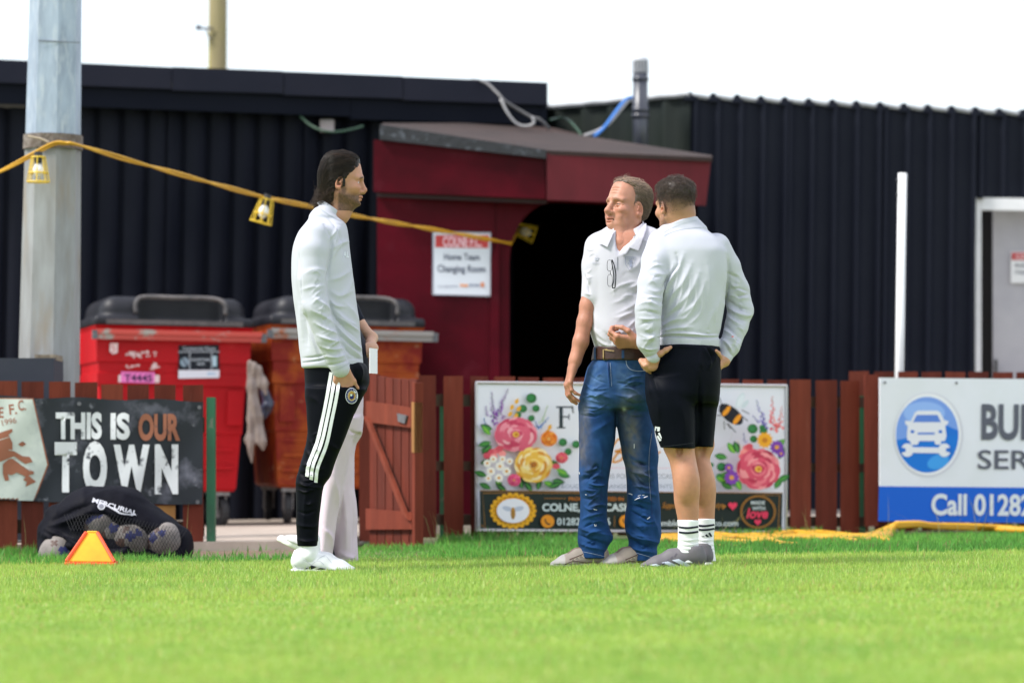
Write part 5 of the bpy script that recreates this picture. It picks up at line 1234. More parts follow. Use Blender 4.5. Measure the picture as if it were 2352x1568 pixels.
def add_head(s, H, o):
    """o: options – nose length/width, jowl, lids, mouth opening, ear size."""
    E = lambda c, r, k, op='u', rot=None: s.ell(H.w(*c), np.array(r) * H.sc, k, op, (rot @ H.B) if rot is not None else H.B)
    Rc = lambda a, b, ra, rb, k, op='u', sq=None: s.rcone(H.w(*a), H.w(*b), ra * H.sc, rb * H.sc, k, op, sq)
    r = 0.2; s.add(H.fn(head_base([(z + o.get('dz', 0) * 0, a, b, w * o.get('wide', 1.0)) for z, a, b, w in HS], o.get('fp', 2.3))), H.O - r, H.O + r, 'u', 0.0)
    jw = o.get('jaw', 1.0)
    for q in (-1, 1):
        Rc((-.012, q * .058 * jw, -.040), (.055, q * .026 * jw, -.076), .015, .014, .022)          # jaw line
        E((.056, q * .044, -.012), (.026, .022, .020), .022)                                    # cheekbone
        Rc((.086, q * .012, .036), (.070, q * .050, .033), .0095, .008, .014)                   # brow ridge
        E((.090, q * .032, .012), (.017, .0185, .0125), .012, 's')                              # eye socket
        E((.0685, q * .0315, .0120), (.0155, .0165, .0135), .004)                                 # lids over the eyeball
        E((.083, q * .0345, .0120), (.0135, .0145, o.get('lid', .0040)), .0015, 's')               # slit
        Rc((.088, q * .013, -.030), (.095, q * .012, -.029), .0085 * o.get('nw', 1), .0085 * o.get('nw', 1), .008)   # nostril wing
        E((.0985, q * .0065, -.0375), (.006, .0036, .004), .003, 's')
    nl = o.get('nose', 0.0)
    Rc((.088, 0, .022), (.1075 + nl, 0, -.020 + o.get('nz', 0) * .6), .0072, .0105 * o.get('nw', 1), .012); E((.109 + nl, 0, -.0245 + o.get('nz', 0)), (.0095 * o.get('nw', 1), .0115 * o.get('nw', 1), .0095), .008)
    Rc((.092, 0, -.036), (.104 + nl * .8, 0, -.033), .006, .006, .008)
    Rc((.0885, -.014, -.0535), (.0885, .014, -.0535), .0060, .0060, .007); Rc((.0905, -.008, -.0520), (.0905, .008, -.0520), .0055, .0055, .005)
    mo = o.get('mouth', 0.0)
    Rc((.0865, -.013, -.0655 - mo), (.0865, .013, -.0655 - mo), .0065, .0065, .007)
    E((.088, 0, -.0590 - mo * .5), (.014, .0215, .0016 + mo * .55), .002, 's')
    E((.0725, 0, -.0835), (.0165, .021, .0135), .016)                                            # chin
    E((.092, 0, -.0735), (.010, .016, .0035), .008, 's')                                         # fold under the lip
    es = o.get('ear', 1.0)
    for q in (-1, 1):
        a = math.radians(-18 * 1); R3 = np.array([[math.cos(a), 0, math.sin(a)], [0, 1, 0], [-math.sin(a), 0, math.cos(a)]]); t = math.radians(-q * 24); R4 = np.array([[math.cos(t), math.sin(t), 0], [-math.sin(t), math.cos(t), 0], [0, 0, 1]])
        Q = R4 @ R3; ec = (-.010, q * .0775, .004)
        E(ec, (.0185 * es, .0075, .0315 * es), .004, 'u', Q); E((ec[0] - .001, ec[1] + q * .0055, ec[2] - .019 * es), (.010 * es, .0055, .011 * es), .006)
        E((ec[0] + .001, ec[1] + q * .0085, ec[2] + .006 * es), (.0115 * es, .0080, .0215 * es), .002, 's', Q); E((ec[0] + .003, ec[1] + q * .004, ec[2] + .000), (.0045, .0045, .015 * es), .004, 'u', Q)
        E((ec[0] + .0075, ec[1] + q * .003, ec[2] - .005), (.004, .004, .006), .003)              # tragus
        E((ec[0] + .001, ec[1] + q * .004, ec[2] - .006), (.006, .0055, .007), .002, 's')
def skin_colour(H, V, o):
    L = H.loc(V); x, y, z = L.T; n = len(V); base = np.array(o['skin']); c = np.tile(base, (n, 1))
    hd = z > -0.12
    def mix(mask, colr, a=1.0):
        m = np.clip(mask, 0, 1)[:, None] * a; c[:] = c * (1 - m) + np.array(colr) * m
    sm = lambda v, a, b: np.clip((v - a) / (b - a), 0, 1)
    red = base * np.array((1.12, .78, .74))
    g = lambda cx, cy, cz, rx, ry, rz: np.exp(-(((x - cx) / rx) ** 2 + ((np.abs(y) - cy) / ry) ** 2 + ((z - cz) / rz) ** 2))
    mix(g(.108, 0, -.024, .02, .016, .016), red, .6); mix(g(.07, .045, -.018, .03, .02, .02), red, .45); mix(g(-.01, .08, .0, .025, .02, .035), red, .55)
    lip = (np.abs(y) < .024) & (x > .07); zl = z + .0590
    mix(np.where(lip, np.exp(-((zl - .005) / .0042) ** 2) * sm(.024 - np.abs(y), 0, .008), 0), base * np.array((.92, .55, .52)), .8)
    mix(np.where(lip, np.exp(-((zl + .0065 + o.get('mouth', 0)) / .0045) ** 2) * sm(.022 - np.abs(y), 0, .008), 0), base * np.array((.95, .58, .55)), .8)
    mix(np.where(lip & (np.abs(zl + o.get('mouth', 0) * .5) < .0018 + o.get('mouth', 0) * .5) & (x < .0875), 1, 0), (.05, .015, .012), .95)
    bz = .0375 - np.maximum(np.abs(y) - .028, 0) * .35; br = np.exp(-((z - bz) / o.get('browh', .0042)) ** 2) * sm(np.abs(y), .006, .012) * sm(.054 - np.abs(y), 0, .012) * (x > .05)
    mix(br, o['brow'], o.get('browa', .85))
    mix(g(.074, .0315, .012, .02, .014, .0055), base * np.array((.62, .50, .48)), .6)                 # lash line / lids
    if 'beard' in o:
        r = np.clip(np.random.default_rng(1).normal(.85, .16, n), .3, 1.15)
        m = sm(-z, .030, .052) * sm(x, -.022, .0) * (z > -.135); m = np.maximum(m, sm(-z, .02, .045) * sm(x, -.02, -.008) * sm(-x, -.025, -.005)); m = np.maximum(m, (np.abs(y) < .032) * sm(-z, .037, .043) * (x > .07) * .9)
        m = np.maximum(m, sm(-z, -.02, .02) * sm(x, -.004, .004) * sm(-x, -.03, -.018) * .9)           # sideburn
        lipm = lip & (np.abs(zl) < .013); m = np.where(lipm, 0, m); mix(np.clip(m * r, 0, 1) * hd, o['beard'], o.get('beard_a', .75))
    if 'scalp' in o:
        mix(o['scalp'](L), o['scalp_col'], .9)
    return c
def hand(s, W, d, n, side, curls, L=1.0, thumb=None, spread=0.12, k=0.006):
    """Hand from the wrist W: d towards the knuckles, n = back of the hand, side +1/-1 picks where the thumb is. Five separate fingers."""
    d = np.asarray(d, float); d /= np.linalg.norm(d); n = np.asarray(n, float); n -= d * (n @ d); n /= np.linalg.norm(n); l = np.cross(n, d) * side
    s.rcone(W - d * .02, W + d * .02, .026 * L, .027 * L, .02, sq=(n, .72))
    for q, ln in ((.026, .086), (.009, .090), (-.009, .087), (-.026, .078)):
        s.rcone(W + d * .012 + l * q * .55 * L, W + d * ln * L + l * q * L, .0135 * L, .0122 * L, .012, sq=(n, .95))
    for i, (q, ln, fl) in enumerate(((.028, .088, (.040, .025, .021)), (.0095, .092, (.044, .028, .023)), (-.0095, .089, (.041, .027, .022)), (-.0275, .080, (.033, .021, .019)))):
        p = W + d * ln * L + l * q * L; a = 0.0; cu = curls[i]; sp = math.atan2(q, .09) * spread * 4
        dd = d * math.cos(sp) + l * math.sin(sp); r = (.0094, .0086, .0080, .0070)
        if i == 3: r = tuple(v * .88 for v in r)
        for j in range(3):
            a += math.radians(cu[j]); v = dd * math.cos(a) - n * math.sin(a); e = p + v * fl[j] * L; s.rcone(p, e, r[j] * L, r[j + 1] * L, k if j else .010); p = e
    if thumb is not None:                  # (base offset along d, three directions in (d, l, n) parts)
        p = W + d * thumb[0] * L + l * .020 * L; r = (.0145, .0112, .0100, .0078)
        for j, (v, ln) in enumerate(zip(thumb[1], (.042, .032, .027))):
            v = np.array(v, float); v = d * v[0] + l * v[1] + n * v[2]; v /= np.linalg.norm(v); e = p + v * ln * L; s.rcone(p, e, r[j] * L, r[j + 1] * L, .010 if j == 0 else .005); p = e
def join(parts):
    V, F, k = [], [], 0
    for v, f in parts: V.append(v); F.append(f + k); k += len(v)
    return np.concatenate(V), np.concatenate(F)
def person(base, V, F, colr, label, cat='person'):
    return tag(np_mesh('person', V, F, M_skin, smooth=True, col=colr, base=base), label, cat)
def garment(name, V, F, m, par, colr, label=None):
    c = np.asarray(colr, float); c = np.tile(c, (len(V), 1)) if c.ndim == 1 else c
    o = np_mesh(name, V, F, m, par, smooth=True, col=c)
    if label: o['label'] = label
    return o
def eye(H, q, par, iris, look=(1, 0, 0)):
    n1, n2 = 12, 16; c = H.w(.0665, q * .0315, .0120); lk = np.asarray(look, float); lk /= np.linalg.norm(lk)
    V = []
    for i in range(n1 + 1):
        th = math.pi * i / n1
        for j in range(n2): V.append((math.cos(th), math.sin(th) * math.cos(2 * math.pi * j / n2), math.sin(th) * math.sin(2 * math.pi * j / n2)))
    V = np.array(V); a = np.cross(lk, (0, 0, 1)); a /= np.linalg.norm(a); R = np.stack([lk, a, np.cross(lk, a)]); W = V @ R
    ang = np.degrees(np.arccos(np.clip(W @ lk, -1, 1))); colr = np.where((ang < 12)[:, None], (.01, .01, .01), np.where((ang < 27)[:, None], iris, (.46, .41, .38)))
    F = np.array([(i * n2 + j, (i + 1) * n2 + j, (i + 1) * n2 + (j + 1) % n2, i * n2 + (j + 1) % n2) for i in range(n1) for j in range(n2)])
    return np_mesh('eye', c + (W * .0142 * H.sc) @ H.B, F, vcol_mat('eye_wet', 0.15, spec=0.6), par, smooth=True, col=colr)
def strands(name, par, roots, flow, surf, H, steps, dl, lift, rad, colf, seed, jit=0.25, curl=0.0, ok=None):
    """Hair strands: start at roots (local), move along flow() while hugging surf() (local distance), each a thin ribbon tube."""
    roots = roots[np.abs(surf(*roots.T)) < .006]
    if ok is not None: roots = roots[ok(*roots.T)]
    r = np.random.default_rng(seed); P = roots.copy(); n = len(P); path = [P.copy()]
    J = r.normal(size=(n, 3)) * jit; ph = r.uniform(0, 6.28, n); lf = r.uniform(lift[0], lift[1], n); ls = dl * r.uniform(.7, 1.25, n)
    def grad(p, e=.002):
        G = np.stack([surf(*(p + np.eye(3)[i] * e).T) - surf(*(p - np.eye(3)[i] * e).T) for i in range(3)], 1); return G / (np.linalg.norm(G, axis=1)[:, None] + 1e-9)
    for k in range(steps):
        G = grad(P); d = flow(P) + J + curl * np.stack([np.sin(ph + k * 1.1), np.cos(ph * 1.7 + k * .9), np.sin(ph * 2.3 + k)], 1); d -= G * (d * G).sum(1)[:, None]; d /= np.linalg.norm(d, axis=1)[:, None] + 1e-9
        P = P + d * ls[:, None]; G = grad(P); P = P + G * (lf - surf(*P.T))[:, None] * .9; path.append(P.copy())
    W = np.stack(path, 1); m = steps + 1
    cv = bpy.data.hair_curves.new(name); cv.add_curves([m] * n)
    pos = (H.O + (W * H.sc) @ H.B - root_of(par)).astype(np.float32); cv.attributes['position'].data.foreach_set('vector', pos.ravel())
    t = np.linspace(0, 1, m); rr = (rad * (1 - .6 * t))[None, :] * r.uniform(.7, 1.2, n)[:, None]
    a = cv.attributes.get('radius') or cv.attributes.new('radius', 'FLOAT', 'POINT'); a.data.foreach_set('value', rr.astype(np.float32).ravel())
    c = np.ones((n, 4), np.float32); c[:, :3] = colf(W[:, m // 2], r); at_ = cv.attributes.new('Col', 'FLOAT_COLOR', 'CURVE'); at_.data.foreach_set('color', c.ravel())
    o = bpy.data.objects.new(name, cv); COL.objects.link(o); o.parent = par; cv.materials.append(M_hair); o['kind'] = 'stuff'
    return o
def shoe(Q, yaw, L, hi, colr, sole_col, par, width=1.0, roll_up=0.0, sole_h=0.016, name='shoe'):
    """Shoe at the heel point Q on the ground, toe towards yaw."""
    f = np.array((math.cos(yaw), math.sin(yaw), 0)); l = np.array((-math.sin(yaw), math.cos(yaw), 0)); u = np.array((0, 0, 1.0))
    if roll_up: f, u = f * math.cos(roll_up) + u * math.sin(roll_up), u * math.cos(roll_up) - f * math.sin(roll_up)
    w = lambda x, y, z: Q + f * x * L + l * y * width + u * z
    s = SDF(0.0035)
    s.rcone(w(.13, 0, .045), w(.45, .0, .040), .037 * width, .035 * width, .02); s.rcone(w(.45, 0, .034), w(.74, .004, .019), .035 * width, .040 * width, .03, sq=(u, .72)); s.rcone(w(.74, .004, .018), w(.93, .002, .010), .038 * width, .022 * width, .03, sq=(u, .66))
    s.rcone(w(.14, 0, .055), w(.17, 0, hi), .037 * width, .039 * width, .02); s.rcone(w(.20, 0, hi - .012), w(.55, 0, .060), .033 * width, .020, .03); s.rcone(w(.55, 0, .052), w(.74, 0, .032), .020, .015, .03)
    s.ell(w(.20, 0, hi + .03), (.036, .030, .030), .012, 's', np.stack([f, l, u]))
    def cut(X, Y, Z): return -((X - Q[0]) * u[0] + (Y - Q[1]) * u[1] + (Z - Q[2]) * u[2] - sole_h * .8)
    V0 = np.array([w(0, 0, 0), w(1, 0, .15)]); s.add(lambda X, Y, Z: ((X - Q[0]) * u[0] + (Y - Q[1]) * u[1] + (Z - Q[2]) * u[2]) - sole_h * .7 + 0 * X, V0.min(0) - .1, V0.max(0) + .1, 's', .004)
    V, F = s.mesh()
    if callable(colr):
        R = V - Q; cc = colr((R @ f) / L, R @ l, R @ u)
    else: cc = np.tile(np.asarray(colr, float), (len(V), 1))
    o = garment(name, V, F, M_shoe, par, cc)
    s2 = SDF(0.0035)
    s2.rcone(w(.12, 0, .012), w(.45, .0, .012), .0375 * width, .0355 * width, .01, sq=(u, .99)); s2.rcone(w(.45, 0, .012), w(.74, .004, .012), .0355 * width, .0405 * width, .02); s2.rcone(w(.74, .004, .012), w(.925, .002, .012), .0385 * width, .024 * width, .02)
    s2.add(lambda X, Y, Z: ((X - Q[0]) * u[0] + (Y - Q[1]) * u[1] + (Z - Q[2]) * u[2]) - 0.001 + 0 * X, V0.min(0) - .1, V0.max(0) + .1, 's', .004)
    s2.add(lambda X, Y, Z: sole_h - ((X - Q[0]) * u[0] + (Y - Q[1]) * u[1] + (Z - Q[2]) * u[2]) + 0 * X, V0.min(0) - .1, V0.max(0) + .1, 's', .004)
    V2, F2 = s2.mesh(); garment('sole', V2, F2, M_shoe, o, sole_col)
    return o, (V, F), w

# ------------------------------------------------------------------ man in profile on the left
c3 = lambda x, y: (611.5 + .36 * x, 319.9 + .36 * y); c4 = lambda x, y: (564.5 + .36 * x, 799.7 + .36 * y)
p = Px(15.0); feet1 = np.array((p(735, 1300)[0], 15.0, ground(p(735, 1300)[0])))
H1 = Head(p(786, 425.5), math.radians(0), math.radians(-1), 0, .94)
o1 = dict(skin=(.42, .212, .14), brow=(.05, .03, .022), beard=(.022, .012, .009), beard_a=.9, lid=.0046, nose=-.004, nz=.005, browh=.0052, fp=2.35)
s = SDF(0.0022); add_head(s, H1, o1)
s.rcone(p(772, 452, 0), p(752, 510, 0), .052, .050, .03); s.rcone(p(797, 470, 0), p(774, 500, 0), .026, .03, .03); s.rcone(H1.w(.02, 0, -.07), H1.w(-.01, 0, -.13), .04, .05, .025)
hd1 = s.mesh()
s = SDF(0.004)                                 # body under the clothes, arms, hands, legs
s.loft(p.secs([(505, 735, 785, .06), (540, 705, 785, .15), (620, 690, 790, .16), (740, 700, 805, .15), (840, 712, 830, .14), (905, 720, 820, .13)]), p=2.2)
arm1 = [p(722, 548, -.165), p(718, 640, -.195), p(727, 705, -.21), p(752, 775, -.195), p(780, 838, -.165)]
s.chain(arm1, [.04, .036, .030, .028, .024], .02)
arm1b = [p(735, 548, .165), p(735, 640, .20), p(748, 705, .21), p(785, 775, .19), p(812, 832, .155)]
s.chain(arm1b, [.05, .045, .042, .034, .026], .02)
for q in (-1, 1): s.chain([p(768, 905, q * .085), p(748, 1000, q * .085), p(720, 1090, q * .085), p(707, 1200, q * .085), p(707, 1275, q * .085)], [.06, .045, .04, .03, .03], .02)
bd1 = s.mesh()
s = SDF(0.0025)
s.rcone(arm1[3], arm1[4], .031, .025, .01)
hand(s, p(784, 842, -.166), (.40, .26, -1), (.25, -1, -.1), -1, ((12, 22, 14),) * 4, 1.0, (.012, ((.8, .55, -.1), (1, .25, -.1), (1, 0, -.2))))
h1a = s.mesh()
s = SDF(0.0025); s.rcone(arm1b[3], arm1b[4], .031, .025, .01); hand(s, arm1b[4], (-.25, -.25, -1), (.3, 1, -.1), 1, ((12, 22, 14),) * 4, 1.0, (.012, ((.8, .55, -.1), (1, .25, -.1), (1, 0, -.2)))); h1b = s.mesh()
V, F = join([hd1, bd1, h1a, h1b])
P1 = person(feet1, V, F, skin_colour(H1, V, o1), "bearded man in profile with slicked back dark hair and white striped black tracksuit bottoms")
for q in (-1, 1): eye(H1, q, P1, (.06, .035, .02))
# hair
def hair_shell(HSx, th, fp=2.3):
    g0 = head_base(HSx, fp)
    return lambda x, y, z: g0(x, y, z) - th(x, y, z)
_ss = lambda v, a, b: np.clip((v - a) / (b - a), 0, 1)
th1 = lambda x, y, z: .0045 + .004 * _ss(-x, -.07, -.02) + .010 * _ss(z, .02, .12) + .012 * _ss(-x, .03, .10) * _ss(z, -.09, -.02)
HH = [(.157, .0, -.035, .030), (.150, .045, -.062, .052), (.138, .066, -.080, .066), (.118, .082, -.095, .0765), (.09, .089, -.1055, .0820), (.06, .093, -.112, .0845), (.03, .094, -.113, .0840), (.0, .09, -.112, .0815), (-.03, .09, -.109, .077), (-.055, .09, -.110, .070), (-.08, .09, -.116, .061), (-.10, .08, -.120, .050), (-.113, .07, -.116, .036)]
base1 = head_base(HH)
def reg1(x, y, z):                             # >0 where no hair grows: face and neck sides
    line = np.interp(z, [-.12, .02, .035, .05, .065, .078, .09, .11, .15], [.022, .022, .030, .044, .060, .073, .080, .082, .074]) - np.abs(y) * 0.05
    front = x - line - np.where(np.abs(y) < .05, .0, 0)
    side = np.where(z < .012, x + .022 + (.012 - z) * .12, -1)              # behind the ear below its top
    burn = np.where((x > .004) & (x < .020) & (z < .03) & (z > -.012), -1, 1)
    return np.maximum(front, np.minimum(side, burn * .02 + 0 * x))
s = SDF(0.0025)
s.add(H1.fn(lambda x, y, z: smax(smax(base1(x, y, z) + .003, reg1(x, y, z) * .7, .006), -.106 - z, .01)), H1.O - .19, H1.O + .19)
Vh, Fh = s.mesh(); L = H1.loc(Vh); N = normals(Vh, Fh)
gro = np.sin((np.arctan2(L[:, 1], L[:, 2] + .02)) * 46 + 3 * np.sin(L[:, 0] * 30)) * .5 + np.sin((np.arctan2(L[:, 1], L[:, 2] + .02)) * 21 + 1 + 2 * np.sin(L[:, 0] * 22)) * .8
Vh = Vh + N * (gro * .0011 * _ss(L[:, 2], -.03, .02) + waves(L, 12, (110, 220), .0035) * _ss(-L[:, 2], -.02, .03))[:, None]
hc = np.tile((.009, .0055, .0048), (len(Vh), 1)) * (1 + .35 * waves(L, 3, (60, 140), 1.0))[:, None]
hair1 = garment('hair', Vh, Fh, M_hair, P1, hc)
n = 4200; r = np.random.default_rng(3)
# roots scattered over the shell in front of and along the crown
idx = r.choice(len(Vh), n, p=(lambda w: w / w.sum())(1.0 * (L[:, 2] > -.06) + .15)); roots = H1.loc(Vh[idx])
flow1 = lambda P: np.stack([-1 + .75 * _ss(-P[:, 0], .04, .09), np.zeros(len(P)), -.12 - .35 * _ss(.11 - P[:, 2], 0, .1) - 1.0 * _ss(-P[:, 0], .03, .095)], 1)
hairc = lambda M, r: np.array((.016, .0092, .0072)) * (r.uniform(.4, 1.7, len(M)) * (.55 + 1.5 * np.clip(np.sin(np.arctan2(M[:, 1], M[:, 2] + .02) * 23 + 2 * np.sin(M[:, 0] * 30)), 0, 1) ** 2))[:, None] * (1 + .8 * _ss(-M[:, 2], .02, .09))[:, None] * (1 + .5 * _ss(M[:, 2], .10, .15))[:, None]  # crown strands and streaks painted lighter as hair sheen; nape is lighter brown
strands('hair_strands', hair1, roots, flow1, base1, H1, 10, .012, (.000, .0035), .00050, hairc, 5, jit=.10, curl=.14, ok=lambda x, y, z: reg1(x, y, z) < -.005)
# loose curls at the nape
m = L[:, 2] < -.035; ii = r.choice(np.where(L[:, 2] < -.02)[0], 1100); strands('hair_strands', hair1, H1.loc(Vh[ii]), lambda P: np.stack([-.5 + 0 * P[:, 0], .2 * P[:, 1] / .05, -.6 + 0 * P[:, 0]], 1), base1, H1, 6, .009, (.001, .022), .00045, lambda M, r: np.array((.034, .019, .0135)) * r.uniform(.4, 1.9, len(M))[:, None], 6, jit=.5, curl=.9)
# pullover
s = SDF(0.0038)
tor = [(503, 716, 786, .09), (515, 701, 795, .135), (535, 686, 799, .175), (575, 672, 803, .19), (620, 669, 809, .19), (680, 673, 817, .182), (740, 682, 825, .176), (795, 687, 831, .172), (838, 692, 834, .170), (847, 693, 833, .166)]
s.loft(p.secs(tor), p=2.25, cap=.012)
s.chain([p(726, 541, -.155), p(719, 575, -.178), p(717, 640, -.192), p(725, 705, -.205), p(750, 775, -.195), p(782, 846, -.165)], [.062, .063, .0605, .056, .046, .040], .014)
s.chain([p(735, 543, .155), p(728, 580, .178), p(730, 650, .20), p(745, 710, .205), p(785, 780, .19), p(810, 838, .155)], [.062, .063, .058, .053, .044, .037], .014)
s.rcone(p(740, 500, -.05), p(740, 500, .05), .052, .052, .04)
s.ring(p(757, 480, 0), (.57, 0, .82), (1, 0, -.5), .0605, .062, .0145, .0042, .010)
V, F = s.mesh(); V = relax(V, F, 1)
st = [([c3(*q) for q in pts], w, a) for pts, w, a in (
    ([(372, 545), (415, 640), (408, 760), (388, 900), (392, 1010)], 3.2, -5), ([(205, 640), (208, 760), (222, 900), (236, 1030)], 3.0, -4), ([(400, 640), (440, 590), (450, 560)], 4, 4), ([(410, 780), (450, 700), (500, 660)], 5, 3),
    ([(398, 1015), (440, 1060), (500, 1070)], 5, 5), ([(400, 960), (470, 1000), (560, 960)], 6, 3), ([(430, 1080), (500, 1150), (580, 1190)], 5, 5), ([(440, 1180), (510, 1260), (590, 1330), (612, 1325)], 4.5, 7), ([(445, 1225), (530, 1310), (600, 1360)], 3.5, -5), ([(470, 1250), (540, 1330), (610, 1390)], 4, 5), ([(500, 1040), (560, 1110), (605, 1180)], 6, 4),
    ([(300, 1010), (380, 1060), (425, 1110)], 5, 4), ([(290, 1090), (370, 1130), (440, 1180)], 5, 4), ([(310, 1170), (400, 1220), (462, 1240)], 4.5, 5), ([(330, 1250), (410, 1280), (480, 1290)], 4, 5), ([(350, 1320), (430, 1340), (505, 1330)], 4, 4), ([(370, 1380), (450, 1390), (515, 1370)], 4, 4), ([(390, 1440), (460, 1430), (530, 1405)], 3, -4), ([(240, 860), (310, 830), (385, 840)], 6, 3), ([(225, 960), (300, 940), (390, 930)], 6, 3),
    ([(232, 1395), (300, 1390), (380, 1375)], 2.5, -4), ([(235, 1425), (310, 1415), (390, 1400)], 2.5, -4), ([(520, 1395), (580, 1400), (620, 1400)], 2.5, -3), ([(330, 470), (420, 520), (500, 560)], 5, -2), ([(240, 1100), (255, 1200), (262, 1330)], 7, -5), ([(470, 560), (440, 650), (420, 720)], 5, 4), ([(330, 430), (420, 520), (470, 620), (500, 760)], 4, -3), ([(420, 700), (480, 660), (540, 650)], 5, 4), ([(400, 900), (470, 880), (550, 830)], 6, 3), ([(450, 1130), (520, 1180), (600, 1230)], 4, 6), ([(480, 1300), (540, 1370), (600, 1400)], 3.5, -5), ([(400, 1040), (430, 1120), (500, 1200), (580, 1270)], 3.5, -5), ([(240, 1150), (300, 1300), (330, 1400)], 5, 4), ([(215, 900), (230, 1000), (250, 1120)], 4, 4), ([(560, 880), (520, 960), (480, 1000)], 7, 3), ([(215, 1050), (225, 1150), (236, 1280)], 6, 4))]
st += creases([c3(330, 860), c3(330, 1020), c3(390, 1200), c3(470, 1420)], 22, 15, .45, 3.6, 2.6, 3); V = folds(V, F, st); V = V + normals(V, F) * waves(V, 9, (14, 30, 55), .0022)[:, None]
top1 = garment('pullover', V, F, M_top, P1, (.455, .466, .54)); t1 = (V, F)
lg = ink((0.80, 0.82, 0.86)); sm_ = ink((0.62, 0.65, 0.69))
decal('seam', t1, top1, [(stroke(catmull([c3(*q) for q in ((312, 415), (360, 455), (430, 500), (478, 522))], 5), 1.0), sm_), (stroke(catmull([c3(*q) for q in ((410, 1480), (470, 1460), (535, 1425))], 5), 1.0), sm_), (stroke(catmull([c3(*q) for q in ((234, 1418), (300, 1412), (375, 1398))], 5), 1.0), sm_)], .0012)
decal('print', t1, top1, [(text_shape('AL', *[c3(490, 0)[0], c3(528, 0)[0]], c3(0, 752)[1], 13, .03), lg)], .0014)
# tracksuit bottoms
s = SDF(0.0038)
s.loft(p.secs([(832, 700, 838, .150), (848, 699, 846, .160), (872, 700, 849, .160), (893, 702, 843, .158), (915, 703, 830, .150), (935, 710, 815, .12)]), p=2.3)
leg = [(893, 703, 838), (926, 703.5, 826), (954, 704.5, 812.5), (1001, 705.6, 794.5), (1034, 699, 780.5), (1065, 690, 769), (1090, 682.5, 761), (1118, 679, 743), (1160, 679.5, 737), (1196, 680, 733), (1254, 683, 730.5)]
hdp = [.09, .09, .088, .085, .08, .076, .072, .066, .062, .057, .05]
s.loft(p.secs([(a, b, c, h) for (a, b, c), h in zip(leg, hdp)], -.085), .03, cap=.004)
s.loft(p.secs([(a, b + 1, c - 1, h) for (a, b, c), h in zip(leg, hdp)], .095), .03, cap=.004)
V, F = s.mesh(); V = relax(V, F, 1)
st = [([c4(*q) for q in pts], w, a) for pts, w, a in (([(385, 560), (450, 640), (520, 690)], 6, 4), ([(372, 640), (430, 700), (470, 720)], 5, 5), ([(350, 720), (420, 760), (500, 770)], 5, 4), ([(335, 790), (400, 830), (480, 860)], 5, -5), ([(325, 860), (400, 880), (490, 890)], 4, 4), ([(390, 880), (375, 1000), (372, 1150)], 5, 3), ([(660, 90), (680, 200), (690, 300)], 6, 5), ([(720, 100), (735, 150), (730, 220)], 6, 7), ([(690, 130), (720, 230), (715, 330)], 5, -5), ([(600, 180), (630, 205), (655, 170)], 3, 5), ([(660, 120), (655, 170), (640, 205)], 3, 5), ([(325, 1120), (390, 1140), (465, 1130)], 5, 3), ([(325, 1220), (390, 1232), (460, 1220)], 4, 4), ([(520, 600), (590, 640), (620, 580)], 7, 3), ([(400, 300), (470, 350), (480, 450)], 8, 3))]
st += creases([c4(450, 560), c4(410, 800), c4(400, 900), c4(395, 1200)], 24, 16, .2, 3, 4, 5); V = folds(V, F, st); V = V + normals(V, F) * waves(V, 19, (12, 28), .002)[:, None]
trk = garment('tracksuit_bottoms', V, F, M_black, P1, (.0020, .0026, .0056)); t2 = (V, F)
ws = ink((0.90, 0.90, 0.93), .7)
S1 = [((545, 152), (520, 300), (490, 450), (455, 600), (402, 740), (391, 818)), ((572, 158), (549, 300), (519, 450), (484, 600), (430, 745), (417, 838)), ((600, 172), (579, 310), (548, 460), (514, 615), (459, 760), (446, 856))]
for q in S1: tag(decal('stripe', t2, trk, [(stroke(catmull([c4(*a) for a in q], 7), 7.6), ws)], .0034))
cx, cy = c4(675, 303); nav, gd = ink((0.13, 0.16, 0.42)), ink((0.72, 0.56, 0.30))
decal('crest', t2, trk, [(ell(cx, cy, 14.3, 18.2, 30), ink((0.90, 0.90, 0.94))), (ell(cx, cy, 13.1, 17, 30), nav), (ell(cx, cy, 9.0, 11.6, 26), ink((0.88, 0.86, 0.84))), (ell(cx, cy, 8.3, 10.8, 26), gd), (poly([(cx - 5, cy + 6), (cx - 3, cy - 5), (cx, cy + 1), (cx + 4, cy - 7), (cx + 5, cy + 5), (cx, cy + 8)]), nav), (ell(cx - 1, cy - 2, 2.4, 2.6, 10), ink((0.85, 0.9, 0.92)))] + [(ell(cx + 11 * math.cos(w), cy + 14.3 * math.sin(w), .9, 1.1, 6), ink((0.62, 0.60, 0.70))) for w in np.linspace(0, 6.28, 16, endpoint=False)], .0016, ml=6)
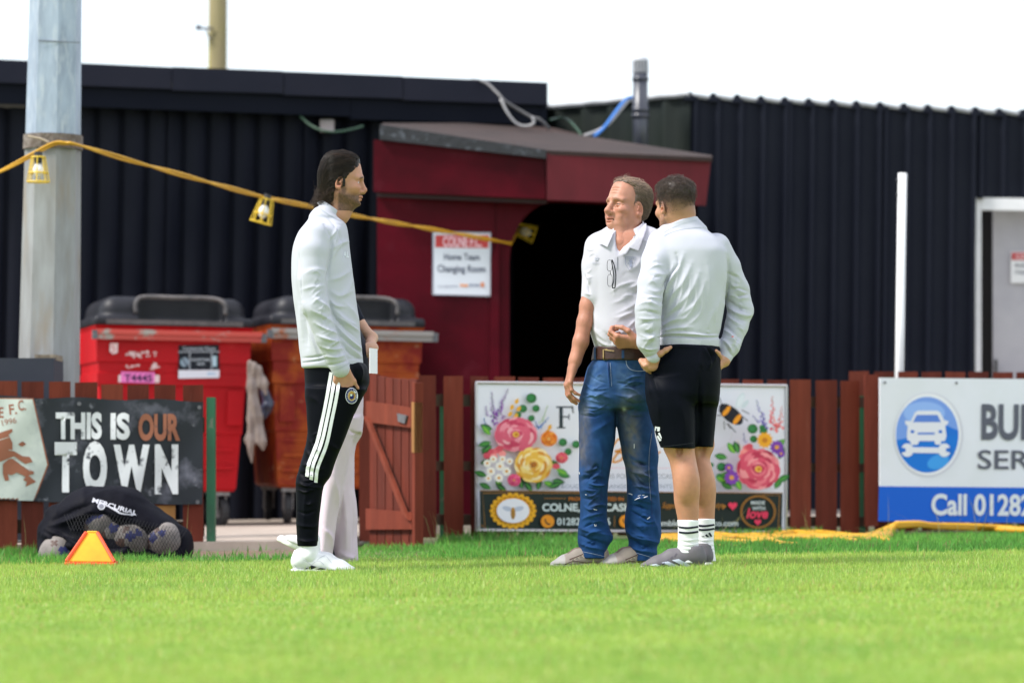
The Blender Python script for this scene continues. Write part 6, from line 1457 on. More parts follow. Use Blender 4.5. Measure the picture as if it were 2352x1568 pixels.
# white boots
for q, dy in ((-1, -.085), (1, .10)):
    hq = p(668.5 + (5 if q > 0 else 0), 1300, dy); hq[2] = ground(hq[0]) + .008
    so, sv, sw_ = shoe(hq, math.radians(2), .272, .080, (.78, .78, .80), (.76, .76, .78), P1, .92)
    ct = [p(709 + (5 if q > 0 else 0), 1240, dy), p(710 + (5 if q > 0 else 0), 1275, dy)]; s = SDF(.0035); s.rcone(ct[0], ct[1], .041, .040, .01); s.rcone(ct[1], p(716, 1284, dy), .038, .030, .02); V, F = s.mesh(); V = V + normals(V, F) * waves(V, 2, (60, 120), .0012)[:, None]
    sk = garment('sock', V, F, M_shoe, P1, (.80, .80, .83))
    if q < 0:
        k8 = lambda x, y: (639.7 + .088 * x, 1223 + .088 * y); dk_ = ink((0.16, 0.17, 0.20))
        sh = [(poly([k8(530, 1040), k8(640, 960), k8(760, 895), k8(745, 1010), k8(690, 1040)]), dk_), (poly([k8(795, 890), k8(870, 845), k8(1000, 885), k8(790, 985)]), dk_), (poly([k8(840, 1030), k8(960, 960), k8(1090, 905), k8(1240, 935), k8(1080, 975), k8(980, 1040)]), dk_), (poly([k8(1100, 1025), k8(1220, 980), k8(1370, 960), k8(1440, 980), k8(1280, 1000), k8(1180, 1030)]), dk_)]
        decal('stripe', sv, so, sh, .0022, ml=4); gl2 = ink((0.70, 0.71, 0.76)); decal('seam', sv, so, [(stroke(catmull([k8(*a) for a in w], 5), .9), gl2) for w in (((1000, 720), (1100, 640), (1220, 590)), ((860, 840), (960, 760), (1080, 740), (1180, 830)), ((420, 820), (480, 900), (560, 930)), ((1250, 620), (1360, 760), (1480, 900)), ((640, 700), (760, 760), (860, 850)), ((1480, 930), (1600, 960), (1760, 1010)))], .0024, ml=4)
        decal('print', (V, F), sk, [(stroke([k8(1055, 490), k8(1125, 520)], .9), dk_), (stroke([k8(1065, 515), k8(1105, 540)], .9), dk_)], .002, ml=4)

# ------------------------------------------------------------------ older man in the white polo
p = Px(15.25); c5 = lambda x, y: (1270 + .3 * x, 376.3 + .3 * y); c6 = lambda x, y: (1270 + .348 * x, 799.7 + .348 * y); cb3 = lambda x, y: (1279.5 + .132 * x, 733.8 + .132 * y)
f0 = p(1400, 1300); feet2 = np.array((f0[0], 15.25, ground(f0[0])))
H2 = Head(p(1437, 484), math.radians(220), math.radians(9), 0, .965)
o2 = dict(skin=(.42, .20, .138), brow=(.20, .10, .06), browa=.6, browh=.005, lid=.0021, nose=.002, nw=1.18, mouth=.0030, ear=1.16, wide=.96, jaw=1.0)
s = SDF(0.0022); add_head(s, H2, o2)
for q in (-1, 1):                              # jowls, folds from nose to mouth, brow wrinkles
    s.rcone(H2.w(.060, q * .042, -.045), H2.w(.045, q * .043, -.070), .014, .012, .015)
    s.rcone(H2.w(.094, q * .022, -.036), H2.w(.080, q * .036, -.066), .0034, .0030, .006, op='s')
    s.rcone(H2.w(.080, q * .022, -.002), H2.w(.072, q * .046, -.006), .0022, .0020, .006, op='s')
    s.rcone(H2.w(.066, q * .052, .008), H2.w(.050, q * .062, .000), .0018, .0016, .004, op='s')
for z in (.062, .076, .089): s.rcone(H2.w(.0905 - (z - .06) * .3, -.030, z - .002), H2.w(.0925 - (z - .06) * .3, .0, z), .0022, .0022, .004, op='s'); s.rcone(H2.w(.0925 - (z - .06) * .3, .0, z), H2.w(.0905 - (z - .06) * .3, .032, z - .002), .0022, .0022, .004, op='s')
s.rcone(p(1441, 505, .0), p(1444, 560, .01), .058, .058, .03); s.rcone(H2.w(.03, 0, -.07), p(1424, 560, -.06), .035, .045, .035)
s.rcone(p(1458, 515, -.05), p(1424, 572, -.085), .012, .012, .02)
V, F = s.mesh(); V = V + normals(V, F) * (waves(H2.loc(V), 31, (120, 230), .0006))[:, None]; hd2 = (V, F)
tor2 = [(518, 1398, 1492, .065), (534, 1376, 1522, .09), (550, 1358, 1538, .108), (580, 1348, 1546, .122), (620, 1347, 1543, .128), (680, 1349, 1528, .130), (722, 1354, 1516, .134), (763, 1355, 1511, .138), (785, 1362, 1508, .134), (802, 1367, 1506, .128)]
s = SDF(0.0035)
s.loft(p.secs(tor2), p=2.3, infl=-.010); s.loft(p.secs([(800, 1366, 1506, .125), (860, 1346, 1500, .13), (930, 1345, 1490, .10)]), infl=-.02)
for a, b_ in ((1374, 1363), (1458, 1477)): s.chain([p(a, 900), p(b_, 1100), p(b_, 1270)], [.05, .035, .03], .02)
bd2 = s.mesh()
s = SDF(0.0025)                                # arm hanging by the side, thumb towards us
s.chain([p(1372, 570, -.01), p(1362, 640, -.03), p(1351, 702, -.045), p(1343, 740, -.06), p(1334, 785, -.075), p(1321, 828, -.085)], [.038, .037, .036, .0335, .0335, .0275], .015)
hand(s, p(1317.5, 838, -.088), (-.27, -.10, -1), (-1, -.25, .2), -1, ((24, 30, 18), (22, 34, 20), (24, 36, 22), (26, 38, 22)), 1.02, (.014, ((.75, .62, -.12), (1, .18, -.22), (1, .0, -.18))))
ar2 = s.mesh()
s = SDF(0.0025)                                # forearm across, loose pinch
s.chain([p(1532, 590, -.02), p(1535, 690, -.04), p(1530, 755, -.08), p(1500, 785, -.17), p(1470, 786, -.21)], [.05, .045, .04, .034, .028], .015)
hand(s, p(1466, 785, -.215), (-1, .1, .02), (.05, -.72, -.66), -1, ((38, 62, 42), (44, 66, 44), (48, 66, 44), (52, 66, 44)), 1.03, (.012, ((.75, .70, -.35), (1, .20, -.55), (1, -.15, -.35))))
ar2b = s.mesh()
V, F = join([hd2, bd2, ar2, ar2b]); cs = skin_colour(H2, V, o2)
tanm = np.clip((V[:, 2] < H2.O[2] - .10) * 1.0, 0, 1)[:, None]; cs = cs * (1 - tanm) + cs * np.array((1.0, .93, .9)) * tanm
cs *= (1 + .10 * waves(V, 44, (60, 160), 1.0))[:, None]
P2 = person(feet2, V, F, cs, "older man in a white polo shirt and paint marked blue jeans, glasses at his collar")
for q in (-1, 1): eye(H2, q, P2, (.10, .11, .12))
th2 = lambda x, y, z: .003 + .008 * _ss(z, .04, .12) + .014 * _ss(-x, .02, .09) * _ss(z, -.075, -.01)
base2 = hair_shell(HS, th2)
def reg2(x, y, z):
    line = np.interp(z, [-.07, -.03, -.012, .0, .03, .07, .098, .118, .13, .16], [-.035, -.03, .0, .017, .019, .014, .030, .064, .070, .070]) + np.where(z > .1, -np.abs(y) * .25 + .004, 0)
    ear = 1 - np.sqrt(((x + .008) / .025) ** 2 + ((z - .002) / .040) ** 2)
    return np.maximum(np.maximum(x - line, -.062 - z), np.where(np.abs(y) > .052, ear * .02, -1))
_hb2 = head_base(HS); base2 = lambda x, y, z: _hb2(x, y, z) - th2(x, y, z) * (.12 + .88 * _ss(-reg2(x, y, z), .0, .022))
s = SDF(0.0025); s.add(H2.fn(lambda x, y, z: smax(base2(x, y, z), reg2(x, y, z) * .8, .006)), H2.O - .19, H2.O + .19)
Vh, Fh = s.mesh(); L = H2.loc(Vh); Vh = Vh + normals(Vh, Fh) * waves(L, 7, (130, 260), .0028)[:, None]
hair2 = garment('hair', Vh, Fh, M_hair, P2, np.tile((.085, .060, .046), (len(Vh), 1)) * (1 + .4 * waves(L, 4, (90, 180), 1.0))[:, None])
r = np.random.default_rng(4); ii = r.choice(len(Vh), 4200)
strands('hair_strands', hair2, H2.loc(Vh[ii]), lambda P: np.stack([-1 + .5 * _ss(-P[:, 0], .03, .09), 0 * P[:, 0], -.15 - .9 * _ss(.10 - P[:, 2], 0, .12)], 1), base2, H2, 5, .0075, (.001, .006), .00042, lambda M, r: (np.array((.15, .105, .080)) * r.uniform(.35, 1.9, len(M))[:, None]) * (1 + .9 * _ss(M[:, 2], .07, .13))[:, None] * (1 + .5 * _ss(M[:, 0], -.01, .05))[:, None], 8, jit=.35, curl=.42, ok=lambda x, y, z: reg2(x, y, z) < -.0015)
ii = r.choice(np.where(L[:, 0] > .03)[0], 60); strands('hair_strands', hair2, H2.loc(Vh[ii]), lambda P: np.stack([.5 + 0 * P[:, 0], 0 * P[:, 0], .9 + 0 * P[:, 0]], 1), base2, H2, 4, .007, (.012, .022), .00035, lambda M, r: np.array((.24, .19, .15)) * r.uniform(.6, 1.3, len(M))[:, None], 9, jit=.5, curl=.3)
# polo
s = SDF(0.0038); s.loft(p.secs(tor2), p=2.3, cap=.012)
s.chain([p(1374, 566, -.005), p(1369, 610, -.02), p(1362, 679, -.035)], [.0585, .058, .0525], .02)
s.chain([p(1528, 566, -.005), p(1535, 620, -.02), p(1538, 690, -.035)], [.0585, .058, .054], .02)
s.rcone(p(1352, 696, -.04), p(1350, 720, -.045), .06, .07, .004, op='s') if False else None
s.ring(p(1447, 531, -.01), (-.42, -.30, .86), (1, 0, .3), .068, .066, .018, .004, .012)
s.rcone(p(1442, 522, -.02), p(1436, 500, -.03), .064, .07, .006, op='s')
s.rcone(p(1436, 540, -.10), p(1415, 596, -.15), .046, .003, .006, op='s')
V, F = s.mesh(); V = relax(V, F, 1)
st = [([c5(*q) for q in pts], w, a) for pts, w, a in (([(245, 850), (262, 900), (285, 1010)], 3.5, -5), ([(255, 845), (275, 890), (270, 930)], 4, 5), ([(290, 640), (330, 700), (320, 760)], 6, 2), ([(580, 950), (640, 930), (700, 860)], 6, 4), ([(600, 1000), (660, 980), (720, 940)], 5, -3), ([(540, 1130), (620, 1080), (690, 1020)], 7, 4), ([(470, 1180), (560, 1160), (640, 1110)], 6, 3), ([(300, 1240), (360, 1310), (420, 1360)], 6, 4), ([(330, 1330), (400, 1380), (470, 1400)], 5, 5), ([(480, 1350), (520, 1390), (560, 1395)], 4, 4), ([(300, 1100), (330, 1190), (340, 1270)], 7, 3), ([(400, 1290), (440, 1340), (450, 1390)], 5, -4), ([(470, 720), (462, 850), (470, 1000)], 4, 2.5), ([(240, 985), (262, 995), (288, 1003)], 2.5, 3), ([(650, 560), (720, 600), (760, 660)], 7, 3), ([(690, 700), (640, 780), (560, 830)], 7, 3), ([(580, 1250), (620, 1210), (650, 1180)], 5, 4))]
st += creases([c5(560, 850), c5(560, 1350)], 38, 9, .5, 4.5, 2.2, 7) + creases([c5(290, 650), c5(265, 980)], 13, 4, .3, 3, 2.2, 8); V = folds(V, F, st); V = V + normals(V, F) * waves(V, 29, (14, 30, 60), .002)[:, None]
polo = garment('polo_shirt', V, F, M_top, P2, (.50, .49, .56)); tp2 = (V, F)
pw, pg = mat('polo_collar', (.53, .52, .59), .75, (.50, .49, .56), 6, spec=.2), ink((0.76, 0.75, 0.80))
decal('placket', tp2, polo, [(poly([c5(*q) for q in ((470, 690), (492, 705), (490, 800), (468, 800))]), pw)], .003, ml=5)
# collar leaves, stood off the chest
def leafsheet(name, par, pts, th, m):
    a = np.array(pts); n = np.cross(a[1] - a[0], a[2] - a[0]); n /= np.linalg.norm(n); n = n if n[1] < 0 else -n; k = len(a)
    V = np.vstack([a + n * th, a]); F = [tuple(range(k)), tuple(range(2 * k - 1, k - 1, -1))] + [(i, k + i, k + (i + 1) % k, (i + 1) % k) for i in range(k)]
    c0 = a.mean(0); nn = np.cross(V[1] - V[0], V[2] - V[0]); F = [tuple(reversed(f)) for f in F] if nn @ n < 0 else F
    return np_mesh(name, V, F, m, par)
def cp(x, y, dy): return p(*c5(x, y), dy)
decal('collar', tp2, polo, [(poly([c5(*q) for q in ((470, 500), (440, 530), (400, 560), (345, 602), (420, 640), (432, 612), (455, 560))]), pg), (poly([c5(*q) for q in ((466, 503), (440, 528), (400, 557), (350, 600), (416, 632), (430, 606), (452, 556))]), pw)], .012, ml=6)
decal('collar', tp2, polo, [(poly([c5(*q) for q in ((715, 440), (690, 470), (655, 530), (600, 590), (540, 650), (480, 722), (560, 690), (590, 645), (652, 667), (680, 600), (706, 520))]), pg), (poly([c5(*q) for q in ((712, 446), (690, 474), (655, 534), (600, 594), (545, 655), (490, 716), (556, 685), (588, 641), (648, 660), (676, 596), (702, 520))]), pw)], .012, ml=6)
gm = ink((0.66, 0.67, 0.73)); gm2 = ink((0.55, 0.57, 0.66))
sh = [(ell(*c5(326, 724), 2.2, 2, 8), gm), (ell(*c5(346, 722), 2.6, 2.2, 8), gm), (ell(*c5(335, 735), 4.5, 1.6, 8), gm), (text_shape('PORTSY', *[c5(304, 0)[0], c5(354, 0)[0]], c5(0, 768)[1], 4.2, .02), gm)]
sh += [(stroke([c5(*q) for q in ((556, 712), (636, 716), (622, 775), (585, 815), (556, 770), (556, 712))], 1.0), gm2), (text_shape('COLNE FC', *[c5(566, 0)[0], c5(626, 0)[0]], c5(0, 732)[1], 3.5, .02), gm2)] + [(poly([c5(*q) for q in w]), gm2) for w in (((580, 740), (600, 735), (610, 750), (590, 762)), ((585, 765), (606, 758), (604, 785), (588, 798)), ((574, 755), (584, 762), (572, 772)))]
decal('print', tp2, polo, sh, .0016, ml=5)
# glasses hooked in the collar
gl_ = empty('glasses', cp(450, 830, -.16), "black framed glasses hanging from the open collar of the white polo", 'glasses')
M_gf = mat('glasses_frame', (.012, .014, .022), .3); dg = -.158
for pts, nm in (([(452, 732), (470, 780), (482, 850), (476, 945)], 'temple'), ([(448, 736), (458, 800), (466, 880), (455, 945), (478, 948)], 'temple')):
    MB().tube(catmull([cp(x, y, dg - .003) for x, y in pts], 6), .0028, M_gf, 6).build(nm, gl_, smooth=True)
for (x, y, rx, ry) in ((434, 778, 19, 42), (436, 892, 18, 46)):
    P_ = [cp(x + rx * math.copysign(abs(math.cos(w)) ** .6, math.cos(w)), y + ry * math.copysign(abs(math.sin(w)) ** .7, math.sin(w)), dg) for w in np.linspace(0, 6.2832, 21)]; MB().tube(P_, .0011, M_gf, 5, cap=False).build('rim', gl_)
MB().tube([cp(438, 822, dg), cp(441, 835, dg), cp(440, 848, dg)], .0014, M_gf, 5).build('bridge', gl_)
# jeans
s = SDF(0.0038)
hip = [(796, 1369, 1506, .128), (826, 1362, 1506, .131), (845, 1350, 1504, .135), (880, 1341, 1501, .138), (912, 1334, 1498, .136), (938, 1332, 1494, .11)]
s.loft(p.secs(hip), p=2.4)
lg1 = [(878, 1350, 1405, .08), (912, 1334, 1414, .104), (940, 1329, 1413, .105), (994, 1329, 1415, .10), (1043, 1330, 1407, .096), (1065, 1330, 1404, .094), (1102, 1329, 1398, .09), (1148, 1333, 1395, .086), (1182, 1332, 1394, .084), (1212, 1329, 1400, .086), (1236, 1327, 1408, .09), (1252, 1329, 1398, .086), (1264, 1331, 1393, .086), (1281, 1332, 1393, .086)]
lg2 = [(878, 1425, 1488, .08), (912, 1412, 1498, .104), (940, 1414, 1497, .105), (994, 1419, 1504, .10), (1043, 1428, 1513, .096), (1078, 1437, 1511, .094), (1130, 1440, 1513, .09), (1148, 1440, 1515, .087), (1195, 1435, 1518, .085), (1222, 1438, 1519, .087), (1243, 1444, 1515, .088), (1256, 1444, 1509, .086), (1272, 1445, 1509, .086), (1287, 1446, 1507, .086)]
s.loft(p.secs(lg1, -.025), .02, cap=.004); s.loft(p.secs(lg2, .02), .02, cap=.004)
V, F = s.mesh(); V = relax(V, F, 1)
st = [([c6(*q) for q in pts], w, a) for pts, w, a in (
    ([(365, 80), (370, 160), (380, 240)], 3, 4), ([(215, 290), (290, 310), (380, 330)], 4, 3), ([(200, 330), (280, 350), (370, 365)], 3.5, 3), ([(400, 300), (480, 320), (590, 300)], 4, 3), ([(200, 370), (290, 390), (390, 395)], 3.5, 3), ([(180, 880), (230, 850), (330, 870)], 6, -7), ([(190, 840), (260, 800), (350, 790)], 6, 5), ([(180, 940), (260, 930), (370, 920)], 7, 4), ([(490, 850), (560, 900), (680, 870)], 6, -5), ([(500, 800), (570, 820), (680, 790)], 6, 4), ([(490, 960), (560, 990), (690, 960)], 7, 3),
    ([(175, 1180), (250, 1210), (390, 1240)], 5, 8), ([(170, 1230), (240, 1260), (340, 1290)], 4.5, -8), ([(170, 1280), (250, 1310), (350, 1330)], 4.5, 6), ([(240, 1090), (300, 1140), (350, 1160)], 7, 5), ([(480, 1190), (560, 1250), (700, 1280)], 5, 8), ([(490, 1240), (560, 1290), (650, 1320)], 4.5, -8), ([(500, 1300), (570, 1330), (680, 1350)], 4.5, 6), ([(500, 1130), (590, 1170), (700, 1180)], 7, 4), ([(640, 1090), (670, 1160), (700, 1240)], 6, 5), ([(410, 450), (350, 500), (250, 560)], 7, 3), ([(430, 420), (470, 470), (540, 520)], 6, 3), ([(300, 620), (330, 700), (320, 800)], 7, 4), ([(520, 600), (500, 700), (490, 800)], 7, 3))]
st += creases([c6(270, 800), c6(270, 1000), c6(265, 1340)], 30, 26, .25, 2.8, 7, 9) + creases([c6(590, 760), c6(590, 1000), c6(590, 1370)], 32, 26, -.25, 2.8, 7, 10) + creases([c6(290, 200), c6(260, 480)], 36, 12, .1, 2.4, 4, 11) + creases([c6(510, 200), c6(530, 480)], 34, 10, -.15, 2.4, 4, 12); V = folds(V, F, st); V = V + normals(V, F) * waves(V, 39, (14, 30, 60), .0028)[:, None]
Q = proj(V); bl = np.array((.012, .052, .165)); c = np.tile(bl, (len(V), 1))
def blot(cx, cy, rx, ry, colr, a, seed):
    global c
    x, y = c6(cx, cy); m = np.exp(-(((Q[:, 0] - x) / (rx * .348)) ** 2 + ((Q[:, 1] - y) / (ry * .348)) ** 2)) * a * np.clip(1 + .55 * waves(V, seed, (35, 90, 220), 1.0) * 3, 0, 1.4); m = np.clip(m, 0, 1)[:, None]; c = c * (1 - m) + np.array(colr) * m
wear = (.075, .145, .28); grey = (.095, .095, .12); brn = (.088, .085, .09)
for a in ((280, 200, 70, 130, wear, .5, 1), (500, 200, 90, 130, wear, .7, 2), (270, 330, 90, 50, wear, .6, 21), (210, 420, 40, 60, (.11, .13, .19), .8, 22), (205, 560, 42, 150, brn, .6, 3), (520, 560, 55, 130, (.13, .13, .145), .8, 4), (510, 740, 60, 130, (.105, .11, .125), .85, 5), (560, 830, 60, 60, (.09, .10, .12), .7, 25), (190, 680, 35, 140, grey, .7, 6), (520, 320, 70, 50, (.10, .13, .20), .6, 23), (470, 430, 40, 80, (.12, .13, .16), .6, 24), (250, 760, 60, 80, (.03, .04, .07), .4, 7), (500, 420, 55, 60, grey, .55, 8), (560, 380, 50, 50, (.01, .06, .11), .6, 9), (300, 380, 90, 30, wear, .35, 10), (270, 990, 60, 120, (.02, .035, .08), .5, 11), (600, 900, 60, 60, (.03, .05, .09), .45, 12), (290, 480, 80, 60, (.008, .03, .12), .5, 14), (600, 1100, 60, 120, (.010, .055, .19), .4, 15), (470, 400, 12, 14, (.55, .6, .75), .8, 13)): blot(*a)
c *= (1 + .10 * waves(V, 50, (50, 120), 1.0))[:, None]
jn = garment('jeans', V, F, M_denim, P2, c); tj = (V, F)
sti, pnt, dbl = ink((0.58, 0.62, 0.72)), ink((0.88, 0.88, 0.92)), ink((0.05, 0.17, 0.38))
L_ = lambda pts, w: stroke(catmull([c6(*q) for q in pts], 5), w)
decal('seam', tj, jn, [(L_([(482, 80), (490, 115), (515, 140), (560, 150), (605, 148)], 1.6), sti), (L_([(275, 55), (255, 85), (232, 115)], 1.4), sti), (L_([(362, 90), (368, 180), (376, 260)], 1.2), dbl), (L_([(378, 95), (383, 190), (388, 250)], .8), sti), (L_([(655, 540), (640, 700), (640, 850), (650, 1000), (655, 1180)], 1.2), dbl), (L_([(650, 560), (634, 700), (634, 850), (644, 1000)], .6), sti), (L_([(330, 700), (322, 850), (320, 1000)], 1.0), dbl)], .0014, ml=6)
mk = [(L_(q, w), pnt) for q, w in (([(500, 958), (515, 960), (525, 966)], 1.6), ([(540, 1000), (560, 990), (575, 985)], 1.4), ([(590, 970), (605, 965)], 1.2), ([(600, 985), (625, 975)], 1.4), ([(560, 975), (580, 968)], 1.0), ([(622, 1125), (640, 1112)], 1.8), ([(270, 1060), (290, 1065)], 1.6), ([(275, 1160), (278, 1175)], 1.2), ([(285, 1160), (283, 1173)], 1.0), ([(537, 630), (537, 660)], 1.2), ([(215, 962), (225, 965)], 1.2), ([(177, 815), (180, 830)], 1.4))]
decal('paint_mark', tj, jn, mk, .0016, ml=5)
for q0, q1 in (((172, 1335, ), (362, 1378)), ((500, 1335), (680, 1388))):
    decal('hem', tj, jn, [(stroke([c6(*q0), c6((q0[0] + q1[0]) / 2, (q0[1] + q1[1]) / 2 - 2), c6(*q1)], .9), sti)], .0014, ml=5)
# belt
s = SDF(0.0032); s.loft(p.secs([(799, 1366, 1507, .130), (812, 1364, 1507, .132), (827, 1361, 1507, .133)]), p=2.4, cap=.003, infl=.006); V, F = s.mesh()
blt = garment('belt', V, F, mat('belt_leather', (.045, .014, .008), .45, (.025, .008, .005), 9, bump=.2), P2, (.05, .02, .01)); tb = (V, F)
brs, lp = mat('brass', (.42, .30, .13), .35, (.25, .17, .08), 30, metal=.8), mat('denim_loop', (.014, .05, .14), .8)
decal('buckle', tb, blt, [(stroke([c5(*q) for q in ((418, 1420), (388, 1422), (388, 1498), (424, 1500))], 3.2), brs), (stroke([c5(400, 1424), c5(470, 1432)], 2.6), brs)], .004, ml=4)
for a in ((318, 1395, 332, 1512), (526, 1425, 546, 1515)): decal('belt_loop', tb, blt, [(rect(*c5(a[0], a[1]), *c5(a[2], a[3])), lp)], .0045, ml=5)
# trainers
tan = (.36, .29, .245)
for (hx, tx, dy) in ((1395, 1288, -.03), (1496, 1416, .02)):
    a = p(hx, 1300, dy); yaw = math.radians(180 + (8 if hx < 1450 else 24)); a[2] = ground(a[0]) + .002
    L_s = .25 if hx < 1450 else .245
    so, sv, _ = shoe(a, yaw, L_s, .075, lambda x, y, z: np.where(((x > .30) & (x < .72) & (np.abs(y) < .022 - .01 * x) & (z > .03))[:, None], (.20, .135, .10), np.where((x > .78)[:, None], (.46, .43, .41), np.where((x < .2)[:, None], (.30, .25, .22), (.36, .30, .26)))), (.58, .55, .52), P2, 1.0)
    lc = ink((0.80, 0.72, 0.66)); lcd = ink((0.36, 0.28, 0.25)); x0 = tx
    decal('lace', sv, so, [(stroke(catmull([(x0 + 22 + k * 9, 1290 - k * 4.5), (x0 + 28 + k * 9, 1283 - k * 4.2), (x0 + 36 + k * 9, 1287 - k * 3.5)], 4), 1.4), lc) for k in range(4)] + [(stroke(catmull([(x0 + 6, 1297), (x0 + 30, 1288), (x0 + 58, 1291), (x0 + 84, 1289)], 4), 1.6), lcd), (stroke([(x0 + 20, 1285), (x0 + 52, 1272)], 2.2), lcd), (stroke([(x0 + 2, 1300), (x0 + 92, 1299)], 2.4), ink((0.86, 0.85, 0.84)))], .0022, ml=4)

# ------------------------------------------------------------------ man from behind, hands on hips
p = Px(14.9); f0 = p(1590, 1300); feet3 = np.array((f0[0], 14.9, ground(f0[0])))
H3 = Head(p(1551, 482), math.radians(124), math.radians(-2), 0, .925)
sc3 = lambda L: _ss(L[:, 2], -.055, .055) * (L[:, 0] < np.where(L[:, 2] > .01, .035, -.012)) * (L[:, 2] > -.06)
o3 = dict(skin=(.45, .23, .145), brow=(.05, .03, .02), beard=(.07, .04, .03), beard_a=.6, lid=.004, nose=.0, scalp=sc3, scalp_col=(.045, .03, .026))
s = SDF(0.0022); add_head(s, H3, o3)
s.rcone(p(1559, 490, 0), p(1566, 550, 0), .058, .060, .03); s.rcone(p(1568, 495, -.015), p(1570, 545, -.02), .050, .054, .03)
hd3 = s.mesh()
tor3 = [(527, 1526, 1616, .075), (537, 1511, 1636, .10), (555, 1499, 1655, .12), (580, 1490, 1671, .135), (620, 1492, 1673, .14), (660, 1499, 1669, .142), (700, 1505, 1664, .140), (740, 1508, 1657, .137), (762, 1509, 1653, .135), (771, 1510, 1650, .131), (780, 1509, 1653, .135), (798, 1510, 1652, .134)]
s = SDF(0.004); s.loft(p.secs(tor3), infl=-.015); s.loft(p.secs([(790, 1509, 1652, .13), (860, 1490, 1654, .14), (930, 1500, 1640, .11)]), infl=-.025)
bd3 = s.mesh()
s = SDF(0.003)                                 # legs
cl = [(1010, 1522, 1596, .066), (1029, 1526, 1595, .062), (1045, 1532, 1597, .058), (1071, 1540, 1602, .058), (1102, 1545, 1607.5, .060), (1125, 1547, 1608, .060), (1148, 1548, 1606, .056), (1175, 1553, 1605, .050), (1197, 1557, 1604, .045), (1240, 1560, 1603, .038), (1284, 1562, 1606, .036)]
s.loft(p.secs(cl, -.075), p=2.0, cap=.004)
cr_ = [(1010, 1566, 1630, .066), (1029, 1570, 1627, .062), (1050, 1575, 1630, .058), (1078, 1580, 1637, .058), (1105, 1583, 1643.5, .060), (1120, 1584, 1645, .060), (1148, 1587, 1643.5, .056), (1172, 1590, 1642, .050), (1195, 1594, 1641, .045), (1240, 1598, 1639, .038), (1280, 1599, 1641, .036)]
s.loft(p.secs(cr_, .085), p=2.0, cap=.004)
for q, xs_ in ((-.075, (1545, 1560)), (.085, (1600, 1605))): s.chain([p(xs_[0], 930, q), p(xs_[0] + 12, 1020, q)], [.06, .055], .03)
s.ell(p(1578, 1105, -.125), (.040, .030, .075), .04); s.ell(p(1612, 1108, .04), (.040, .030, .075), .04); s.ell(p(1561, 1030, -.125), (.012, .012, .03), .02, 's'); s.ell(p(1613, 1030, .03), (.012, .012, .03), .02, 's')
lg3 = s.mesh()
s = SDF(0.0025)                                # left hand on the hip: thumb behind, fingers round the front
s.chain([p(1486, 735, -.145), p(1500, 822, -.135)], [.034, .027], .01)
s.rcone(p(1500, 815, -.135), p(1497, 838, -.125), .026, .028, .015, sq=((0, 1, 0), .7))
s.chain([p(1505, 818, -.14), p(1517, 812, -.152), p(1530, 803.5, -.155), p(1540, 797.5, -.150)], [.013, .0125, .0108, .0080], .008)
for k, (x, y, e) in enumerate(((1488, 846, 0), (1484, 843, .012), (1480, 838, .024), (1478, 834, .034))):
    s.chain([p(1494 - k * 2, 834 - k * 2, -.135 + e), p(x - 6, y - 6, -.130 + e), p(x - 2, y + 3, -.115 + e), p(x + 6 - k, y + 9, -.095 + e)], [.0105, .0098, .0088, .0070], .005)
la3 = s.mesh()
s = SDF(0.0025)                                # right hand on the hip
s.chain([p(1692, 760, .055), p(1664, 828, -.01)], [.022, .025], .01); s.rcone(p(1663, 826, -.01), p(1650, 838, -.03), .026, .026, .015, sq=((1, 0, 0), .8))
s.chain([p(1655, 822, -.03), p(1649, 812, -.07), p(1645, 806, -.10)], [.013, .011, .008], .008)
for k in range(4): s.chain([p(1652, 838 + k * 2, -.02 + k * .014), p(1646, 846 + k, .0 + k * .016), p(1640, 850, .03 + k * .014)], [.0105, .0095, .0075], .005)
ra3 = s.mesh()
V, F = join([hd3, bd3, lg3, la3, ra3]); cs = skin_colour(H3, V, o3); low = (V[:, 2] < .8)[:, None]; cs = np.where(low, cs * np.array((1.0, .93, .92)), cs)
P3 = person(feet3, V, F, cs, "man seen from behind with hands on hips in grey top, black shorts and white socks")
for q in (-1, 1): eye(H3, q, P3, (.06, .04, .03))
th3 = lambda x, y, z: -.002 + .013 * _ss(z, .05, .115)
base3 = hair_shell(HS, th3)
reg3 = lambda x, y, z: np.maximum(x - np.where(z > .10, .078, .04 + (z - .03) * .3), .045 - z + np.where(x > -.02, .015 * np.abs(y) / .07, 0) * 0)
s = SDF(0.0025); s.add(H3.fn(lambda x, y, z: smax(base3(x, y, z), reg3(x, y, z), .004)), H3.O - .19, H3.O + .19)
Vh, Fh = s.mesh(); L = H3.loc(Vh); Vh = Vh + normals(Vh, Fh) * waves(L, 17, (150, 300), .0022)[:, None]
hair3 = garment('hair', Vh, Fh, M_hair, P3, np.tile((.030, .020, .017), (len(Vh), 1)))
r = np.random.default_rng(14); ii = r.choice(len(Vh), 3000)
swirl = lambda P: np.stack([.8 + 0 * P[:, 0], -P[:, 1] * 3 + .3, .35 + 0 * P[:, 0]], 1) + np.stack([-(P[:, 0] + .05) * -8, P[:, 1] * 9, -.9 * _ss(.115 - P[:, 2], 0, .05)], 1)
strands('hair_strands', hair3, H3.loc(Vh[ii]), swirl, base3, H3, 4, .0065, (.001, .012), .00045, lambda M, r: np.array((.055, .036, .030)) * r.uniform(.4, 1.9, len(M))[:, None], 18, jit=.45, curl=.5)
bv = hd3[0]; Lb = H3.loc(bv); m = np.where((Lb[:, 2] > -.045) & (Lb[:, 2] < .075) & (Lb[:, 0] < np.where(Lb[:, 2] > .01, .03, -.02)) & (np.abs(Lb[:, 1]) < .079))[0]
ii = r.choice(m, 4200, p=(lambda w: w / w.sum())(.06 + _ss(Lb[m, 2], -.03, .05))); bs = hair_shell(HS, lambda x, y, z: 0 * x)
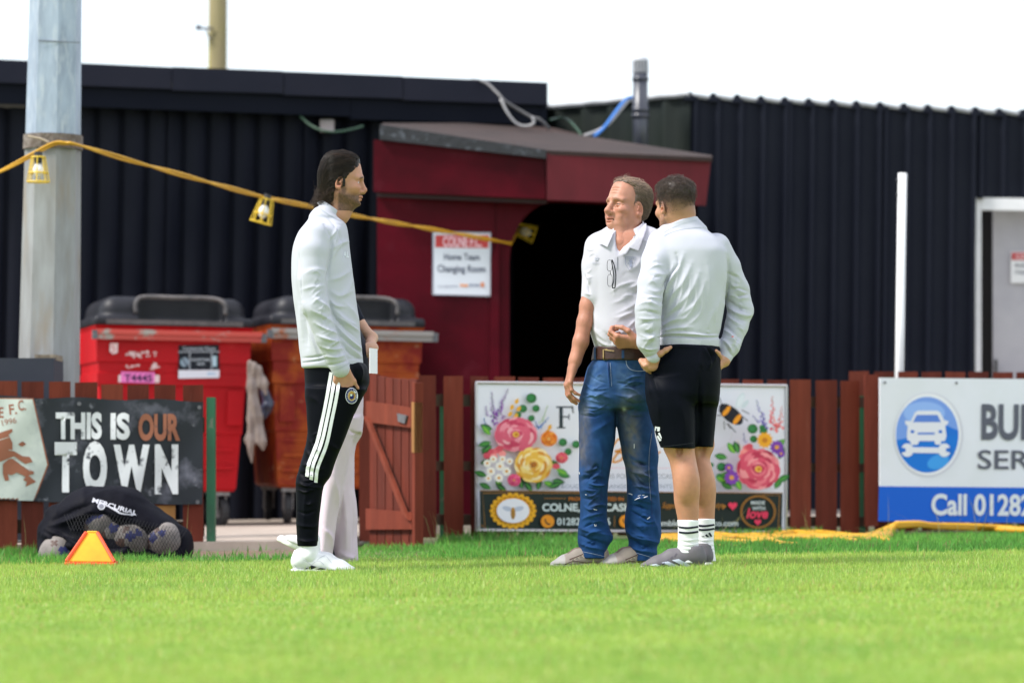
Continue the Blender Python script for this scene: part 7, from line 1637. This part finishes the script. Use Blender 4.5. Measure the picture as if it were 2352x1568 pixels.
strands('cropped_hair', hair3, Lb[ii], lambda P: np.stack([-.3 + 0 * P[:, 0], 0 * P[:, 0], -1 + 0 * P[:, 0]], 1), bs, H3, 2, .0022, (.001, .0035), .00032, lambda M, r: np.array((.05, .034, .028)) * r.uniform(.5, 1.6, len(M))[:, None], 19, jit=.3)
# pullover
s = SDF(0.0038); s.loft(p.secs(tor3), p=2.35, cap=.010)
s.chain([p(1520, 560, -.03), p(1508, 600, -.075), p(1496, 650, -.125), p(1489, 712, -.155), p(1489, 745, -.150), p(1489, 785, -.142), p(1500, 820, -.138)], [.064, .064, .056, .0545, .052, .047, .030], .016)
s.chain([p(1645, 568, .02), p(1668, 612, .05), p(1690, 665, .075), p(1701, 712, .08), p(1692, 748, .065), p(1675, 795, .02), p(1664, 822, -.005)], [.062, .060, .056, .054, .049, .043, .031], .014)
s.rcone(p(1550, 545, .0), p(1588, 538, .0), .072, .070, .03)
s.ring(p(1567, 524, 0), (-.36, .12, .93), (1, 0, .36), .0745, .074, .026, .0045, .014)
s.rcone(p(1565, 508, .0), p(1559, 485, .0), .064, .075, .006, op='s')
V, F = s.mesh(); V = relax(V, F, 1)
st = [([c5(*q) for q in pts], w, a) for pts, w, a in (
    ([(945, 690), (960, 770), (900, 850), (845, 960), (830, 1060)], 4, -7), ([(960, 760), (900, 900), (850, 1000)], 5, 5), ([(1000, 690), (960, 800), (880, 940)], 6, 4), ([(1330, 700), (1350, 800), (1335, 950), (1318, 1050)], 4, -6), ([(1060, 760), (1000, 900), (850, 1080)], 7, 4.5), ([(1120, 830), (1040, 1000), (850, 1170)], 7, 4), ([(1170, 900), (1080, 1080), (860, 1230)], 7, 3.5), ([(840, 1290), (930, 1260), (1060, 1250)], 5, 5), ([(830, 1250), (920, 1200), (1020, 1180)], 5, 4), ([(850, 1200), (930, 1130), (1000, 1100)], 5, -3),
    ([(800, 1318), (900, 1298), (1050, 1300), (1180, 1315), (1280, 1310)], 3, 6), ([(800, 1330), (920, 1318), (1100, 1326), (1275, 1328)], 2.2, -6), ([(1240, 1100), (1200, 1200), (1190, 1280)], 6, 3), ([(1290, 1000), (1250, 1120), (1240, 1230)], 6, 3), ([(1180, 760), (1200, 900), (1190, 1050)], 9, 2.5),
    ([(650, 1080), (730, 1060), (820, 1090)], 5, 4), ([(650, 1130), (740, 1130), (830, 1160)], 5, -4), ([(680, 1020), (760, 1020), (840, 1030)], 5, 4), ([(655, 1180), (740, 1190), (830, 1180)], 5, 4), ([(720, 950), (780, 980), (860, 960)], 6, 3), ([(760, 830), (840, 850), (920, 820)], 7, 3), ([(660, 1300), (730, 1330), (800, 1330)], 5, 3), ([(670, 1400), (740, 1420), (810, 1410)], 4, 4), ([(690, 1480), (760, 1470), (815, 1440)], 3, -4), ([(770, 1180), (760, 1280), (770, 1380)], 6, 4),
    ([(1330, 1040), (1400, 1090), (1500, 1120)], 5, -6), ([(1320, 1070), (1390, 1130), (1470, 1170)], 5, 6), ([(1340, 1000), (1420, 1020), (1510, 1030)], 5, 4), ([(1330, 1150), (1380, 1200), (1460, 1250)], 4.5, 6), ([(1310, 1230), (1360, 1270), (1430, 1330)], 4.5, -5), ([(1300, 1260), (1360, 1310), (1400, 1380)], 4.5, 6), ([(1290, 1340), (1340, 1380), (1370, 1440)], 4, 5), ([(1380, 820), (1440, 880), (1490, 960)], 6, 3), ([(1350, 900), (1400, 950), (1480, 1000)], 5, 4), ([(1420, 1130), (1480, 1160), (1530, 1150)], 5, 4), ([(1430, 1300), (1400, 1370), (1360, 1450)], 5, -4))]
st += [([c5(925 + 45 * k, 760 + 30 * k), c5(880 + 50 * k, 930 + 42 * k), c5(838 + 30 * k, 1080 + 38 * k)], 4.2, 3.6 - .3 * k) for k in range(6)]
st += creases([c5(790, 760), c5(750, 1000), c5(735, 1250), c5(745, 1440)], 26, 17, .35, 3.8, 2.8, 13) + creases([c5(1400, 860), c5(1440, 1080), c5(1400, 1300), c5(1340, 1460)], 24, 19, -.35, 3.8, 3.4, 14) + creases([c5(880, 1270), c5(1240, 1290)], 8, 7, 1.2, 3, 2, 15) + creases([c5(830, 1360), c5(1270, 1360)], 10, 6, .0, 3, 1, 16)
V = folds(V, F, st); V = V + normals(V, F) * waves(V, 59, (14, 30, 55), .0022)[:, None]
top3 = garment('pullover', V, F, M_top, P3, (.45, .46, .535)); t3 = (V, F)
decal('seam', t3, top3, [(stroke(catmull([c5(*q) for q in ((852, 552), (900, 528), (1000, 500), (1132, 486))], 5), 1.0), sm_), (stroke(catmull([c5(*q) for q in ((848, 528), (900, 497), (1000, 455), (1122, 428))], 5), .8), sm_)], .0012)
decal('stain', t3, top3, [(ell(*c5(1376, 1322), 2.6, 2.0, 10), ink((0.80, 0.50, 0.50)))], .0012, ml=3)
# shorts
s = SDF(0.0038)
s.loft(p.secs([(793, 1509, 1653, .140), (815, 1498, 1655, .148), (840, 1487, 1656, .156), (870, 1483, 1655, .158), (905, 1484, 1651, .155), (925, 1487, 1648, .13)]), p=2.3)
s.loft(p.secs([(868, 1500, 1575, .09), (900, 1485, 1592, .113), (930, 1488, 1595, .115), (956, 1493, 1597, .113), (985, 1502, 1598, .11), (1008, 1509.5, 1598, .108), (1029, 1517, 1597, .106)], -.06), .025, p=2.3, cap=.003)
s.loft(p.secs([(868, 1575, 1635, .09), (900, 1558, 1651, .113), (930, 1568, 1648, .113), (956, 1575, 1645, .11), (1008, 1586, 1640, .105), (1026, 1590, 1638, .104)], .075), .025, p=2.3, cap=.003)
s.rcone(p(1590, 940, -.20), p(1600, 1030, -.19), .004, .012, .03, op='s')
V, F = s.mesh(); V = relax(V, F, 1)
k9 = lambda x, y: (1458.2 + x * .14, 733.8 + y * .14)
st = [([k9(*q) for q in pts], w, a) for pts, w, a in (([(1130, 460), (1190, 560), (1230, 680), (1210, 800)], 4, 6), ([(1180, 460), (1250, 600), (1240, 700)], 3.5, -5), ([(1240, 470), (1310, 580), (1290, 700)], 4, 5), ([(1080, 520), (1080, 700), (1100, 800)], 5, 3), ([(1010, 720), (1040, 1000), (1040, 1300)], 6, 3), ([(300, 780), (330, 1000), (420, 1300)], 6, 4), ([(200, 860), (240, 1050), (250, 1250)], 5, 3), ([(330, 1200), (390, 1400), (400, 1600)], 6, 3), ([(1040, 900), (1060, 1200), (1030, 1500)], 5, -7), ([(1120, 1100), (1110, 1400), (1120, 1700)], 6, 3), ([(700, 1300), (800, 1600), (820, 1900)], 8, 3), ([(480, 480), (700, 440), (1000, 450)], 4, 3), ([(420, 640), (360, 760), (300, 860)], 5, 4))]
V = folds(V, F, st); V = V + normals(V, F) * waves(V, 69, (12, 28), .003)[:, None]
shr = garment('shorts', V, F, M_black, P3, (.0020, .0030, .0068)); t4 = (V, F)
wh = ink((0.86, 0.87, 0.91))
decal('print', t4, shr, [(text_shape('rs', *[c6(672, 0)[0], c6(706, 0)[0]], c6(0, 540)[1], 13, .05, rot=8), wh), (poly([c6(*q) for q in ((683, 598), (690, 594), (700, 618), (684, 618))]), wh), (poly([c6(*q) for q in ((686, 580), (696, 572), (718, 606), (706, 613))]), wh), (poly([c6(*q) for q in ((695, 560), (706, 553), (719, 585), (719, 600))]), wh)], .0018, ml=4)
decal('hem', t4, shr, [(stroke(catmull([c6(*q) for q in ((712, 650), (800, 640), (940, 622))], 5), .9), ink((0.14, 0.15, 0.19)))], .0012)
# socks
navy = ink((0.08, 0.09, 0.16)); k7 = lambda x, y: (1448.8 + .096 * x, 1185.4 + .096 * y)
for rows, dy, bands, x0, x1 in (([(1193, 1555.5, 1604.5, .050), (1215, 1557, 1605, .048), (1245, 1557, 1604.5, .042), (1268, 1555, 1606, .042), (1292, 1552, 1610, .045)], -.075, (1209.5, 1221), 1551, 1609), ([(1190, 1594, 1642, .050), (1212, 1595, 1641.5, .048), (1240, 1597, 1639, .042), (1262, 1597, 1641, .042), (1288, 1597, 1645, .044)], .085, (1205, 1214), 1590, 1646)):
    s = SDF(.003); s.loft(p.secs(rows, dy), p=2.0, cap=.004); V, F = s.mesh()
    kk = 1 if dy < 0 else 2
    V = folds(V, F, [([(x0, y), ((x0 + x1) / 2, y + 4), (x1, y + 1)], 2.2, 2.0) for y in (1236, 1247, 1256, 1264)])
    sk = garment('sock', V, F, M_shoe, P3, (.78, .78, .82)); sh = []
    for b in bands: sh.append((stroke(catmull([(x0, b - 1), ((x0 + x1) / 2, b + 2.2), (x1, b - 1.5)], 5), 4.6), navy))
    if dy > 0: sh += [(poly([k7(*q) for q in w]), navy) for w in (((1690, 475), (1740, 465), (1775, 490), (1715, 490)), ((1775, 445), (1810, 420), (1880, 490), (1820, 492)), ((1850, 400), (1890, 380), (1945, 470), (1910, 488)))]
    decal('stripe', (V, F), sk, sh, .0018, ml=4)
# trainers
gry = (.125, .115, .13)
a = p(1620.5, 1300, -.085); a[2] = ground(a[0]) + .002
so, sv, _ = shoe(a, math.radians(176), .276, .078, gry, (.62, .60, .60), P3, 1.0, sole_h=.012)
wl2 = ink((0.80, 0.82, 0.90)); dkl = ink((0.30, 0.27, 0.33))
decal('stripe', sv, so, [(poly([k7(*q) for q in w]), wl2) for w in (((985, 1045), (1145, 1015), (1490, 1190), (1300, 1200)), ((730, 1105), (880, 1070), (1210, 1195), (1010, 1205)), ((450, 1155), (600, 1130), (790, 1200), (640, 1208)))], .002, ml=4)
decal('lace', sv, so, [(stroke([k7(1100 - 95 * k, 880 + 75 * k), k7(1040 - 95 * k, 960 + 60 * k)], 1.5), dkl) for k in range(5)], .0022, ml=4)
a = p(1628, 1302, .03); a[2] = ground(a[0]) + .002
so, sv, _ = shoe(a, math.radians(122), .276, .085, gry, (.74, .72, .69), P3, 1.0, sole_h=.026)

# ------------------------------------------------------------------ woman walking behind the man in profile
p = Px(16.1); f0 = p(800, 1295); feet4 = np.array((f0[0], 16.1, ground(f0[0]))); wq = lambda x, y: (771.5 + .12 * x, 715 + .12 * y)
H4 = Head(p(742, 585), math.radians(176), 0, 0, .93); o4 = dict(skin=(.50, .29, .20), brow=(.10, .06, .04), lid=.004)
s = SDF(0.003); add_head(s, H4, o4); s.rcone(p(748, 600), p(765, 650), .045, .05, .03); hd4 = s.mesh()
s = SDF(0.004); s.loft(p.secs([(660, 745, 785, .12), (720, 748, 800, .13), (820, 752, 835, .12), (900, 752, 832, .13)])); s.chain([p(790, 920, -.05), p(770, 1080, -.06), p(750, 1200, -.07), p(744, 1270, -.07)], [.05, .04, .035, .035], .02); s.chain([p(795, 920, .06), p(794, 1050, .07), p(794, 1280, .075)], [.05, .035, .035], .02)
s.chain([p(792, 690, .13), p(810, 720, .13), p(827, 748, .12), p(854, 776, .09)], [.036, .034, .029, .026], .02); s.chain([p(854, 776, .09), p(850, 792, .03), p(849, 799, -.02)], [.027, .024, .021], .015)
bd4 = s.mesh()
s = SDF(0.003); s.rcone(p(851, 790, .04), p(849, 800, -.02), .024, .021, .01); hand(s, p(849, 800, -.02), (-.9, -.4, -.2), (.8, -.4, .4), 1, ((30, 45, 30),) * 4, .92, (.012, ((.75, .6, -.3), (1, .1, -.5), (1, -.1, -.4)))); ha4 = s.mesh()
V, F = join([hd4, bd4, ha4]); P4 = person(feet4, V, F, skin_colour(H4, V, o4), "person in pale pink trousers and a dark top, mostly hidden behind the man in profile")
s = SDF(.004); sb = hair_shell(HS, lambda x, y, z: .02 + 0 * x); s.add(H4.fn(lambda x, y, z: smax(smax(sb(x, y, z), x - .045, .01), -.13 - z, .02)), H4.O - .22, H4.O + .22); V, F = s.mesh(); garment('hair', V, F, M_hair, P4, (.06, .035, .02))
s = SDF(.005); s.loft(p.secs([(645, 742, 785, .13), (665, 732, 800, .17), (700, 732, 808, .17), (740, 740, 820, .155), (775, 748, 838, .15), (800, 748, 846, .15), (860, 748, 848, .155), (900, 748, 842, .15)])); s.chain([p(785, 685, .13), p(803, 716, .135), p(817, 735, .128)], [.052, .049, .046], .02); V, F = s.mesh(); V = V + normals(V, F) * waves(V, 79, (15, 35), .006)[:, None]
garment('top', V, F, M_black, P4, (.008, .010, .018))
s = SDF(.004); s.loft(p.secs([(885, 752, 834, .15), (915, 752, 834, .15), (960, 752, 833, .14), (994, 752, 831.5, .125)]))
s.loft(p.secs([(960, 752, 822, .10), (1023, 748, 808, .095), (1060, 744, 800, .09), (1116, 738, 786, .088), (1160, 733, 778, .088), (1210, 728, 770, .09), (1262, 724, 764, .095), (1284, 722, 762, .098)], -.07), .03, cap=.004)
s.loft(p.secs([(960, 762, 832, .10), (1000, 768, 829, .095), (1023, 770, 818, .09), (1052, 772, 814, .09), (1116, 770, 814, .09), (1150, 768, 818, .092), (1200, 766, 821, .095), (1296, 762, 823, .10)], .075), .03, cap=.004)
V, F = s.mesh(); st = [([c4(*q) for q in pts], w, a) for pts, w, a in (([(660, 520), (700, 545), (740, 545)], 4, -5), ([(560, 800), (590, 1000), (560, 1250)], 6, 5), ([(620, 900), (640, 1100), (640, 1300)], 6, 6), ([(680, 950), (690, 1150), (680, 1350)], 6, -5), ([(500, 1150), (540, 1200), (560, 1290)], 6, 5), ([(600, 1300), (650, 1330), (710, 1340)], 6, 4))]
V = folds(V, F, st); V = V + normals(V, F) * waves(V, 80, (14, 30), .005)[:, None]
garment('trousers', V, F, M_pinkc, P4, (.60, .49, .585))
blk = (.03, .03, .045)
a = p(748, 1300, -.07); a[2] = ground(a[0]) + .012
shoe(a, math.radians(178), .25, .07, (.62, .61, .62), (.76, .75, .74), P4, .95, roll_up=math.radians(24), sole_h=.035)
a = p(812, 1297, .075); a[2] = ground(a[0]) + .002; shoe(a, math.radians(200), .25, .07, blk, (.6, .6, .6), P4, .95, sole_h=.03)
pa = MB(); pa.board(850, 867, 799, 857, 15.97, .004, ink((0.90, 0.89, 0.93)), d2=16.06, y0b=801, y1b=858); tag(pa.build('paper_sheet', base=p(858, 857)), "white sheet of paper held at hip height behind the man in profile", 'paper')

# ================================================================== GRASS
M_grass = vcol_mat('grass_blade', 0.55, spec=0.3, trans=0.45)
def blades(name, X, Y, h, w, colr, lean, label=None, seed=0):
    r = np.random.default_rng(seed); n = len(X); a = r.uniform(0, 6.283, n); la = r.uniform(0, 6.283, n); ln = np.abs(r.normal(0, lean, n)) * h
    Z = ground(X) - .003; ux, uy = np.cos(a) * w / 2, np.sin(a) * w / 2; lx, ly = np.cos(la) * ln, np.sin(la) * ln
    z1 = h * .55; P = np.empty((n, 5, 3)); hz = np.sqrt(np.maximum(h ** 2 - ln ** 2 * .8, (h * .25) ** 2))
    P[:, 0] = np.stack([X - ux, Y - uy, Z], 1); P[:, 1] = np.stack([X + ux, Y + uy, Z], 1)
    P[:, 2] = np.stack([X + ux * .8 + lx * .35, Y + uy * .8 + ly * .35, Z + hz * .6], 1); P[:, 3] = np.stack([X - ux * .8 + lx * .35, Y - uy * .8 + ly * .35, Z + hz * .6], 1)
    P[:, 4] = np.stack([X + lx, Y + ly, Z + hz], 1)
    b = np.arange(n)[:, None] * 5; F = np.concatenate([b + np.array([[0, 1, 2]]), b + np.array([[0, 2, 3]]), b + np.array([[3, 2, 4]])])
    o = np_mesh(name, P.reshape(-1, 3), F, M_grass, col=np.repeat(colr, 5, axis=0)); o['kind'] = 'stuff'
    return o
def scatter(n, y0, y1, wmul, seed, pw=1.0):
    r = np.random.default_rng(seed); Y = y0 + (y1 - y0) * r.random(n) ** pw; X = (r.random(n) - .5) * 2 * (W_ / 2 / FPX * Y * wmul); return X, Y
def patch(X, Y, sc, seed):
    r = np.random.default_rng(seed); o = 0
    for k in range(5): a, ph = r.uniform(0, 6.28, 2); f = sc * r.uniform(.6, 1.8); o = o + np.sin((X * math.cos(a) + Y * math.sin(a)) * f + ph + 1.2 * np.sin(X * f * .5 + k))
    return o / 5
def mown(n, y0, y1, seed, h0, hs, w, wm=1.25, XY=None, var=1.0):
    X, Y = scatter(n, y0, y1, wm, seed) if XY is None else XY; n = len(X); r = np.random.default_rng(seed + 1)
    t = patch(X, Y, 4, 5) * .6 + patch(X, Y, 14, 6) * .5 + r.normal(0, .35 * var, n)
    c = np.array((.335, .485, .10)) * (1 - .0 * t[:, None]); c = c + np.clip(t, 0, 1.5)[:, None] * np.array((.10, .06, .02)) - np.clip(-t, 0, 1.5)[:, None] * np.array((.10, .08, .012))
    dry = r.random(n) < .06; c[dry] = np.array((.5, .40, .16)) * r.uniform(.7, 1.3, (dry.sum(), 1)); pale = r.random(n) < .05; c[pale] = (.52, .62, .25)
    c *= r.uniform(1 - .25 * var, 1 + .25 * var, (n, 1)); h = h0 + hs * np.abs(r.normal(size=n)); h *= 1 + .25 * patch(X, Y, 9, 9)
    return blades('mown_grass', X, Y, h, w * r.uniform(.7, 1.3, n), np.clip(c, .01, .9), .55, seed=seed + 2)
mown(190000, 12.2, 16.55, 21, .021, .010, .0034)
mown(150000, 6.8, 12.2, 31, .013, .004, .0045, var=.5)
for k, (fx, fy_) in enumerate(((feet1[0] - .03, 14.82), (feet2[0] - .11, 15.12), (feet2[0] + .1, 15.15), (feet3[0] - .09, 14.74), (feet3[0] + .06, 14.82), (feet1[0] + .06, 14.84))):
    r_ = np.random.default_rng(60 + k); mown(0, 0, 0, 70 + k, .012 if k in (0, 5) else .018, .008, .0034, XY=(fx + r_.normal(0, .11, 1300), fy_ + r_.normal(0, .05, 1300)))
# rough verge along the fences
n = 90000; X, Y = scatter(n, 16.4, 21.2, 1.2, 41); r = np.random.default_rng(42)
fy = np.where(X < -1.35, 18.45, np.where(X < -.40, 18.75, 19.75 + .3 * (X + .4)))
path_ = (X > -1.80) & (X < -.80) & (Y > 16.75) & (r.random(n) > .22 * (Y < 17.4) + .03); keep = (Y < fy + .05) & ~path_ & ~((X > -1.35) & (X < -.5) & (Y > 18.68))
X, Y, fy = X[keep], Y[keep], fy[keep]; n = len(X); t = patch(X, Y, 3, 15) + r.normal(0, .3, n)
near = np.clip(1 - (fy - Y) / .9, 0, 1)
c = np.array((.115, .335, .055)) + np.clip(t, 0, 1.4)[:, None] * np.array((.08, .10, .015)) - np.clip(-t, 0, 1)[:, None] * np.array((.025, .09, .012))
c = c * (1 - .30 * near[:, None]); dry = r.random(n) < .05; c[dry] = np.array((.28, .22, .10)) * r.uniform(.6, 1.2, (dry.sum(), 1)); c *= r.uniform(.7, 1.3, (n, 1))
front = (fy - Y < 1.3) & (X > .45)
near = np.where((X > -1.85) & (X < -.80), near * .25, near)
h = .026 + .018 * np.abs(r.normal(size=n)) + near * (.012 + .05 * np.clip(patch(X, Y, 5, 25) + .3, 0, 1.2)) * r.uniform(.4, 1.3, n)
h = np.where(front, np.minimum(h, .018 + .05 * (patch(X, Y, 8, 77) > .5)), h); h = np.where((X > -.85) & (X < -.4), h * .55, h)
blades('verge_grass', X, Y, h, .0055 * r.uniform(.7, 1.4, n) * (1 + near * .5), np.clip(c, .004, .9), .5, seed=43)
# a few long seeding stems
k = 60; X = r.uniform(-2.6, 3.0, k); Y = np.where(X < -1.35, 18.3, 19.5 + .3 * (X + .4)) - r.uniform(0, .5, k); ok = ~((X > -1.5) & (X < -.5)); X, Y = X[ok], Y[ok]
blades('long_stems', X, Y, r.uniform(.15, .3, len(X)), np.full(len(X), .004), np.tile((.30, .30, .12), (len(X), 1)), .7, seed=44)
